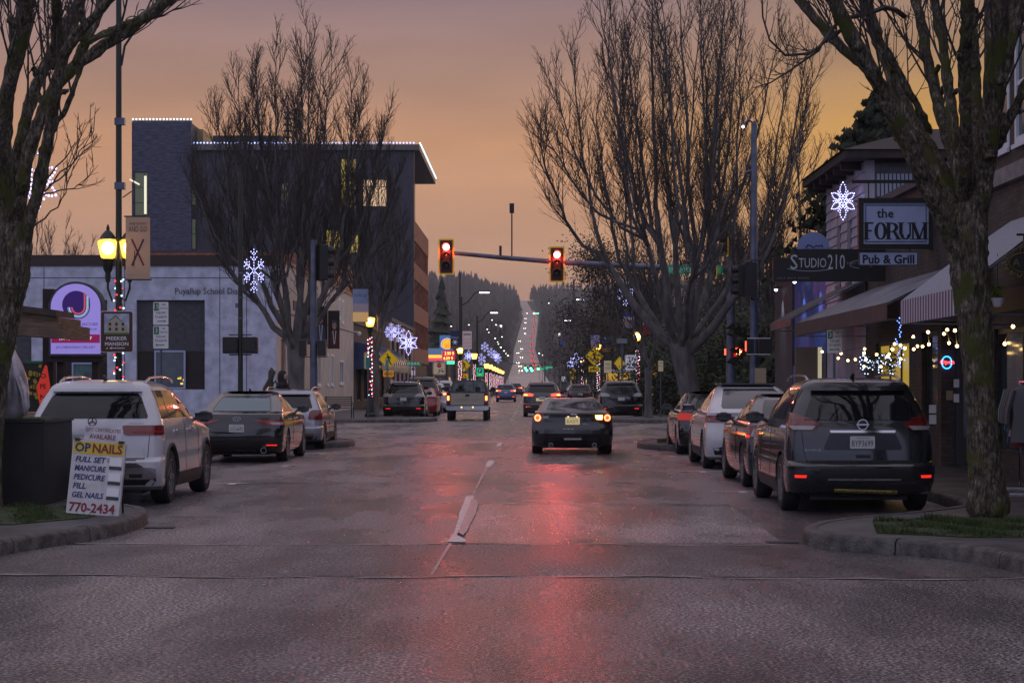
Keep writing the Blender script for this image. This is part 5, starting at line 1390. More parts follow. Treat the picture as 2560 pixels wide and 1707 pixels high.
# beyond the crossing
def far_suv(name, label, x, y, L, W, H, pm, tail, txt=None, refl=True, **kw):
    t_, B, s, w_ = build_suv(name, label, x, y, L, W, H, pm, None, dict(glass=(1.18, 1.52), gw=(.68, .57)), **kw)
    if tail == 'clear': lamps(B, t_, [(1.0 * s, .60, 1.0), (1.04 * s, .5, 1.05), (1.13 * s, .62, 1.05), (1.16 * s, .7, 1.0)], M_lensc)
    elif tail == 'lit':
        lamps(B, t_, [(1.0 * s, .50, 1.0), (1.03 * s, .44, 1.05), (1.10 * s, .44, 1.05), (1.13 * s, .60, 1.0)], M_tail)
        B.patch([(1.03 * s, .72, .90), (1.09 * s, .74, .90)], M_tailhot, 'lamp_core', t_, .022, 4, .02, mirror=True)
    else: lamps(B, t_, [(.9 * s, .66, 1.0), (.94 * s, .62, 1.04), (1.13 * s, .66, 1.04), (1.16 * s, .74, 1.0)], M_lensr)
    if refl: B.patch([(.46 * s, .60, .80), (.50 * s, .60, .80)], M_refl if tail != 'lit' else M_tail, 'reflector', t_, .015, 4, .03, mirror=True)
    plate(t_, 0, B.pt(.90 * s, 0)[1] - .02, .90 * s, txt)
    return t_, B
far_suv('parked_car', 'black crossover parked nearest beyond the crossing on the left kerb', -5.02, 86.6, 4.75, 1.93, 1.75, M_blackp, 'clear')
M_redp = paint('red_paint', (.30, .012, .015), .22, .1)
t_, B = car('parked_car', 'red car parked between the black crossover and the boxy wagon', FAST, 4.4, 1.78, 1.48, -4.75, 94.5, M_redp, 2.6, r=.32)
sedan_common(t_, B, 4.4, 1.78, 1.48); lamps(B, t_, [(.75, .62, 1.0), (.95, .66, 1.0)], M_lensr)
M_brn = paint('dark_brown_paint', (.028, .018, .016), .25, .2)
far_suv('parked_car', 'tall boxy dark wagon with roof rack behind the red car', -5.05, 101.5, 4.7, 1.92, 2.02, M_brn, 'red')
for k in range(5): pass
t_, B = far_suv('parked_car', 'white crossover parked beside the pickup, its one red lamp showing', -4.85, 106.8, 4.5, 1.85, 1.70, M_pearl, 'lit', refl=False)
far_suv('parked_car', 'white van-like SUV behind the white crossover on the left kerb', -4.75, 116, 4.9, 1.95, 1.85, M_pearl, 'red')
M_greyp = paint('warm_grey_paint', (.07, .065, .07), .25, .4)
t_, B = far_suv('moving_car', 'grey crossover with lit tail lights ahead of the coupe', 1.42, 93.3, 4.6, 1.88, 1.74, M_greyp, 'lit')
B.patch([(.78, -.30, .30), (.93, -.30, .30)], M_platelit, 'plate_glow_panel', t_, .004, 6, .01)
t_, B = far_suv('parked_car', 'black luxury SUV with clear lamps parked at the far right corner', 5.02, 86.3, 4.85, 2.0, 1.78, M_blackp, 'clear')
B.patch([(.99, -.45, .45), (1.01, -.45, .45)], M_chrome, 'chrome_strip', t_, .02, 8, .02)
far_suv('parked_car', 'dark hatchback parked beyond the black luxury SUV', 4.55, 139, 4.4, 1.9, 1.62, M_brn, 'red')
far_suv('parked_car', 'small white car far along the right kerb', 4.9, 168, 4.4, 1.8, 1.5, M_pearl, 'red')
M_bluep = paint('steel_blue_paint', (.08, .13, .24), .25, .3)
far_suv('moving_car', 'light blue hatchback in the left lane with glowing lamps', -1.39, 172, 4.2, 1.85, 1.62, M_bluep, 'lit')
far_suv('moving_car', 'pale car just right of the blue hatchback in the distance', 1.3, 226, 4.4, 1.85, 1.6, M_silver, 'lit')
far_suv('moving_car', 'farthest dark car with red lamps under the green signals', -1.2, 262, 4.5, 1.9, 1.75, M_brn, 'lit')
far_suv('parked_car', 'teal green car parked past the pickup on the left kerb', -4.7, 150, 4.4, 1.85, 1.55, paint('teal_green_paint', (.03, .2, .13)), 'red')
far_suv('moving_car', 'red lamped car waiting before the far signals in the right lane', 1.5, 285, 4.5, 1.9, 1.7, M_greyp, 'lit')

# pickup truck
M_beige = paint('beige_tailgate_paint', (.36, .33, .26), .4, coat=.4); M_dkgreen = paint('dark_green_paint', (.02, .028, .024), .3)
t_ = thing('pickup_truck', 'old beige and dark pickup with lit lamps and driver in the left lane', 'truck', (-1.95, 83.0, 0))
W_ = .93
def tb_(pts, y0, y1, m, name, par=t_): return MB().prism(pts, y0, y1).build(name, m, par, smooth=30)
b = MB(); b.box(-W_, -W_ + .08, .1, 2.15, .62, 1.24); b.box(W_ - .08, W_, .1, 2.15, .62, 1.24); b.box(-W_ + .08, W_ - .08, .2, 2.15, .62, .68); b.build('bed', M_dkgreen, t_)
tb_(rrect(-.74, .74, .70, 1.22, .03), .04, .12, M_beige, 'tailgate')
MB().box(-.09, .09, .02, .045, 1.08, 1.17).build('tailgate_handle', M_trimk, t_)
text(t_, 'CHEVROLET', 0, .93, .10, mat('faded_tailgate_letter', (.26, .24, .18), .5), y=.03, w=1.1)
b = MB(); b.prism([(-.86, 1.24), (.86, 1.24), (.80, 1.55), (.70, 1.76), (.6, 1.80), (-.6, 1.80), (-.70, 1.76), (-.80, 1.55)], 2.2, 3.75); b.build('cab', M_dkgreen, t_, smooth=30)
MB().prism([(-.74, 1.28), (.74, 1.28), (.68, 1.66), (.62, 1.72), (-.62, 1.72), (-.68, 1.66)], 2.175, 2.197).build('rear_window', mat('pale_pickup_glass', (.10, .12, .11), .1, var=.4, scale=4, spec=.9), t_)
for x_ in (-.24, .22): MB().box(x_ - .012, x_ + .012, 2.165, 2.174, 1.29, 1.70).build('window_slider_bar', M_trimk, t_)
MB().ball((-.38, 2.165, 1.50), .11, 10).build('driver_silhouette', M_blk_ink, t_); MB().prism(rrect(-.60, -.18, 1.29, 1.42, .05), 2.16, 2.173).build('seat_back', M_blk_ink, t_); MB().prism(rrect(.28, .52, 1.29, 1.50, .05), 2.16, 2.173).build('headrest', M_blk_ink, t_)
MB().box(-W_ + .005, W_ - .005, 2.16, 5.1, .55, 1.235).build('front_body', M_dkgreen, t_)
MB().box(-W_ + .1, W_ - .1, .3, 5.0, .42, .61).build('frame', M_trimk, t_)
tb_([(-.95, .50), (-.93, .66), (.93, .66), (.95, .50), (.8, .46), (-.8, .46)], -.1, .05, M_chrome, 'bumper')
plate(t_, 0, -.108, .57, None, w=.31)
for sg in (-1, 1):
    MB().prism(rrect(sg * .835 - .075, sg * .835 + .075, .78, 1.18, .02), .01, .09).build('tail_light', M_lensr, t_)
    MB().prism(rrect(sg * .84 - .05, sg * .84 + .05, .90, 1.10, .02), -.005, .008).build('lamp_core', mat('pickup_lamp_glow', (1, .3, .1), .3, emit=(1, .22, .05), es=5, sampled=True), t_)
    MB().ball((sg * .25, -.11, .60), .035, 8).build('plate_lamp', lit('bumper_lamp', (1, .5, .15), 3), t_)
    o = MB().prism(rrect(-.11, .11, -.10, .10, .03), -.05, .05).build('wing_mirror', M_trimk, t_); o.location = (sg * 1.07, 3.5, 1.38)
    MB().cyl((sg * .84, 3.55, 1.3), (sg * 1.0, 3.5, 1.36), .02, 6).build('mirror_arm', M_trimk, t_)
    for yy in (1.15, 4.3): wheel(t_, sg * .80, yy, .36, sg, .24)
# ------------------------------------------------------------ signs, lamps, signals
random.seed(5)
M_globe = mat('acorn_globe_glow', (1, .7, .2), .4, emit=(1, .50, .05), es=2.0, sampled=True)
_n = M_globe.node_tree.nodes; _l = M_globe.node_tree.links
_t = _n.new('ShaderNodeBsdfTransparent'); _t.inputs[0].default_value = (1, .85, .5, 1); _x = _n.new('ShaderNodeMixShader'); _x.inputs[0].default_value = .5
_l.new(_n['Principled BSDF'].outputs[0], _x.inputs[1]); _l.new(_t.outputs[0], _x.inputs[2]); _l.new(_x.outputs[0], _n['Material Output'].inputs[0])
M_globehot = mat('acorn_globe_core', (1, 1, .8), .4, emit=(1, .85, .50), es=22, sampled=True)
M_farlamp = mat('orange_lamp_glow', (1, .5, .1), .4, emit=(1, .45, .08), es=5)
M_bulbr = mat('red_bulb', (.8, .02, .02), .3, emit=(1, .03, .04), es=3)
M_bulbw = mat('white_bulb', (.7, .9, 1), .3, emit=(.55, .85, 1), es=3)
M_bulbc = mat('cool_white_bulb', (.8, .8, 1), .3, emit=(.45, .46, 1), es=3.2)
M_bulbwarm = mat('warm_bulb', (1, .7, .3), .3, emit=(1, .62, .22), es=14, sampled=True)
M_bulbblue = mat('blue_bulb', (.1, .2, 1), .3, emit=(.12, .25, 1), es=5)
M_lampg = mat('dark_green_cast_iron', (.012, .022, .016), .45)

def cable_lights(parent, h0, h1, r, turns, n, rb=.022):
    for m, ph, nm in ((M_bulbr, 0, 'red_bulbs'), (M_bulbw, .5, 'white_bulbs')):
        b = MB()
        for i in range(n):
            t = (i + ph) / n + random.uniform(-.3, .3) / n; a = t * turns * 2 * PI + ph * 3
            b.ball((math.cos(a) * (r + .02), math.sin(a) * (r + .02), h0 + (h1 - h0) * t), rb, 4)
        b.build(nm, m, parent, kind='stuff')
    MB().tube([(math.cos(a) * (r + .006), math.sin(a) * (r + .006), h0 + (h1 - h0) * a / (turns * 2 * PI)) for a in [k * turns * 2 * PI / 120 for k in range(121)]], .005, 3).build('light_cable', M_black, parent)

def acorn(parent, x, z, s=1.0, far=False):
    g = MB().lathe([(.07 * s, 0), (.13 * s, .02 * s), (.155 * s, .12 * s), (.19 * s, .26 * s), (.20 * s, .33 * s), (.15 * s, .36 * s)], (x, 0, z), 16).build('globe', M_farlamp if far else M_globe, parent, smooth=50)
    MB().lathe([(.135 * s, .359 * s), (.17 * s, .375 * s), (.12 * s, .46 * s), (.07 * s, .52 * s), (.03 * s, .55 * s), (.035 * s, .59 * s), (.012 * s, .66 * s)], (x, 0, z), 14).build('cap', M_lampg, parent, smooth=50)
    MB().lathe([(.04 * s, -.45 * s), (.06 * s, -.34 * s), (.05 * s, -.28 * s), (.09 * s, -.2 * s), (.11 * s, -.06 * s), (.125 * s, -.002 * s)], (x, 0, z), 12).build('fitter', M_lampg, parent, smooth=50)
    if not far: MB().ball((x, -.0, z + .21 * s), .125 * s, 12).build('bulb', M_globehot, parent)
def lamp_post(name, label, x, y, H, top, zl=4.1, twin=True, lights=None, s=1.0, far=False, base=.15, group=None, dx=.28):
    t_ = thing(name, label, 'street lamp', (x, y, base), 0, group)
    MB().lathe([(.24, 0), (.24, .12), (.18, .18), (.16, .6), (.11, .75), (.085, .9), (.07, 1.2), (.055, H)], (0, 0, 0), 12).build('pole', M_lampg, t_, smooth=40)
    for sx in ((-dx, dx) if twin else (0,)):
        acorn(t_, sx, zl - base, s, far)
        if twin: MB().tube([(0, 0, zl - base - .75), (sx * .6, 0, zl - base - .85), (sx, 0, zl - base - .6), (sx, 0, zl - base - .4 * s)], .025, 6).build('bracket', M_lampg, t_)
    if lights: cable_lights(t_, *lights)
    return t_
# near lamp post on the left
lx, ly = X(297, 38), 38
t_ = lamp_post('street_lamp', 'tall lamp post with twin yellow acorn lamps left of the banner', lx, ly, 9.6, 0, 4.15, True, None, 1.05, dx=.22)
for c_ in t_.children:
    if c_.name.startswith('globe') or c_.name.startswith('cap') or c_.name.startswith('fitter') or c_.name.startswith('bulb'): pass
cable_lights(t_, 1.0, 3.65, .075, 9, 30, .02)
b = MB().tube([(.05, 0, 7.9), (.12, 0, 8.3), (.32, 0, 8.6), (.75, 0, 9.0), (1.3, 0, 9.35)], .028, 6)
sp = [(.30 + .17 * math.cos(a), 0, 8.78 + .12 * math.sin(a)) for a in [PI * 1.6 - k * .35 for k in range(13)]]
b.tube(sp, .012, 5); b.tube([(.48 + .10 * math.cos(a), 0, 8.93 + .10 * math.sin(a)) for a in [PI * .1 + k * .4 for k in range(11)]], .012, 5)
b.build('scroll_bracket', M_lampg, t_)
for zz in (6.7, 5.4): MB().box(-.075, .13, -.07, .07, zz, zz + .14).build('pole_clamp', M_galv, t_)
MB().obox((.17, 0, 5.30), (.22, .02, .02), ry=R(-35)).build('banner_bracket', M_black, t_)
def banner(label, x0, x1, y0, y1, Y, m, draws, cat='banner', m_arm=M_black, arm=None):
    w = (x1 - x0) / 4700 * Y; h = (y1 - y0) / 4700 * Y
    t_ = thing('street_banner', label, cat, (X((x0 + x1) / 2, Y), Y, Z(y1, Y)))
    MB().box(-w / 2, w / 2, 0, .012, 0, h).build('cloth', m, t_)
    for zz in (0, h): MB().cyl((-w / 2 - .03, .006, zz), (w / 2 + .03, .006, zz), .014, 6).build('banner_rod', m_arm, t_)
    draws(t_, w, h); return t_
def ski(t_, w, h):
    k = mat('banner_ink_plum', (.07, .03, .045), .6)
    text(t_, 'GRAB YOUR SKIS', 0, h * .885, h * .04, k, y=-.006, w=w * .70); text(t_, 'AND GO', 0, h * .80, h * .085, k, y=-.006, w=w * .76)
    for sx in (1, -1):
        MB().obox((.0, -.004, h * .43), (w * .075, .004, h * .46), ry=R(24) * sx).build('ski_print', mat('ski_print_red', (.20, .03, .04), .6) if sx < 0 else k, t_)
    MB().obox((-w * .14, -.006, h * .33), (w * .03, .004, h * .26), ry=R(3)).build('pole_print', k, t_)
    text(t_, 'puyallupmainstreet.com', -w * .22, h * .07, h * .013, k, y=-.006, w=w * .36)
M_cloth = mat('cream_banner_cloth', (.50, .38, .30), .7, c2=(.56, .42, .30), scale=2)
_n = M_cloth.node_tree.nodes; _l = M_cloth.node_tree.links
_t = _n.new('ShaderNodeBsdfTranslucent'); _t.inputs[0].default_value = (.9, .75, .6, 1); _x = _n.new('ShaderNodeMixShader'); _x.inputs[0].default_value = .28
_l.new(_n['Principled BSDF'].outputs[0], _x.inputs[1]); _l.new(_t.outputs[0], _x.inputs[2]); _l.new(_x.outputs[0], _n['Material Output'].inputs[0])
banner('cream banner with crossed skis reading GRAB YOUR SKIS AND GO', 314, 375, 541, 699, 37.6, M_cloth, ski)
# second tall post with pedestrian heads
px_, py_ = X(601, 50), 50
t_ = lamp_post('signal_post', 'slim dark green post with two pedestrian heads before the lilac office', px_, py_, 7.0, 0, 4.1, False, None)
for c_ in list(t_.children):
    if not c_.name.startswith('pole'): bpy.data.objects.remove(c_)
for sx in (-1, 1): 
    MB().prism(rrect(sx * .26 - .2, sx * .26 + .2, 2.28, 2.72, .03), -.1, .12).build('pedestrian_head', M_black, t_)
    MB().prism(rrect(sx * .26 - .15, sx * .26 + .15, 2.34, 2.66, .02), -.13, -.102).build('hood', M_trimk, t_)
for zz in (2.25, 2.78): MB().cyl((-.3, 0, zz), (.3, 0, zz), .02, 6).build('bracket', M_galv, t_)
for zz in (3.2, 4.4, 3.75): MB().lathe([(.072, 0), (.072, .04)], (0, 0, zz), 10).build('pole_band', M_galv, t_)
MB().box(-.13, -.05, -.05, .03, 3.5, 3.62).build('junction_box', M_galv, t_)

def snowflake(label, px, py, Y, s, kind=0, yaw=0, group='lit snowflakes on the street', flat=1.0, pole_dx=None, m=None):
    t_ = thing('snowflake_decoration', label, 'decoration', (X(px, Y), Y, Z(py, Y)), yaw, group)
    fr_ = MB(); bl = MB(); P = []
    for k in range(6 if kind < 2 else 8):
        a = PI / 2 + 2 * PI * k / (6 if kind < 2 else 8); L = s * (1 if k % 3 == 0 else .82) if kind != 2 else s * (1 if k % 2 == 0 else .75)
        ux, uz = math.cos(a), math.sin(a); vx, vz = -uz, ux
        fr_.cyl((0, 0, 0), (ux * L, 0, uz * L), s * .008, 4)
        if kind == 1:                                      # petals
            for j in range(7):
                t = .25 + .75 * j / 6; w = .19 * math.sin(PI * min(1, (t - .25) / .75)) ** .8
                for sg in (-1, 1): P.append((ux * L * t + vx * sg * w * L, uz * L * t + vz * sg * w * L))
            for j in range(3): P.append((ux * L * (.12 + .1 * j), uz * L * (.12 + .1 * j)))
            for j in range(4): P.append((math.cos(a + PI / 6) * s * (.25 + .12 * j), math.sin(a + PI / 6) * s * (.25 + .12 * j)))
        else:
            for j in range(8): t = .12 + .88 * j / 7; P.append((ux * L * t, uz * L * t))
            for q in (.45, .72):
                for j in (1, 2):
                    for sg in (-1, 1): P.append((ux * L * (q + .09 * j) + vx * sg * L * .11 * j, uz * L * (q + .09 * j) + vz * sg * L * .11 * j))
                for sg in (-1, 1): fr_.cyl((ux * L * q, 0, uz * L * q), (ux * L * (q + .2) + vx * sg * L * .22, 0, uz * L * (q + .2) + vz * sg * L * .22), s * .006, 4)
    for x_, z_ in P: bl.ball((x_, -.02, z_), s * (.040 if kind == 1 else .034), 5)
    fr_.build('frame', M_galv, t_); bl.build('bulbs', m or M_bulbc, t_, kind='stuff')
    if pole_dx: MB().cyl((0, .03, 0), (pole_dx, .03, 0), .015, 5).build('arm', M_black, t_)
    t_.scale = (flat, 1, 1)
    return t_
snowflake('lit snowflake on the slim post before the lilac office', 635, 677, 49.6, .56, 0, flat=.62, pole_dx=-.45)
snowflake('lit snowflake on the clapboard house wall beside the pub sign', 2107, 503, 42.6, .42, 1, flat=.85, pole_dx=.4)
snowflake('big lit snowflake half hidden behind the limbs of the mossy tree', 88, 455, 38, .66, 1, flat=.9, pole_dx=-.5)
lamp_post('street_lamp', 'lamp post hidden behind the mossy tree, carrying a big snowflake', X(5, 38), 38.1, 7.5, 0, 5.2, False, None, .9)
snowflake('lit snowflake above the far right shops, seen left of the big tree trunk', 1565, 735, 100, .62, 0, pole_dx=.5)
snowflake('flower shaped lit snowflake above the blue awning', 1021, 857, 96, .60, 1, pole_dx=-.6)
snowflake('lit snowflake beside the lamp with the white and red wound lights', 978, 830, 108, .50, 2)
snowflake('small lit snowflake just above the blue awning', 996, 833, 118, .55, 0)
for i, (px, py, Y, s) in enumerate(((1212, 867, 190, .5), (1172, 890, 200, .6), (1228, 882, 220, .6), (1240, 890, 240, .6), (1203, 898, 175, .55), (1440, 905, 165, .8), (1496, 905, 170, .4), (1430, 912, 190, .7), (1245, 897, 205, .5))):
    lab = ('uppermost small snowflake on the left far kerb', 'small snowflake right of the two banners', 'small snowflake over the glowing lamp row', 'small snowflake low over the receding lamp posts', 'small snowflake beside the green parking sign', 'bright cluster snowflake at the small yellow diamond', 'tiny snowflake behind the large AHEAD diamond', 'snowflake just left of the small yellow diamond', 'tiny snowflake at the end of the lamp row')[i]
    snowflake(lab, px, py, Y, s, i % 2, group='small lit snowflakes farther down the street')

# posts of the far lamps with wound lights
def wound(px, Y, glob_py, label, s=1.0, far=True, banners=None, n=46, H=None):
    zl = Z(glob_py, Y) - .2
    return lamp_post('street_lamp', label, X(px, Y), Y, max(H or 0, zl - .3), 0, zl, False, (.9, zl - .6, .085, 14, n, .026), s * 1.15, far)
wound(925, 84.5, 806, 'lamp post wound with red and white lights beside the narrow bare tree', 1.0, far=False)
wound(1594, 101, 843, 'lamp post wound with red and white lights beside the white speed limit sign', 1.1, far=False)
wound(1150, 127, 877, 'lamp post with two banners behind the pickup, lights wound round it', 1.0, far=False, H=9)
wound(1496, 145, 868, 'lamp post wound with lights by the far right yellow crossing sign', 1.0)
wound(1456, 190, 905, 'small lamp post farther along the right kerb', 1.0)
for i, (px, Y, gy) in enumerate(((1186, 165, 892), (1216, 195, 916), (1226, 215, 918), (1234, 235, 922), (1241, 255, 925), (1247, 275, 928), (1252, 300, 930), (1257, 330, 932))):
    t_ = wound(px, Y, gy, ('nearest', 'second', 'third', 'fourth', 'fifth', 'sixth', 'seventh', 'farthest')[i] + ' of the light wound lamp posts receding along the left kerb', 1.15, n=40); t_['group'] = 'light wound lamp posts receding along the left kerb'

# LED street lights on tall masts
def cobra(label, px, Y, top, arm_dx, arm_up=.35, base=.15):
    z = Z(top, Y)
    t_ = thing('street_light', label, 'street light', (X(px, Y), Y, 0))
    MB().lathe([(.16, 0), (.14, .3), (.10, .5), (.07, z)], (0, 0, 0), 8).build('pole', M_black, t_)
    MB().tube([(0, 0, z - .6), (arm_dx * .4, 0, z - .35), (arm_dx * .8, 0, z + arm_up - .1), (arm_dx, 0, z + arm_up)], .04, 6).build('arm', M_black, t_)
    sg = 1 if arm_dx > 0 else -1
    MB().box(min(arm_dx, arm_dx + sg * .8), max(arm_dx, arm_dx + sg * .8), -.15, .15, z + arm_up - .03, z + arm_up + .08).build('lamp_head', M_galv, t_)
    MB().box(min(arm_dx + sg * .1, arm_dx + sg * .75), max(arm_dx + sg * .1, arm_dx + sg * .75), -.12, .12, z + arm_up - .09, z + arm_up - .034).build('led_panel', mat('white_led_panel', (1, 1, 1), .3, emit=(.85, .8, 1), es=7), t_)
    return t_
cobra('tall street light with curved arm over the left lane beyond the pickup', 1153, 128, 742, 1.15)
cobra('second street light farther down on the left, arm over the road', 1193, 170, 790, 1.1)
cobra('street light on the right with its arm pointing over the road before the hill', 1487, 170, 757, -.9)
cobra('small street light close to the utility poles on the right', 1442, 210, 808, -.6)

# traffic signals
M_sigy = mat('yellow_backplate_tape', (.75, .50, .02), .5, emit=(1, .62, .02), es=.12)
M_sigred = mat('red_signal_lens', (1, .2, .1), .3, emit=(1, .11, .07), es=38, sampled=True)
M_redglow = mat('red_reflecting_housing', (.20, .005, .005), .4)
M_lensoff = mat('unlit_lens', (.03, .045, .02), .2)
M_greenl = mat('green_signal_lens', (.1, 1, .6), .3, emit=(.10, 1, .55), es=7)
def signal(label, x, y, z, lit_='red', scale=1.0, facing=0, plate_=True, group=None):
    t_ = thing('traffic_signal', label, 'traffic light', (x, y, z), facing, group)
    if plate_:
        MB().prism(rrect(-.30, .30, -.69, .69, .05), .06, .08).build('backplate_border', M_sigy, t_)
        MB().prism(rrect(-.245, .245, -.635, .635, .03), .045, .059).build('backplate', mat('backplate_red_glow', (.16, .02, .02), .35), t_)  # red glow of the signal lamp put into the backplate colour
    MB().prism(rrect(-.18, .18, -.54, .54, .03), -.03, .20 if not plate_ else .044).build('housing', M_black, t_)
    for i, zz in enumerate((.36, 0, -.36)):
        on = {'red': 0, 'green': 2}.get(lit_, 9) == i
        b = MB(); n = 14
        for k in range(n):                                   # open visor
            a0, a1 = R(-40 + 260 * k / n), R(-40 + 260 * (k + 1) / n)
            b.q(*[(.155 * math.cos(a), yy, zz + .155 * math.sin(a)) for a, yy in ((a0, -.03), (a1, -.03), (a1, -.24), (a0, -.24))])
        b.build('visor', M_black, t_)
        MB().lathe([(.001, -.045), (.09, -.055), (.125, -.031)], (0, 0, zz), 20, 'y').build('lens', (M_sigred if lit_ == 'red' else M_greenl) if on else M_lensoff, t_, smooth=60)
    if lit_ == 'red':
        l_ = bpy.data.lights.new('signal_beam', 'SPOT'); l_.energy = 330 if 'left one' in label else 700; l_.color = (1, .10, .09); l_.shadow_soft_size = .14; l_.spot_size = R(44); l_.spot_blend = .9
        o = bpy.data.objects.new('signal_beam', l_); COL.objects.link(o); o.parent = t_; o.location = (0, -.27, .36); o.rotation_euler = (R(-82), 0, 0)
        l_ = bpy.data.lights.new('signal_glow', 'POINT'); l_.energy = 45; l_.color = (1, .06, .04); l_.shadow_soft_size = .06
        o = bpy.data.objects.new('signal_glow', l_); COL.objects.link(o); o.parent = t_; o.location = (0, -.36, .22)
    t_.scale = (scale,) * 3
    return t_
YS = 72.5
signal('left one of the two red traffic lights on the mast arm', X(1115.5, YS), YS, Z(641.5, YS))
signal('right one of the two red traffic lights on the mast arm, nearer the big tree', X(1392.5, YS), YS, Z(660.5, YS))
mast_ = thing('signal_mast', 'grey signal pole with long arm reaching left over the crossing', 'signal pole', (X(1828, YS), YS, 0))
def m_(px, py): return (X(px, YS) - X(1828, YS), .14, Z(py, YS))
MB().lathe([(.30, .1), (.30, .16), (.22, .2), (.20, 2), (.15, Z(555, YS))], (0, 0, 0), 14).build('pole', M_galv, mast_, smooth=40)
MB().tube([m_(1100, 629), m_(1250, 643), m_(1400, 655), m_(1640, 668), (0, .14, Z(672, YS))], [.075, .09, .10, .12, .15], 10).build('mast_arm', M_galv, mast_, smooth=50)
b = MB().cyl(m_(1279.5, 652), m_(1279.5, 520), .028, 6); b.build('camera_riser', M_black, mast_)
b = MB().box(*[v for p in zip((m_(1279.5, 0)[0] - .09, .05), (m_(1279.5, 0)[0] + .09, .23)) for v in p], Z(532, YS), Z(508, YS)); b.build('video_camera', M_black, mast_)
b = MB().cyl(m_(1251, 640), m_(1251, 622), .05, 6); b.box(m_(1251, 0)[0] - .05, m_(1251, 0)[0] + .05, .08, .20, Z(628, YS), Z(614, YS)); b.build('detector', M_black, mast_)
for px, lab, txt, w in ((1705, 'green street name sign ending in ER W on the mast arm', 'W MEEKER   W', 1.95),):
    s_ = thing('street_name_sign', lab, 'street sign', (X(1737, YS), YS - .12, Z(675, YS)))
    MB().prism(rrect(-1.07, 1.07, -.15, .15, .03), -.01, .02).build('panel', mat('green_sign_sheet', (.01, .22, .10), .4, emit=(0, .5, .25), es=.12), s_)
    text(s_, 'MEEKER', -.05, 0, .17, M_wht_sign, y=-.016, w=1.1); text(s_, 'W', .86, 0, .15, mat('pale_yellow_ink', (.7, .6, .3), .5), y=-.016); text(s_, 'ST E', -.86, 0, .15, M_wht_sign, y=-.016, w=.30)
# post-top signals by the mast, seen from the side and back
for i, (px, py, rot, lab) in enumerate(((1812, 600, -PI / 2, 'unlit looking signal with yellow backplate edge, highest on the mast'), (1784, 655, -PI / 2, 'lower signal left of the mast, turned sideways'))):
    signal(lab, X(px, YS), YS - .3, Z(py, YS), None, .95, rot)
# near corner pole on the right
YN = 50.5
np_ = thing('signal_mast', 'tall grey corner pole with long arm light and pedestrian heads', 'signal pole', (X(1885, YN), YN, 0))
MB().lathe([(.20, .1), (.20, .16), (.13, .2), (.11, 3), (.075, Z(305, YN))], (0, 0, 0), 14).build('pole', M_galv, np_, smooth=40)
MB().tube([(0, 0, Z(310, YN)), (-.15, -.02, Z(300, YN)), (-.28, -.05, Z(312, YN))], .03, 6).build('lamp_arm', M_galv, np_)
MB().ball((-.30, -.05, Z(318, YN)), .04, 8).build('photo_cell', mat('cell_glow', (1, 1, 1), .3, emit=(.7, .7, 1), es=4), np_)
MB().cyl((-.25, .0, Z(432, YN)), (.03, 0, Z(424, YN)), .035, 6).build('bracket', M_galv, np_)
signal('black signal on the corner pole facing the side street', X(1846, YN), YN - .1, Z(702, YN), None, .8, -PI / 2, plate_=False)
signal('signal with dark backplate seen edge on beside the corner pole', X(1872, YN), YN - .4, Z(702, YN), None, .85, PI, plate_=False)
b = MB(); 
for a_ in ((-.13, -.10), (.08, .11)): b.box(a_[0], a_[1], -.42, -.40, Z(751, YN), Z(653, YN))
b.box(-.13, .11, -.42, -.40, Z(655, YN), Z(652, YN)); b.box(-.13, .11, -.42, -.40, Z(752, YN), Z(749, YN)); b.build('backplate_frame', M_black, np_)
for sx, w in ((-.10, .16), (.30, .34)):
    MB().prism(rrect(sx - w / 2, sx + w / 2, Z(885, YN), Z(849, YN), .02), -.12, .12).build('pedestrian_head', M_black, np_)
for zz in (846, 886): MB().cyl((-.2, -.13, Z(zz, YN)), (.42, -.13, Z(zz, YN)), .012, 6).build('bracket', M_wht_sign, np_)
MB().box(-.25, -.222, -.14, -.10, Z(878, YN), Z(853, YN)).build('red_hand_edge', mat('red_edge_glow', (1, .1, .05), .3, emit=(1, .09, .04), es=3), np_)
MB().box(-.0, .30, -.2, -.17, Z(960, YN), Z(920, YN)).build('notice_sheet', mat('yellowed_sheet', (.45, .35, .22), .6), np_)
# lit red hand on the mast
ph = thing('pedestrian_signal', 'pedestrian signal showing a glowing red hand on the grey mast', 'pedestrian signal', (X(1843, YS) + .0, YS - .35, Z(880, YS)))
MB().prism(rrect(-.21, .21, -.22, .22, .03), 0, .2).build('housing', M_black, ph)
MB().prism(rrect(-.17, .17, -.18, .18, .02), -.01, -.001).build('screen', mat('red_screen_halo', (.5, .01, .01), .3, emit=(1, .02, .01), es=.5), ph)
M_hand = mat('hand_symbol_glow', (1, .5, .2), .3, emit=(1, .35, .12), es=12, sampled=True)
b = MB(); b.prism([(-.06, -.13), (.05, -.13), (.07, -.02), (.07, .03), (-.08, .03), (-.08, -.04)], -.02, -.011)
for k in range(4): b.prism(rrect(-.08 + k * .038, -.05 + k * .038, .031, .10 + (.03, .045, .04, .01)[k], .01), -.02, -.011)
b.prism([(.071, -.05), (.13, .02), (.11, .045), (.071, .01)], -.02, -.011); b.build('hand_symbol', M_hand, ph)
MB().box(-1.33 + .8, -.47, -.03, .03, -.12, .12).build('side_glow', mat('red_edge_glow'), ph)
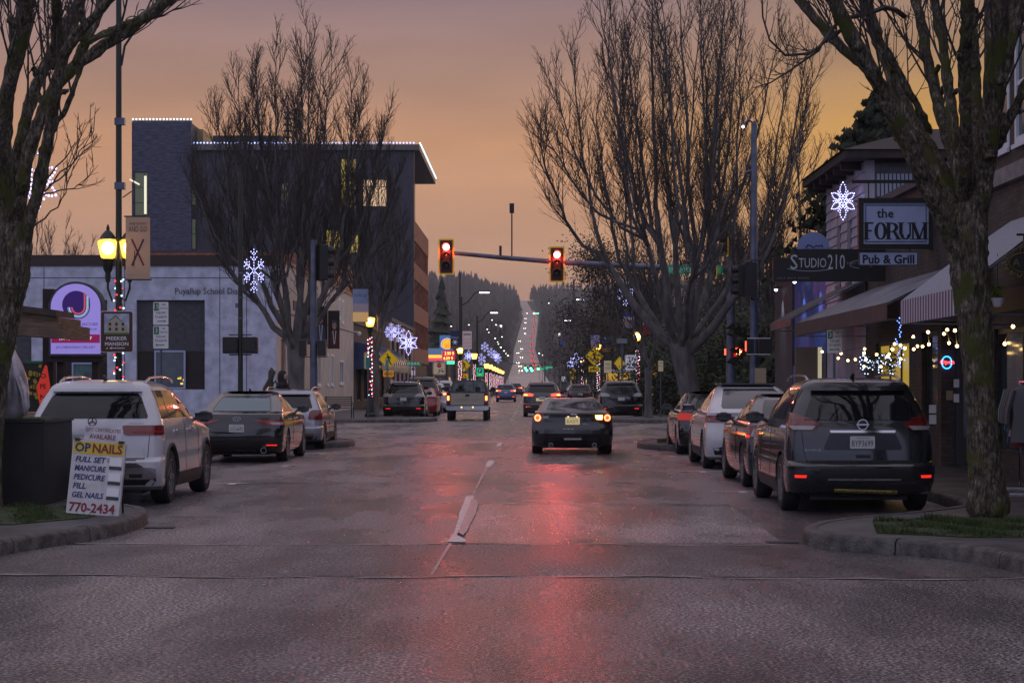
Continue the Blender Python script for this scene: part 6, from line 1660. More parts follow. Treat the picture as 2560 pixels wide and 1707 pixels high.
# left grey pole with banners and heads
YL = 54
lp = thing('signal_mast', 'grey blue signal pole behind the silver estate car', 'signal pole', (X(784, YL), YL, 0))
MB().lathe([(.20, .1), (.20, .16), (.12, .2), (.10, 3), (.08, Z(600, YL))], (0, 0, 0), 14).build('pole', M_galv, lp, smooth=40)
for sx, w in ((-.30, .2), (.24, .24)): MB().prism(rrect(sx - w / 2, sx + w / 2, Z(890, YL), Z(852, YL), .02), -.12, .12).build('pedestrian_head', M_black, lp)
for zz in (850, 892): MB().cyl((-.4, 0, Z(zz, YL)), (.4, 0, Z(zz, YL)), .014, 6).build('bracket', M_galv, lp)
signal('dark signal on the grey blue pole facing the side street', X(812, YL), YL, Z(657, YL), None, .95, PI / 2 + .5, plate_=False)

# portrait banners on the cream wall
M_bk = mat('black_banner', (.012, .012, .014), .6); M_skin = mat('printed_skin', (.42, .24, .17), .6); M_hair = mat('printed_hair', (.03, .018, .012), .6); M_gown = mat('printed_gown', (.09, .02, .025), .6); M_blu = mat('printed_blue', (.03, .07, .16), .6)
def portrait(kind):
    def d(t_, w, h):
        cx = w * (.05 if kind else -.1); hz = h * (.62 if kind else .70)
        MB().prism([(cx + w * .27 * a, hz + h * .13 * b_) for a, b_ in disc(0, 0, 1, 18)], -.006, -.001).build('hair_print', M_hair, t_)
        MB().prism([(cx + w * .19 * a, hz - h * .01 + h * .105 * b_) for a, b_ in disc(0, 0, 1, 18)], -.010, -.0065).build('face_print', M_skin, t_)
        MB().prism([(cx - w * .07, hz - h * .05), (cx + w * .07, hz - h * .05), (cx, hz - h * .065)], -.014, -.0105).build('smile_print', M_white, t_)
        for sx in (-.07, .07): MB().prism(disc(cx + w * sx, hz + h * .015, w * .02, 8), -.014, -.0105).build('eye_print', M_hair, t_)
        MB().prism([(cx - w * .42, 0.02), (cx + w * .44, .02), (cx + w * .36, hz - h * .2), (cx + w * .1, hz - h * .13), (cx - w * .1, hz - h * .13), (cx - w * .36, hz - h * .2)], -.0085, -.0015).build('gown_print', M_gown if kind else M_blu, t_)
        for sx in (-1, 1): MB().prism([(cx + sx * w * .1, hz - h * .14), (cx + sx * w * .16, hz - h * .15), (cx + sx * w * .06, h * .12), (cx, h * .12)], -.012, -.009).build('sash_print', M_wht_sign, t_)
        if kind == 1: MB().prism([(cx - w * .3, hz + h * .09), (cx, hz + h * .05), (cx + w * .3, hz + h * .09), (cx, hz + h * .14)], -.016, -.011).build('cap_print', M_blu, t_)
    return d
banner('black banner with a smiling graduate in a cap, nearest the street', 820, 849, 777, 871, 96, M_bk, portrait(1))
banner('black banner with a portrait, middle one of three', 791, 819, 767, 868, 91, M_bk, portrait(0))
banner('black portrait banner partly behind the tree trunk', 755, 782, 758, 860, 86, M_bk, portrait(2))

# parking and road signs
def sign_post(name, label, px, Y, boxes, cat='sign', base=.15, post=True, m_post=M_galv, r=.025):
    t_ = thing(name, label, cat, (X(px, Y), Y, base))
    if post:
        top = max(Z(b_[0], Y) for b_ in boxes) - base
        MB().cyl((0, .03, 0), (0, .03, top), r, 6).build('post', m_post, t_)
    return t_, lambda py: Z(py, Y) - base
def parking(t_, zc, W, H, num, unit, arrow):
    s_ = MB().prism(rrect(-W / 2, W / 2, zc - H / 2, zc + H / 2, .02), -.004, .0).build('panel', M_wht_sign, t_)
    MB().prism(rrect(-W * .45, -W * .12, zc + H * .13, zc + H * .46, .005), -.008, -.0045).build('number_block', M_green, s_)
    text(s_, num, -W * .285, zc + H * .30, H * .2, M_wht_sign, y=-.011)
    text(s_, unit, W * .20, zc + H * .385, H * .075, M_blk_ink, y=-.008); text(s_, 'PARKING', W * .19, zc + H * .23, H * .075, M_green, y=-.008, w=W * .5)
    text(s_, '9:00 AM', 0, zc + H * .03, H * .10, M_blk_ink, y=-.008, w=W * .62); text(s_, 'TO 6:00 PM', 0, zc - H * .15, H * .10, M_blk_ink, y=-.008, w=W * .78)
    z = zc - H * .34; a = W * .30; b = MB(); b.box(-a * .8, a * .8, -.008, -.0045, z - .008, z + .008)
    if arrow != 'L': b.prism([(a * .8, z - .025), (a * 1.15, z), (a * .8, z + .025)], -.008, -.0045)
    if arrow != 'R': b.prism([(-a * .8, z - .025), (-a * 1.15, z), (-a * .8, z + .025)], -.008, -.0045)
    b.build('arrow', M_green, s_)
t_, z_ = sign_post('parking_sign', 'post with two green and white parking signs, 15 minutes over 3 hours', 402, 37, [(755,)])
parking(t_, z_(783.5), .30, .45, '15', 'MIN', 'R'); parking(t_, z_(843), .30, .445, '3', 'HR', 'L')
t_, z_ = sign_post('parking_sign', 'green and white 3 hour parking sign before the pub window', 2086, 36, [(825,)])
parking(t_, z_(854), .28, .44, '3', 'HR', 'LR')
# brown mansion sign
t_, z_ = sign_post('direction_sign', 'brown MEEKER MANSION sign with a picture of a house', 292, 37.75, [(777,)], post=False)
zc, W, H = z_(829), .66, .83
M_brns = mat('brown_sign_sheet', (.07, .022, .015), .45)
MB().prism(rrect(-W / 2, W / 2, zc - H / 2, zc + H / 2, .04), -.002, .02).build('border', M_wht_sign, t_)
MB().prism(rrect(-W / 2 + .012, W / 2 - .012, zc - H / 2 + .012, zc + H / 2 - .012, .035), -.006, -.0025).build('panel', M_brns, t_)
MB().box(-.25, .25, -.010, -.0065, zc - .06, zc + .36).build('picture', mat('picture_sky', (.22, .30, .50), .5, c2=(.55, .56, .6), scale=6), t_)
b = MB().prism([(-.20, zc - .02), (.22, zc - .02), (.22, zc + .12), (.12, zc + .17), (.08, zc + .22), (-.02, zc + .31), (-.12, zc + .24), (-.2, zc + .2)], -.013, -.0105); b.build('house_print', mat('house_print_cream', (.42, .38, .30), .6), t_)
b = MB()
for i in range(3):
    for j in range(2): b.box(-.16 + i * .13, -.11 + i * .13, -.016, -.0135, zc + .02 + j * .10, zc + .08 + j * .10)
b.prism([(-.14, zc + .235), (-.02, zc + .325), (.10, zc + .215), (.10, zc + .20), (-.02, zc + .305), (-.14, zc + .22)], -.016, -.0135); b.build('house_detail_print', mat('house_print_dark', (.05, .04, .03), .6), t_)
MB().box(-.25, .25, -.0165, -.0137, zc - .06, zc - .02).build('lawn_print', mat('lawn_print_green', (.10, .18, .04), .6), t_)
text(t_, 'MEEKER', 0, zc - .135, .075, M_wht_sign, y=-.011, w=.42, bold=.02); text(t_, 'MANSION', 0, zc - .245, .075, M_wht_sign, y=-.011, w=.47, bold=.02)
MB().prism([(-.15, zc - .33), (-.10, zc - .305), (-.10, zc - .322), (.16, zc - .322), (.16, zc - .338), (-.10, zc - .338), (-.10, zc - .355)], -.010, -.0065).build('arrow', M_wht_sign, t_)
MB().prism([(-.22, zc - .35), (-.17, zc - .35), (-.195, zc - .305)], -.010, -.0065).build('small_emblem', mat('small_emblem_yellow', (.6, .5, .1), .5), t_)

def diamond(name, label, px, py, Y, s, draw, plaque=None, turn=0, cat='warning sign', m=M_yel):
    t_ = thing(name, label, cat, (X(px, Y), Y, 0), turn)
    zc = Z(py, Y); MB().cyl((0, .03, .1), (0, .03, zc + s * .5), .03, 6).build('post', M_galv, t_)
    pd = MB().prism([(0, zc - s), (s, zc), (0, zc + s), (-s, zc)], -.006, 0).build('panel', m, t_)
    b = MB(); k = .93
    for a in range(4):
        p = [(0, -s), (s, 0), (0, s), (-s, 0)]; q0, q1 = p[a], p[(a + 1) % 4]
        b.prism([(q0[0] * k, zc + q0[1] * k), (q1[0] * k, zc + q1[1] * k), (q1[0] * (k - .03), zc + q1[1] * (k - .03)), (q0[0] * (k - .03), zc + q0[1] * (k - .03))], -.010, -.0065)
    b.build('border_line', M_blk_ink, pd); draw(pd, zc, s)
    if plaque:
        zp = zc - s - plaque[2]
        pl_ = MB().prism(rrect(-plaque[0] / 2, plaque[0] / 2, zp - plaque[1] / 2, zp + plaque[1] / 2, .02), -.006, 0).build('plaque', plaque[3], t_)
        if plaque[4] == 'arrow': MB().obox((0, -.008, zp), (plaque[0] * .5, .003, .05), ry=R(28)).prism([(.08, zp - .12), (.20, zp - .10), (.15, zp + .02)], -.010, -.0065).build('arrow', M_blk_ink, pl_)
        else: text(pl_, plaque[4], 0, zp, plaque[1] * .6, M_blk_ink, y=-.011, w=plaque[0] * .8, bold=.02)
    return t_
def walker(p, zc, s, fl=1):
    b = MB(); k = s / .62
    def L(pts, w):
        for a, c in zip(pts, pts[1:]):
            d = Vector((c[0] - a[0], c[1] - a[1])); n = Vector((-d.y, d.x)).normalized() * w / 2
            b.prism([(fl * (a[0] + n.x) * k, zc + (a[1] + n.y) * k), (fl * (c[0] + n.x) * k, zc + (c[1] + n.y) * k), (fl * (c[0] - n.x) * k, zc + (c[1] - n.y) * k), (fl * (a[0] - n.x) * k, zc + (a[1] - n.y) * k)], -.010 - random.random() * .001, -.0065)
    b.prism([(q[0] * k * fl, zc + q[1] * k) for q in disc(-.06, .30, .055, 10)], -.010, -.0065)
    L([(-.02, .23), (.02, .0)], .12); L([(-.04, .2), (-.12, .08), (-.2, .03)], .05); L([(.02, .2), (.12, .1), (.13, .02)], .05)
    L([(.0, .02), (-.02, -.14), (-.13, -.34)], .075); L([(.03, .0), (.08, -.15), (.18, -.34)], .075)
    b.build('walking_figure', M_blk_ink, p)
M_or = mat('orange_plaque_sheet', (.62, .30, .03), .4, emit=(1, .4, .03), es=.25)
diamond('crossing_sign', 'yellow pedestrian diamond with AHEAD plaque in front of the blue awning', 971, 898, 110, .58, walker, (.62, .36, .26, M_or, 'AHEAD'))
diamond('crossing_sign', 'yellow pedestrian diamond with slanting arrow plaque behind the pickup', 1160, 913, 150, .54, walker, (.68, .34, .30, M_yel, 'arrow'))
diamond('crossing_sign', 'large yellow pedestrian diamond with AHEAD plaque on the right', 1485.5, 890.5, 125, .63, walker, (.74, .36, .22, M_yel, 'AHEAD'))
diamond('crossing_sign', 'small yellow pedestrian diamond far along the right kerb', 1433, 929, 180, .40, lambda p, z, s: walker(p, z, s, -1), (.45, .25, .2, M_yel, 'arrow'))
diamond('crossing_sign', 'yellow sign seen at a slant under the solar panel', 1549, 908, 112, .42, lambda p, z, s: None, None, R(35))
sp_ = thing('solar_panel', 'solar panel on a pole above the slanted yellow sign', 'solar panel', (X(1555, 111), 111, 0))
MB().cyl((0, 0, .1), (0, 0, Z(862, 111)), .05, 6).build('pole', M_galv, sp_); MB().obox((0, 0, Z(853, 111)), (.62, .5, .04), rx=R(35)).build('panel', mat('solar_cells', (.02, .04, .07), .2), sp_)
MB().box(-.09, .09, -.08, .08, Z(885, 111), Z(870, 111)).build('battery_box', M_galv, sp_)
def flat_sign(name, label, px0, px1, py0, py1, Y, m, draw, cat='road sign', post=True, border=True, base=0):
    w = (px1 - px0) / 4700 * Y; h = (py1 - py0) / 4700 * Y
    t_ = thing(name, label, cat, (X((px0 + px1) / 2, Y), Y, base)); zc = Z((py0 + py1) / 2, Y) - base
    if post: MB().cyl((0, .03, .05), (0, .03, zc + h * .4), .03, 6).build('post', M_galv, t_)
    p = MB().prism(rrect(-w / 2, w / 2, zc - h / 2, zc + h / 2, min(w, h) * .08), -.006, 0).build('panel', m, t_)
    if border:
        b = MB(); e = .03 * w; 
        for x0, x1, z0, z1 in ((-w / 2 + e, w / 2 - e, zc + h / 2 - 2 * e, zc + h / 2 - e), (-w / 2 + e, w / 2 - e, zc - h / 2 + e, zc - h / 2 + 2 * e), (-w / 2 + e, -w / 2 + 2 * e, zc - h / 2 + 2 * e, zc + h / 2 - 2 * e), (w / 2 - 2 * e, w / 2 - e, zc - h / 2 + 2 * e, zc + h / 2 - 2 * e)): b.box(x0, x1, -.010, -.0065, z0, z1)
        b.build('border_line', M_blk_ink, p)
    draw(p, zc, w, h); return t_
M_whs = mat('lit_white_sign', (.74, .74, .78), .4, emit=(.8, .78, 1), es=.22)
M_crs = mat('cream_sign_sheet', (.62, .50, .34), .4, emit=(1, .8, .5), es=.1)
def speed(p, zc, w, h): text(p, 'SPEED', 0, zc + h * .34, h * .14, M_blk_ink, y=-.012, w=w * .78); text(p, 'LIMIT', 0, zc + h * .14, h * .14, M_blk_ink, y=-.012, w=w * .64); text(p, '25', 0, zc - h * .2, h * .34, M_blk_ink, y=-.012, w=w * .68, bold=.03)
flat_sign('speed_limit_sign', 'white SPEED LIMIT 25 sign on the right', 1562.5, 1593, 887, 926, 95, M_whs, speed)
flat_sign('speed_limit_sign', 'cream SPEED LIMIT 25 sign partly hidden by the narrow tree trunk', 910, 942, 880, 922, 86.5, M_crs, speed)
flat_sign('notice_sign', 'small teal sign on a thin post in front of the cream speed limit sign', 914, 925, 893, 919, 80, mat('teal_sign_sheet', (.02, .25, .22), .4), lambda *a: None, border=False)
flat_sign('notice_sign', 'small light blue sign on a post before the yellow diamond', 963.5, 972, 899, 922, 92, mat('light_blue_sign_sheet', (.12, .38, .50), .4), lambda *a: None, border=False)
def stophere(p, zc, w, h):
    MB().prism(disc(0, zc + h * .24, h * .19, 8, PI / 8), -.012, -.0065).build('stop_octagon', mat('stop_red', (.5, .01, .01), .4), p); text(p, 'STOP', 0, zc + h * .24, h * .1, M_wht_sign, y=-.014, w=h * .26)
    text(p, 'HERE', w * .22, zc - h * .03, h * .08, M_blk_ink, y=-.010); text(p, 'FOR', -w * .08, zc - h * .36, h * .07, M_blk_ink, y=-.010)
    walker(p.__class__ and p, zc - h * .2, h * .28); 
    MB().prism([(-.0, zc - h * .10), (w * .25, zc - h * .18), (w * .24, zc - h * .10), (w * .40, zc - h * .28), (w * .18, zc - h * .30), (w * .22, zc - h * .23), (0, zc - h * .16)], -.010, -.0065).build('arrow', M_blk_ink, p)
flat_sign('stop_here_sign', 'cream STOP HERE FOR pedestrians sign left of the pickup', 1082, 1114, 905, 937, 112, M_crs, stophere)
flat_sign('route_sign', 'cream bus stop sign with 402 and 425', 1510, 1528.5, 901.5, 932, 112, M_crs, lambda p, zc, w, h: (text(p, '402', 0, zc + h * .22, h * .2, mat('teal_ink', (.01, .2, .2), .5), y=-.012, w=w * .7), text(p, '425', 0, zc - h * .1, h * .2, mat('teal_ink'), y=-.012, w=w * .7)), border=False)
flat_sign('crossing_sign', 'orange sign with walking figure behind the slender bare tree', 1628, 1641.5, 908, 940, 96, M_or, lambda p, zc, w, h: walker(p, zc, .30), border=False)
flat_sign('parking_sign', 'small cream parking sign on a thin post beside the corner tree', 1645.5, 1658, 901.5, 928, 84, M_crs, lambda p, zc, w, h: (text(p, '3 HR', 0, zc + h * .3, h * .15, M_green, y=-.012, w=w * .6), text(p, 'PARKING', 0, zc, h * .1, M_blk_ink, y=-.012, w=w * .8)), border=False)
def pgreen(p, zc, w, h):
    MB().prism(disc(0, zc + h * .15, w * .33, 18), -.010, -.0065).build('blue_disc', mat('blue_disc_ink', (.02, .06, .4), .4), p); text(p, 'P', 0, zc + h * .15, h * .32, M_whs, y=-.013, bold=.03)
    MB().prism([(-.14, zc - h * .3), (-.02, zc - h * .22), (-.02, zc - h * .27), (.13, zc - h * .27), (.13, zc - h * .33), (-.02, zc - h * .33), (-.02, zc - h * .38)], -.010, -.0065).build('arrow', M_whs, p)
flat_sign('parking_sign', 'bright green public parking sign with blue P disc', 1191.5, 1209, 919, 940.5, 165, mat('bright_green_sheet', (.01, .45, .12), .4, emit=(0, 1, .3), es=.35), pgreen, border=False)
flat_sign('speed_limit_sign', 'tiny white sign in the distance under the small snowflake', 1404, 1413, 941, 953, 175, M_whs, lambda *a: None, border=False)
s_ = flat_sign('street_name_sign', 'green W ELM PL street name sign', 1014, 1053, 904, 914, 100, mat('green_sign_sheet'), lambda p, zc, w, h: text(p, 'W ELM PL', 0, zc, h * .62, M_whs, y=-.012, w=w * .85), border=False)
flat_sign('notice_sign', 'small red and white parking plates under the street name sign', 1028, 1038, 917, 938, 100.5, M_whs, lambda p, zc, w, h: MB().box(-w * .4, w * .4, -.010, -.0065, zc + h * .1, zc + h * .4).build('red_band', M_plred, p), border=False)

# banners farther down
def plain(*blocks):
    def d(t_, w, h):
        for i, (z0, z1, c) in enumerate(blocks): MB().box(-w * .5, w * .5, -.004, -.0005, h * z0, h * z1).build('colour_field', mat('banner_field_%s' % '_'.join(str(int(v * 99)) for v in c), c, .6), t_)
    return d
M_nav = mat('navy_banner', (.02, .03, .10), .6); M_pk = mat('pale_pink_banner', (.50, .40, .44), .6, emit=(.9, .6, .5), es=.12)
def dsnow(t_, w, h):
    text(t_, 'PUYALLUP', 0, h * .62, h * .09, M_white, y=-.008, w=w * .8)
    b = MB()
    for k in range(6): b.obox((math.cos(PI * k / 3) * w * .15, -.004, h * .36 + math.sin(PI * k / 3) * w * .15), (w * .3, .004, w * .05), ry=-PI * k / 3)
    b.build('snowflake_print', M_whs, t_); MB().box(-w * .5, w * .5, -.004, -.0005, 0, h * .12).build('warm_base_print', mat('warm_base_ink', (.3, .12, .03), .6), t_)
def dmitt(t_, w, h):
    MB().box(-w * .4, w * .4, -.004, -.0005, h * .78, h * .84).build('blue_script_print', M_blu, t_)
    for i in range(4):
        for j in range(3): MB().prism(disc(-w * .33 + i * w * .22, h * (.15 + .18 * j) + (i % 2) * .06, w * .05, 6), -.006, -.001).build('mitten_print', mat('mitten_red', (.35, .06, .06), .6) if (i + j) % 2 else M_blu, t_)
banner('dark banner with pink snowflake on the lamp post behind the pickup', 1126, 1149, 827, 871, 126.8, M_nav, dsnow)
banner('pale banner with little mittens on the lamp post behind the pickup', 1156, 1179.5, 827, 873.5, 126.8, M_pk, dmitt)
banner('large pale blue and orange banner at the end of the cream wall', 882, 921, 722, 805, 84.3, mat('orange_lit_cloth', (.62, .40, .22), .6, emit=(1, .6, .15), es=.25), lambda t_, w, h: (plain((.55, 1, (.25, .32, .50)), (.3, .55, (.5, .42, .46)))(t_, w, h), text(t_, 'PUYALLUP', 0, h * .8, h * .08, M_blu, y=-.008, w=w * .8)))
def dpuy(t_, w, h):
    plain((.72, 1, (.03, .07, .25)))(t_, w, h); text(t_, 'PUYALLUP', 0, h * .60, h * .13, M_whs, y=-.008, w=w * .9); text(t_, 'ALWAYS IN', 0, h * .36, h * .12, M_plred, y=-.008, w=w * .8); text(t_, 'SEASON', 0, h * .15, h * .15, M_plred, y=-.008, w=w * .85)
banner('banner with blue top reading PUYALLUP ALWAYS IN SEASON', 1558, 1585, 779, 820, 100.6, mat('whitish_banner', (.42, .36, .36), .6), dpuy)
banner('blue and red banner hanging above the lit lamp on the right', 1607, 1628, 775, 838, 100.8, mat('whitish_banner'), plain((.6, 1, (.03, .10, .4)), (0, .4, (.35, .03, .02))))
banner('pale lilac landscape banner far on the right', 1477, 1499, 837, 870, 144.6, mat('lilac_banner', (.30, .30, .48), .6), plain((0, .45, (.35, .25, .33))))
banner('dark banner with orange foot far on the right', 1505, 1526, 840, 881, 144.6, M_nav, lambda t_, w, h: (plain((0, .3, (.30, .13, .05)))(t_, w, h), text(t_, 'JOY', 0, h * .85, h * .12, M_whs, y=-.008, w=w * .5)))

# fuel station far left
gs = thing('petrol_station_canopy', 'lit petrol station canopy with yellow and red stripes', 'canopy', (-16, 225, 0))
MB().box(0, 6.2, 0, 14, 4.4, 5.9).build('roof', mat('pale_blue_canopy', (.15, .25, .40), .5, emit=(.2, .35, .6), es=.25), gs)
MB().box(0, 6.25, -.03, -.005, 4.75, 5.1).build('yellow_stripe', lit('yellow_stripe_glow', (1, .45, .04), 1.6), gs); MB().box(0, 6.25, -.04, -.006, 4.42, 4.72).build('red_stripe', lit('red_stripe_glow', (1, .06, .10), 1.0), gs)
for x_ in (.5, 5.6):
    for y_ in (1, 12): MB().box(x_, x_ + .4, y_, y_ + .4, 0, 4.4).build('pillar', M_galv, gs)
YG = 205
ss = thing('petrol_station_sign', 'tall lit petrol station sign with yellow scallop shell and prices', 'sign', (X(1118, YG), YG, 0))
def gx(px): return X(px, YG) - X(1118, YG)
MB().box(gx(1099), gx(1132), 0, .4, Z(876, YG), Z(838, YG)).build('logo_panel', mat('blue_sign_face', (.06, .16, .35), .4, emit=(.12, .3, .7), es=.35), ss)
cx, cz, rr = gx(1118), Z(858, YG), .62
def shell(k, y0, y1, m, nm):
    P_ = [(cx + rr * k * math.sin(a) * 1.0, cz - rr * .25 + rr * k * (1.02 * math.cos(a)) * (1 + .03 * math.cos(a * 14))) for a in [R(-112 + 224 * i / 40) for i in range(41)]]
    P_ += [(cx + rr * k * .35, cz - rr * .25 - rr * k * .72), (cx - rr * k * .35, cz - rr * .25 - rr * k * .72)]
    MB().prism(P_, y0, y1).build(nm, m, ss)
shell(1.12, -.02, -.005, mat('white_glow', (.9, .9, .9), .4, emit=(1, .95, .9), es=.7), 'shell_outline'); shell(1.0, -.035, -.021, lit('shell_red', (.9, .05, .02), .8), 'shell_edge'); shell(.88, -.05, -.036, lit('shell_yellow', (1, .62, .04), 1.0), 'shell')
b = MB()
for k in range(-3, 4):
    a = R(k * 24); p0 = Vector((cx + .05 * k, cz - rr * .7)); p1 = Vector((cx + rr * .74 * math.sin(a), cz - rr * .25 + rr * .74 * math.cos(a))); n_ = Vector((-(p1 - p0).y, (p1 - p0).x)).normalized() * .018
    b.prism([tuple(p0 + n_), tuple(p1 + n_), tuple(p1 - n_), tuple(p0 - n_)], -.062, -.051)
b.build('shell_rib', mat('shell_red'), ss)
MB().box(gx(1106), gx(1137), 0, .4, Z(902, YG), Z(876.5, YG)).build('price_panel', lit('price_red', (.8, .02, .10), .8), ss)
text(ss, '3.99 9', gx(1123), Z(883.5, YG), .38, lit('price_yellow', (1, .75, .08), 2.4), y=-.02, w=1.0); text(ss, '4.09 9', gx(1120), Z(895.5, YG), .34, lit('price_yellow', (1, 1, 1), 1), y=-.02, w=1.05)
MB().box(gx(1117), gx(1136), -.02, .3, Z(910, YG), Z(902.5, YG)).build('diesel_panel', lit('diesel_green', (.05, 1, .45), 1.6), ss)
for px in (1104, 1130): MB().box(gx(px) - .08, gx(px) + .08, .1, .25, 0, Z(902.5, YG)).build('post', M_galv, ss)

# far signals with span of green street signs
fs = thing('signal_gantry', 'far green traffic signals hung on an arm across the street', 'traffic light', (X(1330, 300), 300, 0))
def fx(px): return X(px, 300) - X(1330, 300)
MB().cyl((fx(1270), 0, Z(909, 300)), (fx(1362), 0, Z(909, 300)), .07, 6).build('mast_arm', M_galv, fs); MB().cyl((fx(1362), 0, 0), (fx(1362), 0, Z(900, 300)), .12, 6).build('pole', M_galv, fs)
for px, py in ((1313.5, 920), (1327, 921), (1345.5, 922), (1317, 926), (1330, 926)):
    MB().box(fx(px) - .25, fx(px) + .25, -.02, .1, Z(py + 5, 300), Z(py - 9, 300)).build('backplate', M_sigy if px in (1313.5, 1345.5) else M_black, fs)
    MB().box(fx(px) - .17, fx(px) + .17, -.04, -.021, Z(py + 4, 300), Z(py - 8, 300)).build('housing', M_black, fs)
    MB().ball((fx(px), -.06, Z(py, 300)), .19, 8).build('green_lamp', M_greenl, fs)
for px in (1360, 1372): MB().box(fx(px) - .8, fx(px) + .6, -.02, .02, Z(924 - (px - 1360) / 3, 300), Z(920 - (px - 1360) / 3, 300)).build('street_name_panel', lit('green_panel_glow', (.02, .6, .25), .6), fs)
fs2 = thing('signal_gantry', 'green signals at the crest of the hill road', 'traffic light', (X(1296, 2500), 2500, 100))
for px in (1293.5, 1297.5): MB().ball(((px - 1296) / 4700 * 2500, 0, Z(751.5, 2500) - 100), .8, 6).build('green_lamp', M_greenl, fs2)
MB().cyl((-4, 0, -8), (-4, 0, Z(750, 2500) - 100), .2, 5).build('pole', M_black, fs2)
fs3 = thing('signal_gantry', 'green signals halfway up the hill road', 'traffic light', (X(1342, 2050), 2050, 70))
for px in (1334.5, 1339.7, 1345.2): MB().ball(((px - 1342) / 4700 * 2050, 0, Z(783.7, 2050) - 70), .75, 6).build('green_lamp' if px > 1336 else 'amber_lamp', M_greenl if px > 1336 else M_bulbwarm, fs3)
MB().cyl((3.5, 0, -4), (3.5, 0, Z(782, 2050) - 70), .2, 5).build('pole', M_black, fs3)
# cars on the hill road, each a tiny body with its lamps
random.seed(21)
hb = MB().prism([(-.9, .3), (.9, .3), (.92, .9), (.7, 1.5), (-.7, 1.5), (-.92, .9)], 0, 4.2).mesh('body', paint('dark_hill_car', (.05, .05, .055)))
hw = mat('headlight_glow', (1, .9, .7), .3, emit=(1, .9, .75), es=14); hr = mat('hill_tail_glow', (1, .05, .05), .3, emit=(1, .04, .05), es=6)
def lampmesh(m, nm): b = MB(); b.ball((-.65, -.05, .75), .25, 5); b.ball((.65, -.05, .75), .25, 5); return b.mesh(nm, m)
mh, mt = lampmesh(hw, 'headlights'), lampmesh(hr, 'tail_lights')
for i in range(34):
    opp = i % 3 == 0; Y = 950 + i * 37 + random.uniform(-10, 10)
    x = rx_(Y) + (-3.8 if opp else 5.2) * (1 if Y < 2200 else .6) + random.uniform(-1.2, 1.2) * (1 if not opp else 1.6)
    t_ = thing('hill_car', 'oncoming car with headlights on the hill road' if opp else 'tail lit car in the queue climbing the hill road', 'car', (x, Y, rz_(Y) + .32), 0, 'oncoming cars on the hill road' if opp else 'queue of cars climbing the hill road')
    for nm, me in (('body', hb), ('headlight' if opp else 'tail_light', mh if opp else mt)):
        o = bpy.data.objects.new(nm, me); COL.objects.link(o); o.parent = t_
# utility poles on the right
for i, (px, Y, top, w, lab) in enumerate(((1434.5, 330, 699, .28, 'tallest utility pole with crossarm before the hill'), (1422.5, 300, 752, .26, 'utility pole just left of the tallest one'), (1441, 260, 775, .22, 'utility pole just right of the tallest one'), (1387, 420, 848, .2, 'thin pale pole at the left of the pole row'), (1398, 380, 842, .2, 'thin pole, second in the row along the far kerb'), (1405, 350, 828, .2, 'thin pole carrying a blue sign'), (1413, 320, 850, .2, 'thin pole, last of the short pole row'))):
    t_ = thing('utility_pole', lab, 'pole', (X(px, Y), Y, 0)); z = Z(top, Y)
    MB().tube([(0, 0, 0), (0, 0, z)], [w, w * .6], 8).build('pole', mat('weathered_pole_wood', (.10, .085, .085), .8, var=.3), t_)
    if i < 3: MB().box(-1.4, 1.4, -.08, .08, z - 1.3, z - 1.1).build('crossarm', M_bark2, t_)
    if i < 3:
        for k in (-1.3, -.6, .6, 1.3): MB().cyl((k, 0, z - 1.1), (k, 0, z - .8), .06, 5).build('insulator', M_galv, t_)
    if i == 5: MB().box(-.3, .3, -.3, -.25, Z(865, Y), Z(850, Y)).build('sign', mat('blue_small_sign', (.03, .1, .4), .4), t_)
# houses with lights dotted on the slope and simple shops along the far street
for i, (px, py, Y, w, h_, c, lab) in enumerate(((1083, 797, 1250, 6, 3.2, (.25, .34, .5), 'pale blue house on the wooded slope at the left'), (1248, 810, 1150, 5, 3, (.12, .14, .18), 'grey house low on the slope beside the hill road'), (1150, 850, 900, 5, 3, (.10, .10, .12), 'dark house below the woods at the left'), (1395, 830, 1000, 5, 3, (.10, .09, .10), 'dark house low on the right slope'))):
    t_ = thing('house', lab, 'house', (X(px, Y), Y, Z(py, Y) - h_))
    M_ = mat('far_house_wall_%s' % 'abcd'[i], c, .7); MB().box(-w / 2, w / 2, 0, w, -6, h_).build('wall', M_, t_)
    MB().prism([(-w * .56, h_), (w * .56, h_), (0, h_ * 1.8)], -.4, w + .4).build('roof', M_recess2, t_)
    for k in (-.25, .2): MB().box(w * k - .7, w * k + .7, -.05, -.01, h_ * .35, h_ * .8).build('window', lit('far_window_glow', (1, .9, .7), 2.0) if k > 0 else M_windim, t_)
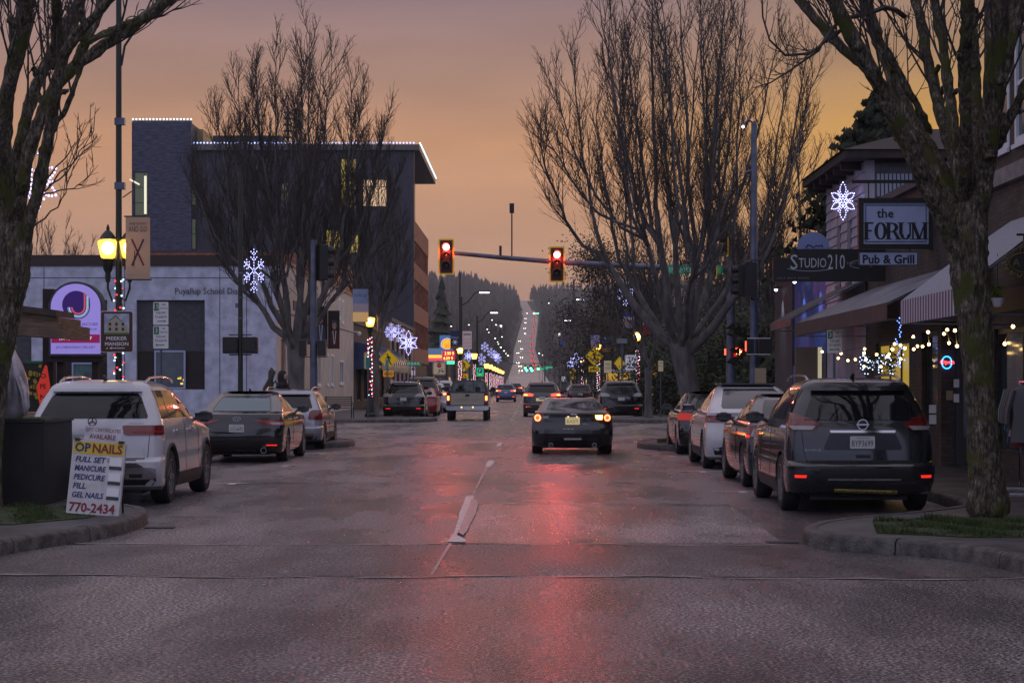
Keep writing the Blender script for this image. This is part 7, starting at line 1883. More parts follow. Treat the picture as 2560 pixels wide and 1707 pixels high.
for i in range(26):
    s = -1 if i % 2 else 1; Y = 215 + i * 16
    x0 = s * random.uniform(10, 11); d_ = random.uniform(8, 12); h_ = random.uniform(4, 5.5)
    if s < 0 and 195 < Y < 245: continue
    t_ = thing('shop_building', ('first second third fourth fifth sixth seventh eighth ninth tenth eleventh twelfth thirteenth'.split()[i // 2]) + ' low dark shop along the far ' + ('left' if s < 0 else 'right') + ' pavement, counted from the crossing', 'shop', (x0, Y, 0), 0, 'low dark shops along the far ' + ('left' if s < 0 else 'right') + ' pavement')
    MB().box(min(0, s * 9), max(0, s * 9), 0, d_, 0, h_).build('wall', random.choice((M_brickd, M_dkgrey, M_recess)), t_)
    MB().box(min(-s * .15, s * 9), max(-s * .15, s * 9), -.1, d_ + .05, h_ + .003, h_ + .3).build('cornice', M_roofd, t_)
    for k in range(3):
        c = random.choice((M_winlit, M_winpeach, M_windull, M_windim)); MB().box(min(-s * .03, -s * .005), max(-s * .03, -s * .005), 1 + k * d_ / 3.3, 1 + k * d_ / 3.3 + 1.6, .7, 2.6).build('window', c, t_)
    MB().box(s * 1, s * 2.2, -.04, -.005, .8, 2.4) .build('window', random.choice((M_winpeach, M_winlit, M_windull)), t_)
# right side shops between the crossing and the far street
for i, (y0, d_, h_, m_c, lab) in enumerate(((124, 26, 4.6, M_dkgrey, 'low grey shop with lit windows behind the far right signs'), (152, 30, 5.2, M_brickd, 'brick shop farther along the right pavement'))):
    t_ = thing('shop_building', lab, 'shop', (9.5, y0, 0)); MB().box(0, 9, 0, d_, 0, h_).build('wall', m_c, t_); MB().box(-.15, 9, -.1, d_ + .05, h_ + .003, h_ + .3).build('cornice', M_roofd, t_)
    for k in range(4): MB().box(-.03, -.005, 1 + k * 6, 4.6 + k * 6, .7, 2.7).build('window', M_winpeach if k % 2 else M_windull, t_)
    for k in range(2): MB().box(1 + k * 3, 3 + k * 3, -.03, -.005, .7, 2.6).build('window', M_winlit, t_)
kx = thing('tea_kiosk', 'dark kiosk with lit FIERCE TEA fascia and yellow inside', 'kiosk', (X(1548, 116), 116, 0))
b = MB(); b.box(-.9, .9, 0, .1, Z(932, 116), Z(921, 116)); b.build('fascia', M_black, kx); text(kx, 'FIERCE TEA', 0, Z(926.5, 116), .16, M_whs, y=-.02, w=1.4)
MB().prism([(-1.1, Z(921, 116)), (1.1, Z(921, 116)), (.8, Z(915, 116)), (-.8, Z(915, 116))], -.1, 2).build('roof', M_recess, kx)
for x_ in (-.9, -.1, .8): MB().box(x_, x_ + .1, .02, .12, 0, Z(932, 116)).build('post', M_black, kx)
MB().box(-.75, .8, 1.6, 1.7, .2, Z(932, 116)).build('lit_back_wall', lit('amber_interior', (.9, .5, .08), .5), kx)

# scattered far lights of the town: small lamps on posts
for i, (px, py) in enumerate(((1110, 803), (1153, 808), (1172, 812), (1218, 823), (1222, 831), (1095, 843), (1238, 846), (1255, 842), (1244, 855), (1252, 868), (1260, 877), (1230, 800), (1372, 758), (1265, 884), (1270, 889), (1348, 883), (1356, 888), (1246, 860), (1128, 815), (1240, 812))):
    Y = 420 + (i * 67) % 300
    t_ = thing('far_street_lamp', 'one of the small lamps twinkling among the trees of the lower slope', 'street lamp', (X(px, Y), Y, 0), 0, 'small lamps twinkling among the trees of the lower slope')
    z = Z(py, Y); MB().cyl((0, 0, 0), (0, 0, z - .12), .06, 4).build('pole', M_black, t_)
    MB().ball((0, 0, z), .2, 6, .6).build('bulb', lit('greenish_lamp_glow', (.85, .95, .6), 5) if i % 3 else lit('white_lamp_glow', (.9, .9, 1), 5), t_)

for i, (dz, dx) in enumerate(((-.8, -1.3), (-.8, 1.3), (-2.6, .2))):
    Z0 = Z(699, 330) + dz; pts = []
    for (xa, ya, za), (xb, yb, zb) in zip(((X(1441, 260), 260, Z(775, 260) + dz), (X(1434.5, 330), 330, Z0), (16, 430, 15 + dz)), ((X(1434.5, 330), 330, Z0), (16, 430, 15 + dz), (19, 560, 15 + dz))):
        for k in range(9): f_ = k / 8; pts.append((xa + (xb - xa) * f_ + dx, ya + (yb - ya) * f_, za + (zb - za) * f_ - 1.6 * 4 * f_ * (1 - f_)))
    o = MB().tube(pts, .035, 4).build('utility_cable', M_black); tag(o, ('outer', 'roadside', 'lowest')[i] + ' cable sagging between the wooden utility poles', 'cable')
# ------------------------------------------------------------ hanging shop signs
def sbox(name, label, px0, px1, py0, py1, Y, depth=.12):
    t_ = thing(name, label, 'sign', (X((px0 + px1) / 2, Y), Y, Z((py0 + py1) / 2, Y)))
    return t_, (px1 - px0) / 4700 * Y, (py1 - py0) / 4700 * Y
M_face = mat('pale_blue_sign_face', (.34, .42, .62), .5, var=.08, scale=3)
t_, w, h = sbox('pub_sign', 'large framed hanging sign reading the FORUM', 2145, 2332, 496, 623, 35)
b = MB(); f_ = .09
for x0, x1, z0, z1 in ((-w/2, w/2, h/2 - f_, h/2), (-w/2, w/2, -h/2, -h/2 + f_), (-w/2, -w/2 + f_, -h/2 + f_, h/2 - f_), (w/2 - f_, w/2, -h/2 + f_, h/2 - f_)): b.box(x0, x1, -.08, .08, z0, z1)
b.build('frame', M_black, t_); MB().box(-w/2 + f_, w/2 - f_, -.05, .05, -h/2 + f_, h/2 - f_).build('panel', M_face, t_)
b = MB(); e = .13
for x0, x1, z0, z1 in ((-w/2+e, w/2-e, h/2-e-.012, h/2-e), (-w/2+e, w/2-e, -h/2+e, -h/2+e+.012), (-w/2+e, -w/2+e+.012, -h/2+e+.012, h/2-e-.012), (w/2-e-.012, w/2-e, -h/2+e+.012, h/2-e-.012)): b.box(x0, x1, -.056, -.051, z0, z1)
b.build('border_line', M_blk_ink, t_)
text(t_, 'the', -.20, .19, .17, M_blk_ink, y=-.056, w=.31, bold=.015); 
def serif(parent, s, cx, cz, h, w, m, y, th=.05):
    """upright roman capitals built stroke by stroke"""
    G = {'F': ([(0, 0, 0, 1, 2), (0, 1, .50, 1, 1), (0, .52, .38, .52, 1)], .46), 'O': (None, .80), 'R': ([(0, 0, 0, 1, 2), (.42, .46, .72, 0, 2)], .72), 'U': ([(0, 1, 0, .3, 2), (.66, .3, .66, 1, 1)], .70), 'M': ([(0, 0, 0, 1, 1), (0, 1, .45, 0, 2), (.45, 0, .86, 1, 1), (.88, 0, .88, 1, 2)], .90)}
    tot = sum(G[c][1] + .16 for c in s) - .16; k = w / (tot * h) ; x = cx - w / 2; b = MB()
    def bar(x0, z0, x1, z1, t):
        tx = th * (.5 if t == 1 else 1.05)
        if abs(z1 - z0) < .01: b.prism([(x0, z0 - tx / 2), (x1, z0 - tx / 2), (x1, z0 + tx / 2), (x0, z0 + tx / 2)], y - .004, y)
        else: b.prism([(x0 - tx / 2, z0), (x0 + tx / 2, z0), (x1 + tx / 2, z1), (x1 - tx / 2, z1)], y - .004 - random.random() * .001, y)
    def foot(x0, z0): b.prism([(x0 - th * .95, z0 - .006), (x0 + th * .95, z0 - .006), (x0 + th * .95, z0 + .008), (x0 - th * .95, z0 + .008)], y - .006, y)
    for c in s:
        st, wd = G[c]; z0 = cz - h / 2; kx = h * k
        if c in 'OR' or c == 'U':
            if c == 'O': c0, r0, r1, a0, a1 = (x + wd * kx / 2, cz), wd * kx / 2, h / 2 + .005, 0, 2 * PI
            elif c == 'R': c0, r0, r1, a0, a1 = (x + .28 * kx, z0 + h * .73), .36 * kx, h * .26, -PI / 2, PI / 2
            else: c0, r0, r1, a0, a1 = (x + .33 * kx, z0 + h * .30), .33 * kx, h * .31, PI, 2 * PI
            n = 24
            for i in range(n):
                A, B_ = a0 + (a1 - a0) * i / n, a0 + (a1 - a0) * (i + 1) / n
                def q(a, o): 
                    t = th * (.32 + .75 * abs(math.cos(a))) / 2
                    return (c0[0] + (r0 + o * t - t * .6) * math.cos(a), c0[1] + (r1 + o * t - t * .6) * math.sin(a))
                b.prism([q(A, -1), q(A, 1), q(B_, 1), q(B_, -1)], y - .004, y)
            if c == 'R':
                for zz in (.99, .47): b.prism([(x, z0 + h * zz - .012), (x + .3 * kx, z0 + h * zz - .012), (x + .3 * kx, z0 + h * zz + .008), (x, z0 + h * zz + .008)], y - .005, y)
        for (x0, a, x1, d, t) in (st or []):
            bar(x + x0 * kx, z0 + a * h, x + x1 * kx, z0 + d * h, t)
            if a == 0: foot(x + x0 * kx, z0)
            if d == 0: foot(x + x1 * kx, z0)
            if d == 1 and x0 == x1: foot(x + x1 * kx, z0 + h)
            if a == 1 and x0 == x1: foot(x + x0 * kx, z0 + h)
        x += (wd + .16) * kx
    return b.build('lettering', m, parent)
serif(t_, 'FORUM', .0, -.14, .30, 1.10, M_blk_ink, -.0505, .062)
for x_ in (-.5, .5): MB().cyl((x_, 0, h / 2), (x_, 0, h / 2 + .28), .012, 5).build('hanger', M_black, t_)
MB().box(-w/2 - .12, w/2 + .15, -.03, .03, h/2 + .28, h/2 + .34).build('bracket_arm', M_black, t_)
t_, w, h = sbox('pub_sign', 'narrow hanging sign reading Pub & Grill under the large framed sign', 2147, 2294, 630, 664, 35)
MB().box(-w/2, w/2, -.02, .02, -h/2, h/2).build('panel', M_black, t_); MB().box(-w/2 + .015, w/2 - .015, -.026, -.0205, -h/2 + .015, h/2 - .015).build('face', M_face, t_)
text(t_, 'Pub & Grill', 0, -.01, .17, M_blk_ink, y=-.031, w=.96, bold=.03)
for x_ in (-.4, .4): MB().cyl((x_, 0, h / 2), (x_, 0, h / 2 + .06), .008, 5).build('hanger', M_black, t_)
t_, w, h = sbox('salon_sign', 'long black hanging sign reading STUDIO210 with a half round top', 1932, 2222, 623, 704, 39.6)
M_bks = mat('matt_black_sign', (.010, .010, .012), .55); M_silv = mat('silver_lettering', (.42, .48, .52), .4)
x0 = -w / 2
MB().prism([(x0, -h/2), (w/2, -h/2), (w/2, h/2), (x0 + .62, h/2), (x0 + .46, h/2 - .04), (x0 + .32, h/2 - .19), (x0, h/2 - .20)], -.05, .05).build('board', M_bks, t_)
c0 = X(2033, 39.6) - t_.location.x
MB().prism([(c0 + .345 * math.cos(a), h/2 + .002 + .36 * math.sin(a)) for a in [PI * k / 16 for k in range(17)]], -.03, .03).build('half_round_top', mat('half_round_blue', (.16, .22, .42), .5), t_)
MB().tube([(c0 + x_, -.036, h/2 + z) for x_, z in ((-.16, .02), (-.12, .09), (-.05, .07), (0, .03), (.06, .08), (.12, .06), (.18, .09), (.19, .03))], .012, 5).build('line_drawing', M_bks, t_)
text(t_, 'S', x0 + .44, .07, .31, M_silv, y=-.056, w=.15); text(t_, 'TUDIO', x0 + .83, .05, .20, M_silv, y=-.056, w=.58); text(t_, '210', x0 + 1.33, .07, .31, M_silv, y=-.056, w=.36)
text(t_, 'Hair Design', x0 + 1.82, .035, .08, mat('grey_lettering', (.18, .18, .19), .5), y=-.056, w=.52); text(t_, '253 864 9890', x0 + .42, -.27, .035, mat('grey_lettering'), y=-.056, w=.68)
MB().tube([(x0 + .3 + .12 * k, -.055, -.095 + .0035 * (k - 4) ** 2 - .03) for k in range(9)], .006, 4).build('underline', M_silv, t_)
MB().tube([(x0 + 1.85 + .24 * math.cos(a), -.055, .02 + .085 * math.sin(a)) for a in [R(60 + 25 * k) for k in range(-4, 9)]], .005, 4).build('swirl', M_silv, t_)
MB().box(w/2, w/2 + .12, -.03, .03, .1, .15).build('bracket_arm', M_black, t_); MB().box(w/2, w/2 + .12, -.03, .03, -.2, -.15).build('bracket_arm', M_black, t_)
# ornate oval sign at the right edge
t_ = thing('oval_sign', 'ornate black and gold oval sign cut by the right edge', 'sign', (X(2562, 23), 23, Z(656, 23)))
M_gold = mat('dull_gold', (.20, .16, .03), .45, .4)
P_ = disc(0, 0, 1, 30); MB().prism([(.22 * a, .135 * b_) for a, b_ in P_], -.02, .02).build('board', M_bks, t_)
MB().tube([(.20 * a, -.024, .118 * b_) for a, b_ in P_ + P_[:1]], .006, 5).build('gold_rim', M_gold, t_)
for k in range(16):
    a = 2 * PI * k / 16; MB().tube([((.225 + .05 * math.sin(PI * j / 5)) * math.cos(a + .05 * j), -.0, (.14 + .05 * math.sin(PI * j / 5)) * math.sin(a + .05 * j)) for j in range(6)], .007, 5).build('scroll', M_gold, t_)
text(t_, 'A', -.11, 0, .09, M_gold, y=-.026)
MB().box(-.02, .02, -.01, .01, .18, .34).build('hanger', M_black, t_); MB().cyl((-.1, 0, .34), (XR - t_.location.x, 0, .34), .015, 6).build('bracket_arm', M_black, t_)

# law firm sign
YJ = 45
js = thing('law_firm_sign', 'lit lilac arched sign of an injury law group with purple J emblem', 'sign', (X(188, YJ), YJ, 0))
def jx(px): return X(px, YJ) - X(188, YJ)
def jz(py): return Z(py, YJ)
M_lil = mat('lit_lilac_face', (.30, .26, .55), .5, emit=(.42, .32, 1.0), es=.42); M_vio = mat('violet_ink', (.035, .01, .13), .5, emit=(.1, .02, .5), es=.12)
x0, x1, zb = jx(127), jx(252), jz(885)
r_ = (x1 - x0) / 2; ct = jz(709) - r_ * .93
arch = lambda d: [(x0 - d, zb - d), (x1 + d, zb - d)] + [((x0 + x1) / 2 + (r_ + d) * math.cos(a), ct + (r_ * .93 + d) * math.sin(a)) for a in [PI * k / 24 for k in range(25)]]
MB().prism(arch(.05), 0, .35).build('case', M_recess, js); MB().prism(arch(-.004), -.02, -.001).build('face', M_lil, js)
MB().prism([(x + (jx(97) - jx(127)) * .9, z) for x, z in arch(-.1)][2:] + [], .36, .7).build('rear_case', M_recess, js)
ex, ez, er = jx(191), jz(762), 35 / 4700 * YJ
MB().prism(disc(ex, ez, er, 32), -.026, -.0205).build('emblem_disc', M_vio, js)
def hook(rad, wd, m, y, xoff, top):
    P1 = [(ex + xoff + rad * math.cos(a), ez - er * .18 + rad * math.sin(a)) for a in [-PI + PI * k / 14 for k in range(15)]]
    b = MB(); pts = P1 + [(ex + xoff + rad, ez + top)]
    for (a, c), (d_, e) in zip(pts, pts[1:]):
        v = Vector((d_ - a, e - c)); n_ = Vector((-v.y, v.x)).normalized() * wd / 2
        b.prism([(a + n_.x, c + n_.y), (d_ + n_.x, e + n_.y), (d_ - n_.x, e - n_.y), (a - n_.x, c - n_.y)], y, -.0265)
    b.build('emblem_stroke', m, js)
M_pinks = mat('emblem_pink', (.6, .10, .14), .5, emit=(1, .15, .2), es=.3); M_pal = mat('emblem_pale', (.4, .6, .8), .5, emit=(.5, .8, 1), es=.4)
hook(er * .46, er * .13, M_pinks, -.030, er * .15, er * .85); hook(er * .64, er * .10, M_pal, -.030, er * .15, er * .62); hook(er * .80, er * .06, M_vio, -.030, er * .15, er * .5); hook(er * .74, er * .03, M_pal, -.031, er * .15, er * .55)
cx_ = (x0 + x1) / 2
text(js, 'JACOBS', cx_ - .33, jz(811.5), .085, M_vio, y=-.026, w=.42); text(js, 'AND', cx_ + .005, jz(811.5), .085, M_pinks, y=-.026, w=.21); text(js, 'JACOBS', cx_ + .335, jz(811.5), .085, M_vio, y=-.026, w=.40)
text(js, 'INJURY LAW GROUP', cx_, jz(824), .07, M_vio, y=-.026, w=1.02)
MB().box(x0 + .02, x1 - .02, -.026, -.0205, jz(857), jz(836)).build('phone_band', mat('crimson_band', (.22, .01, .06), .5, emit=(.8, .02, .25), es=.18), js)
text(js, '(253) 845-0577', cx_, jz(846.5), .09, mat('white_glow'), y=-.031, w=.78); text(js, 'JACOBSANDJACOBS.NET', cx_, jz(868.5), .07, M_vio, y=-.026, w=.94)
MB().box(x0 - .15, x1 + .05, .05, .45, jz(905), jz(886.5)).build('base_beam', M_recess2, js)
MB().box(x0 - .3, x0 - .05, .4, .7, .1, jz(720)).build('post', M_recess2, js)
for x_ in (x0 + .1, x1 - .25): MB().box(x_, x_ + .15, .15, .35, .14, jz(905)).build('post', M_recess2, js)

# timber kiosk roof, wall ledge, mural, red pennant, wall lantern at the left edge
YK = 30
kk = thing('timber_canopy', 'layered brown timber canopy corner jutting in at the left', 'canopy', (X(0, YK), YK, 0))
M_tim = mat('stained_timber', (.13, .085, .055), .7, var=.35, scale=4, stretch=(1, 1, 6)); M_timd = mat('dark_stained_timber', (.05, .035, .028), .7, var=.3, scale=4)
def kxx(px): return X(px, YK) - X(0, YK)
for i, (a, c, d_, e, m, dy) in enumerate((((-40, 752, 140, 775, M_timd, 0),) + ((-40, 765, 142, 792, M_tim, .1), (-20, 800, 166, 812, M_tim, -.2)))):
    b = MB(); z0, z1 = Z(c, YK), Z(e, YK); hh = (.10, .20, .22)[i]
    b.prism([(kxx(a), z0 - hh), (kxx(d_), z1 - hh), (kxx(d_), z1), (kxx(a), z0)], dy, dy + 1.2 + .3 * i); b.build('roof_board', m, kk)
MB().box(kxx(-30), kxx(-18), .3, .4, .14, Z(800, YK)).build('post', M_timd, kk)
lg = thing('brick_ledge', 'low brick ledge with pale coping behind the seal statue', 'wall', (X(-100, 34), 34, .14))
MB().box(0, 1.6, 0, .35, 0, Z(1048, 34) - .15).build('wall', M_brickd, lg); MB().box(-.05, 1.62, -.05, .4, Z(1048, 34) - .147, Z(1030, 34) - .14).build('coping', mat('tan_coping', (.30, .20, .13), .6), lg)
mu = thing('bee_mural', 'green mural board painted with bees and yellow flowers', 'mural', (X(88, 48), 48, 0))
w, z0, z1 = 46 / 4700 * 48, Z(1040, 48), Z(902, 48)
MB().box(-w / 2, w / 2, 0, .05, z0, z1).build('board', mat('mural_black', (.02, .025, .015), .6), mu); MB().box(-w / 2, w / 2, -.01, -.001, z1 - .06, z1).build('top_band', mat('mural_green', (.02, .16, .08), .6), mu)
M_my = mat('mural_yellow', (.45, .33, .03), .6)
random.seed(3)
for k in range(16):
    cx, cz = random.uniform(-w / 2 + .05, w / 2 - .05), random.uniform(z0 + .1, z1 - .12); MB().prism([(cx + .05 * a * random.uniform(.6, 1.2), cz + .045 * b_) for a, b_ in disc(0, 0, 1, 9)], -.008 - .0004 * k, -.001).build('flower_print', M_my, mu)
for cx, cz in ((-.02, z0 + .75), (.05, z1 - .35)):
    MB().prism([(cx + .09 * a, cz + .06 * b_) for a, b_ in disc(0, 0, 1, 14)], -.024, -.016).build('bee_print', M_my, mu)
    for k in (-.04, 0, .04): MB().box(cx + k - .009, cx + k + .009, -.028, -.0245, cz - .05, cz + .05).build('bee_stripe_print', M_blk_ink, mu)
for x_ in (-w / 2, w / 2 - .05): MB().box(x_, x_ + .05, .051, .1, 0, z1).build('post', M_black, mu)
pn = thing('red_pennant_sign', 'tall red diamond shaped OPEN pennant beside the mural', 'sign', (X(108, 35.5), 35.5, 0))
zb, zt_ = Z(1016, 35.5), Z(912, 35.5)
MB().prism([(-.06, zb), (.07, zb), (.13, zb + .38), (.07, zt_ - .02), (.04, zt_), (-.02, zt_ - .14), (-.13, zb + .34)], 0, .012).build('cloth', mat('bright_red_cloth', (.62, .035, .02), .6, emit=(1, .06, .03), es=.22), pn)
for k, s_ in enumerate(('OPEN', 'FOR', 'FOOD')[:0]): pass
for k, zz in enumerate((.18, .38, .58)): text(pn, ('N', 'PE', 'O')[k], 0, zb + zz, .09, mat('dark_red_ink', (.10, .008, .008), .6), y=-.005, w=.11, bold=.02)
MB().cyl((.0, .02, .1), (.0, .02, zt_), .012, 5).build('pole', M_black, pn)
wl = thing('wall_lantern', 'small warm lantern on the tan wall at the left edge', 'lamp', (X(12, 41.2), 41.2, Z(868, 41.2)))
MB().lathe([(.05, -.13), (.09, .08)], (0, 0, 0), 6).build('glass', mat('lantern_glow', (1, .6, .2), .3, emit=(1, .55, .15), es=7, sampled=True), wl); MB().lathe([(.09, .085), (.02, .16)], (0, 0, 0), 6).build('cap', M_black, wl); MB().box(-.15, -.03, .0, .04, .09, .12).build('bracket', M_black, wl)
sw_ = thing('brick_shop', 'tan brick shop corner at the far left edge behind the canopy', 'shop', (-10.95, 32, 0))
MB().box(-8, 0, 0, 10, 0, 3.1).build('wall', brickmat('tan_brick', (.34, .24, .15), (.2, .17, .13)), sw_); MB().box(-8.1, .1, -.1, 10.1, 3.1, 3.3).build('roof', M_roofd, sw_)
for k in range(3): MB().box(-6.5 + k * 2, -5.2 + k * 2, -.04, -.005, .9, 2.3).build('window', M_winlit, sw_)

# planter and seal statue
pl = thing('planter_box', 'large black planter box on the left corner grass', 'planter', (-5.1, 22.9, .15))
MB().box(-1.5, 0, 0, 1.4, .0, 1.0).build('body', mat('black_planter', (.010, .010, .011), .6, var=.4, scale=3), pl); MB().box(-1.52, .02, -.02, 1.42, 1.003, 1.04).build('rim', M_black, pl)
MB().box(-1.45, -.05, .05, 1.35, 1.041, 1.05).build('soil', M_grass_soil, pl)
se = thing('seal_statue', 'silvery carved seal statue pointing its nose up on the planter', 'statue', (X(36, 23.2), 23.2, 1.19))
prof = [(0, .10, .11, .10), (.12, .12, .16, .14), (.30, .13, .175, .16), (.50, .12, .155, .15), (.66, .10, .115, .12), (.78, .07, .08, .09), (.88, .045, .062, .07), (.955, .02, .05, .055), (1.0, .00, .025, .03), (1.02, -.01, .008, .01)]
b = MB(); n = 18
for z, cx, rx, ry in prof:
    for k in range(n): a = 2 * PI * k / n; b.v.append((cx - .12 + rx * math.cos(a), ry * math.sin(a), z * 1.03))
for i in range(len(prof) - 1):
    for k in range(n): q = i * n + k; q2 = i * n + (k + 1) % n; b.f.append((q, q2, q2 + n, q + n)); b.m.append(0)
b.f.append(tuple(range(n))[::-1]); b.m.append(0); b.f.append(tuple((len(prof) - 1) * n + k for k in range(n))); b.m.append(0)
M_sil = mat('polished_stone_silver', (.40, .37, .40), .25, .3, var=.5, scale=3)
b.build('body', M_sil, se, smooth=80)
for sx in (-1, 1):
    MB().tube([(-.02 + sx * .10, -.12, .50), (.02 + sx * .15, -.19, .34), (.03 + sx * .17, -.2, .16), (.03 + sx * .15, -.19, .04)], [.045, .055, .045, .015], 7).build('flipper', M_sil, se, smooth=80)
MB().tube([(-.06, -.06, .93), (.03, -.09, .90), (.05, -.08, .86)], [.03, .02, .006], 6).build('muzzle', M_sil, se, smooth=80)
MB().lathe([(.22, -.03), (.20, .0)], (-.02, 0, 0), 14).build('plinth', M_black, se)

# nail salon board sign
YO = 21.1
on = thing('sandwich_board', 'white leaning sign board for OP NAILS with price flaps', 'sign', (X(231, YO), YO, .155), R(-4))
on.rotation_euler = (R(-6), R(4.2), R(-3))
W, H = .60, .83
M_bd = mat('scuffed_white_board', (.62, .62, .64), .5, c2=(.48, .46, .46), scale=7)
M_blu2 = mat('navy_print', (.02, .03, .15), .5); M_mar = mat('maroon_print', (.22, .015, .03), .5)
b1 = MB().prism(rrect(-W/2, W/2, 0, H, .015), -.012, .012).build('front_panel', M_bd, on)
MB().box(-W/2 + .012, W/2 - .012, -.016, -.0125, H - .155, H - .015).build('yellow_header', mat('yellow_header_print', (.62, .46, .03), .5), b1)
text(b1, 'OP', -W * .30, H - .083, .105, M_blu2, y=-.019, w=.18, bold=.03); text(b1, 'NAILS', W * .17, H - .083, .105, M_mar, y=-.019, w=.34, bold=.03)
for k, s_ in enumerate(('FULL SET', 'MANICURE', 'PEDICURE', 'FILL', 'GEL NAILS')): text(b1, s_, -W * .42, H - .215 - k * .10, .065, M_blu2, y=-.016, align='L', bold=.03, shear=.2, wmax=.36)
text(b1, '770-2434', -.01, .075, .11, M_mar, y=-.016, w=.52, bold=.03)
text(b1, '$', .12, H - .21, .05, mat('faded_print', (.25, .2, .2), .5), y=-.016)
for k in range(3):
    MB().box(.14, .28, -.022 - .002 * k, -.013, H - .27 - k * .17, H - .18 - k * .17).build('price_flap', M_white, b1); MB().box(.14, .28, -.019, -.0125, H - .31 - k * .17, H - .275 - k * .17).build('price_gap', M_recess, b1)
up = MB().prism([(-.19, H + .005), (.24, H + .005), (.245, H + .15), (-.185, H + .165)], .02, .032).build('upper_panel', mat('pale_board', (.50, .49, .52), .5, var=.2, scale=6), on)
text(up, 'GIFT CERTIFICATES', .02, H + .125, .04, M_mar, y=.018, w=.40); text(up, 'AVAILABLE', .02, H + .05, .055, M_mar, y=.018, w=.30, bold=.02)
MB().prism(rrect(-W/2, W/2, 0, H, .015), .03, .05).build('back_panel', M_bd, on)
for sx in (-1, 1): MB().obox((sx * .25, .0, H), (.05, .09, .03)).build('hinge', M_black, on)
MB().cyl((.22, .05, H * .9), (.22, .50, .0), .012, 5).build('leg', M_black, on)
MB().cyl((-.22, .05, H * .9), (-.22, .50, .0), .012, 5).build('leg', M_black, on)

# bench on the far left corner
be = thing('bench', 'dark metal bench with curved arms on the far left corner', 'bench', (X(838, 79.5), 81.5, .15), R(15))
M_dk = mat('dark_bench_metal', (.02, .02, .022), .4)
for x_ in (-.55, .55):
    MB().tube([(x_, .3, 0), (x_, .25, .42), (x_, .28, .62), (x_, .1, .66), (x_, -.12, .64), (x_, -.26, .55), (x_, -.24, .42), (x_, -.28, 0)], .022, 6).build('arm_frame', M_dk, be, smooth=60)
    MB().tube([(x_, .25, .42), (x_, .38, .95)], .02, 6).build('back_post', M_dk, be)
for k in range(6): MB().box(-.6, .6, -.24 + k * .085, -.18 + k * .085, .42, .445).build('seat_slat', M_dk, be)
for k in range(5): MB().obox((0, .285 + k * .022, .54 + k * .09), (1.2, .02, .06), rx=R(-12)).build('back_slat', mat('weathered_wood', (.16, .12, .09), .7), be)

# garland and bulbs under the smooth awning
gl = thing('garland', 'evergreen garland with blue white lights over the yellow pub window', 'garland', (XR - .25, 38.9, 2.15))
random.seed(8); b = MB(); bb = MB()
for i in range(900):
    t = random.random(); y = -1.9 + 3.8 * t; drop = .12 + .22 * abs(math.sin(t * 9)); p = Vector((random.gauss(0, .06), y, random.uniform(-drop, .08))); q = vnoise(.09); u = q.orthogonal().normalized() * .012
    k0 = len(b.v); b.v += [tuple(p - u), tuple(p + u), tuple(p + q)]; b.f.append((k0, k0 + 1, k0 + 2)); b.m.append(0)
    if i % 10 == 0: bb.ball(tuple(p), .013, 5)
b.build('greenery', M_leafg, gl); bb.build('bulbs', mat('icy_bulb', (.4, .6, 1), .3, emit=(.45, .6, 1), es=5), gl, kind='stuff')
g2 = thing('light_string', 'vertical string of blue bulbs beside the pub garland', 'string lights', (XR - .3, 36.6, 2.0))
b = MB()
for i in range(22): b.ball((random.gauss(0, .03), random.gauss(0, .05), .9 - i * .045), .014, 5)
b.build('bulbs', M_bulbblue, g2, kind='stuff'); MB().cyl((0, 0, 0), (0, 0, .95), .006, 4).build('cable', M_black, g2)
bulbm = MB().ball((0, 0, 0), .026, 8).mesh('bulb', M_bulbwarm, 60)
for j, (ya, yb, xa, za, zb_, n, lab) in enumerate(((30.6, 40.4, 7.3, 2.5, 2.35, 12, 'warm bulb string looping under the grey awning, nearest the road'), (31, 39.5, 7.7, 2.55, 2.15, 12, 'warm bulb string closest to the pub wall'), (26, 33.5, 7.5, 2.45, 2.5, 7, 'warm bulb string running under the striped awning'))):
    t_ = thing('light_string', lab, 'string lights', (xa, ya, 0)); pts = []
    for k in range(n):
        f_ = k / (n - 1); z = za + (zb_ - za) * f_ - .22 * abs(math.sin(PI * 3 * f_)) ; pts.append((.25 * math.sin(k * 2.2), (yb - ya) * f_, z))
    MB().tube(pts, .005, 4).build('cable', M_black, t_)
    for p in pts: o = bpy.data.objects.new('bulb', bulbm); COL.objects.link(o); o.parent = t_; o.location = (p[0], p[1], p[2] - .035)
# neon open sign and window notices
YE = 34.1
ns = thing('neon_sign', 'red and blue neon Open sign in the pub entry window', 'neon sign', (X(2367, YE), YE, Z(906, YE)))
M_nr = mat('red_neon', (1, .1, .1), .3, emit=(1, .05, .06), es=4); M_nb = mat('blue_neon', (.1, .4, 1), .3, emit=(.03, .35, 1), es=4)
MB().tube([(.09 * math.cos(a), 0, .11 * math.sin(a)) for a in [2 * PI * k / 24 for k in range(25)]], .010, 6, cap=False).build('blue_ring', M_nb, ns); text(ns, 'Open', 0, 0, .095, M_nr, y=-.02, w=.26, bold=.03)
for i, (px, py, w, h, m, lab) in enumerate(((2331, 1022, .13, .15, M_wht_sign, 'upper white notice in the pub window by the grey SUV'), (2331, 1048, .13, .17, M_wht_sign, 'lower white notice in the pub window by the grey SUV'), (2373, 988, .12, .17, mat('tan_notice', (.35, .26, .15), .6), 'tan notice in the pub entry window'), (2390, 958, .10, .15, M_wht_sign, 'white notice high in the entry window'), (2390, 995, .10, .15, M_wht_sign, 'white notice below it in the entry window'))):
    t_ = MB().box(-w / 2, w / 2, -.004, .0, -h / 2, h / 2).build('window_notice', m); t_.location = (X(px, YE), YE - .02 - .002 * i, Z(py, YE)); tag(t_, lab, 'notice')
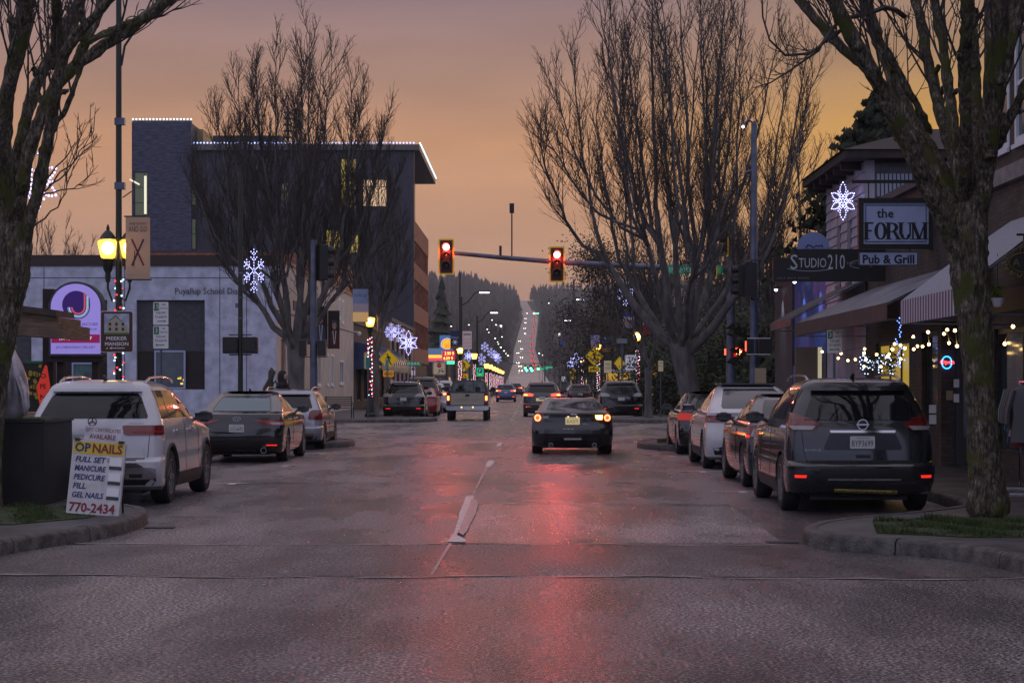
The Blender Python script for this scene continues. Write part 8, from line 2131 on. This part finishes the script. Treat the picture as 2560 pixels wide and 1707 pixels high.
# clothes rack
cr = thing('clothes_rack', 'metal clothes rack standing on the pavement at the right edge', 'clothes rack', (7.55, 25.6, .15), R(80))
for x_ in (-.7, .7): MB().cyl((x_, 0, 0), (x_, 0, 1.5), .015, 6).build('post', M_chrome, cr); MB().box(x_ - .02, x_ + .02, -.25, .25, 0, .03).build('foot', M_chrome, cr)
MB().cyl((-.75, 0, 1.5), (.75, 0, 1.5), .015, 6).build('rail', M_chrome, cr)
random.seed(12)
cols = [('grey', (.12, .12, .13)), ('maroon', (.15, .03, .03)), ('olive', (.08, .08, .04)), ('white', (.4, .4, .42)), ('navy', (.03, .04, .10)), ('tan', (.22, .16, .10)), ('teal', (.05, .16, .17)), ('black', (.015, .015, .018)), ('brown', (.09, .05, .03)), ('pale blue', (.22, .28, .36))]
for i, (cn, c) in enumerate(cols):
    xx = -.62 + i * .135; b = MB(); L = random.uniform(.6, .95); prof = []
    n = 12; rows = [(0, .05, .02), (-.06, .20, .035), (-.14, .22, .045), (-.4, .19, .04), (-L, .23, .05)]
    for z, rx, ry in rows:
        for k in range(n): a = 2 * PI * k / n; b.v.append((ry * math.cos(a) * (1 + .3 * math.sin(3 * a + z * 9)), rx * math.sin(a), z))
    for r0 in range(len(rows) - 1):
        for k in range(n): q = r0 * n + k; q2 = r0 * n + (k + 1) % n; b.f.append((q, q2, q2 + n, q + n)); b.m.append(0)
    for sg in (-1, 1): b.tube([(0, sg * .19, -.07), (0, sg * .27, -.35), (0, sg * .28, -.52)], [.045, .04, .035], 6)
    o = b.build('shirt', mat(cn.replace(' ', '_') + '_shirt_cloth', c, .8), smooth=60)
    M_ = cr.matrix_world if False else Matrix.Translation(cr.location) @ Matrix.Rotation(R(80), 4, 'Z')
    o.location = M_ @ Vector((xx, 0, 1.46)); o.rotation_euler = (0, 0, R(80) + random.uniform(-.2, .2)); tag(o, cn + ' shirt hanging on the pavement clothes rack', 'shirt')
nn = MB().tube([(0, .0, 0), (0, .25, .03), (0, .5, 0)], .012, 5).build('neon_tube', mat('purple_neon', (.6, .1, 1), .3, emit=(.7, .1, 1), es=4)); nn.location = (XR - .08, 25.3, 2.0); tag(nn, 'short purple neon tube in the window behind the clothes', 'neon light')
fb = thing('hanging_basket', 'white hanging flower basket beside the mossy trunk', 'planter', (X(2494, 25.5), 25.5, Z(745, 25.5)))
MB().lathe([(.05, -.12), (.10, 0)], (0, 0, 0), 10).build('basket', M_white, fb)
b = MB()
for i in range(160): p = Vector((random.gauss(0, .05), random.gauss(0, .05), random.uniform(.0, .16))); q = vnoise(.05); u = q.orthogonal().normalized() * .015; k0 = len(b.v); b.v += [tuple(p - u), tuple(p + u), tuple(p + q)]; b.f.append((k0, k0 + 1, k0 + 2)); b.m.append(0)
b.build('plant', mat('lime_leaves', (.14, .22, .03), .7), fb); MB().cyl((0, 0, .1), (0, 0, .6), .005, 4).build('hanger', M_black, fb)

# people by the silver car
def person(label, x, y, z0, H, coat, skin=(.35, .22, .16), rz=0, hood=True):
    k = H / 1.75
    V = [(0, 0, .95), (0, .0, 1.15), (0, 0, 1.38), (0, -.01, 1.50), (0, -.02, 1.62), (.09, 0, .9), (.10, -.02, .5), (.10, .02, .06), (.11, -.12, .03), (-.09, 0, .9), (-.10, .03, .5), (-.10, .06, .06), (-.11, -.08, .03),
         (.19, 0, 1.40), (.25, .02, 1.12), (.22, -.10, .90), (.20, -.16, .82), (-.19, 0, 1.40), (-.25, .02, 1.12), (-.22, -.10, .90), (-.20, -.16, .82)]
    Rr = [.17, .16, .17, .06, .10, .11, .075, .05, .045, .11, .075, .05, .045, .075, .055, .045, .04, .075, .055, .045, .04]
    E = [(0, 1), (1, 2), (2, 3), (3, 4), (0, 5), (5, 6), (6, 7), (7, 8), (0, 9), (9, 10), (10, 11), (11, 12), (2, 13), (13, 14), (14, 15), (15, 16), (2, 17), (17, 18), (18, 19), (19, 20)]
    me = bpy.data.meshes.new('person'); me.from_pydata([tuple(c * k for c in v) for v in V], E, []); me.materials.append(coat)
    o = bpy.data.objects.new('person', me); COL.objects.link(o)
    sk = o.modifiers.new('skin', 'SKIN'); 
    for i, sv in enumerate(me.skin_vertices[0].data): sv.radius = (Rr[i] * k, Rr[i] * k * .8); sv.use_root = (i == 0)
    ss_ = o.modifiers.new('sub', 'SUBSURF'); ss_.levels = 2; ss_.render_levels = 2
    o.location = (x, y, z0); o.rotation_euler = (0, 0, rz); tag(o, label, 'person')
    MB().ball((0, -.075 * k, 1.62 * k), .075 * k, 12, 1.25).build('face', mat('skin', skin, .6), o, smooth=80)
    MB().tube([(0, -.15 * k, 1.63 * k), (0, -.17 * k, 1.60 * k)], [.012, .016], 6).build('nose', mat('skin'), o)
    for sx in (-.03, .03): MB().ball((sx * k, -.143 * k, 1.65 * k), .009 * k, 6).build('eye', M_blk_ink, o)
    MB().box(-.02 * k, .02 * k, -.150 * k, -.143 * k, 1.565 * k, 1.572 * k).build('mouth', mat('lips', (.2, .06, .05), .6), o)
    if hood: MB().lathe([(.02, 1.80 * k), (.09 * k, 1.77 * k), (.125 * k, 1.68 * k), (.13 * k, 1.58 * k), (.12 * k, 1.48 * k), (.16 * k, 1.40 * k)], (0, .015 * k, 0), 14).build('hood', coat, o, smooth=80)
    return o
M_coat = mat('dark_hooded_coat', (.014, .014, .017), .8)
person('person in a dark hooded coat standing behind the silver estate car', X(707, 51.5), 51.5, .15, 1.80, M_coat, rz=R(60))
lf = thing('leaf_sculpture', 'dark upright leaf shaped sculpture beside the hooded person', 'sculpture', (X(682, 50.5), 50.5, .15))
MB().tube([(.0, 0, 0), (-.08, 0, .8), (-.12, 0, 1.35), (-.06, 0, 1.6), (-.02, 0, 1.80), (-.04, 0, 1.92)], [.14, .17, .15, .07, .10, .015], 10).build('blade', mat('dark_bronze', (.03, .03, .02), .5), lf, smooth=80)
MB().tube([(-.02, 0, 1.45), (.07, 0, 1.55), (.16, 0, 1.40)], [.03, .03, .01], 6).build('side_blade', mat('dark_bronze'), lf)
b = MB().box(-.35, .35, -.01, .01, 1.45, 1.6)
cab = thing('utility_cabinet', 'dark blue utility cabinet with pale label beside the corner building', 'cabinet', (X(1998, 44.5), 44.5, .15))
MB().box(-.1, .1, 0, .35, 0, 1.9).build('body', mat('blue_cabinet', (.03, .09, .30), .5), cab); MB().box(-.08, .08, -.01, -.001, .95, 1.15).build('label', M_galv, cab)
tr_ = thing('door_light_strip', 'pale lit door jamb beside the pub corner', 'door frame', (X(2050, 42.3), 42.3, .15))
MB().box(-.04, .04, 0, .08, 0, 2.3).build('jamb', lit('jamb_glow', (.75, .65, .45), .5), tr_); MB().box(-.55, -.045, .02, .1, 0, 2.3).build('panel', mat('taupe_wall', (.15, .12, .10), .6), tr_)
MB().ball((-.22, -.03, 1.35), .035, 8).build('bulb', lit('tiny_bulb_glow', (1, .9, .7), 3), tr_)

# ------------------------------------------------------------ evening haze
hz = MB().box(-2600, 2600, -350, 6100, -1.2, 175).build('haze', mat('haze_air', (.5, .5, .5)), kind='stuff')
hm = bpy.data.materials.new('haze_volume'); hm.use_nodes = True
hn = hm.node_tree.nodes; hn.remove(hn['Principled BSDF'])
pv = hn.new('ShaderNodeVolumePrincipled'); pv.inputs['Color'].default_value = (.85, .78, .78, 1); pv.inputs['Density'].default_value = .00019
hm.node_tree.links.new(pv.outputs[0], hn['Material Output'].inputs['Volume'])
hz.data.materials.clear(); hz.data.materials.append(hm); hz['label'] = 'thin evening haze over the street'; hz['category'] = 'haze'
scene.cycles.volume_bounces = 0
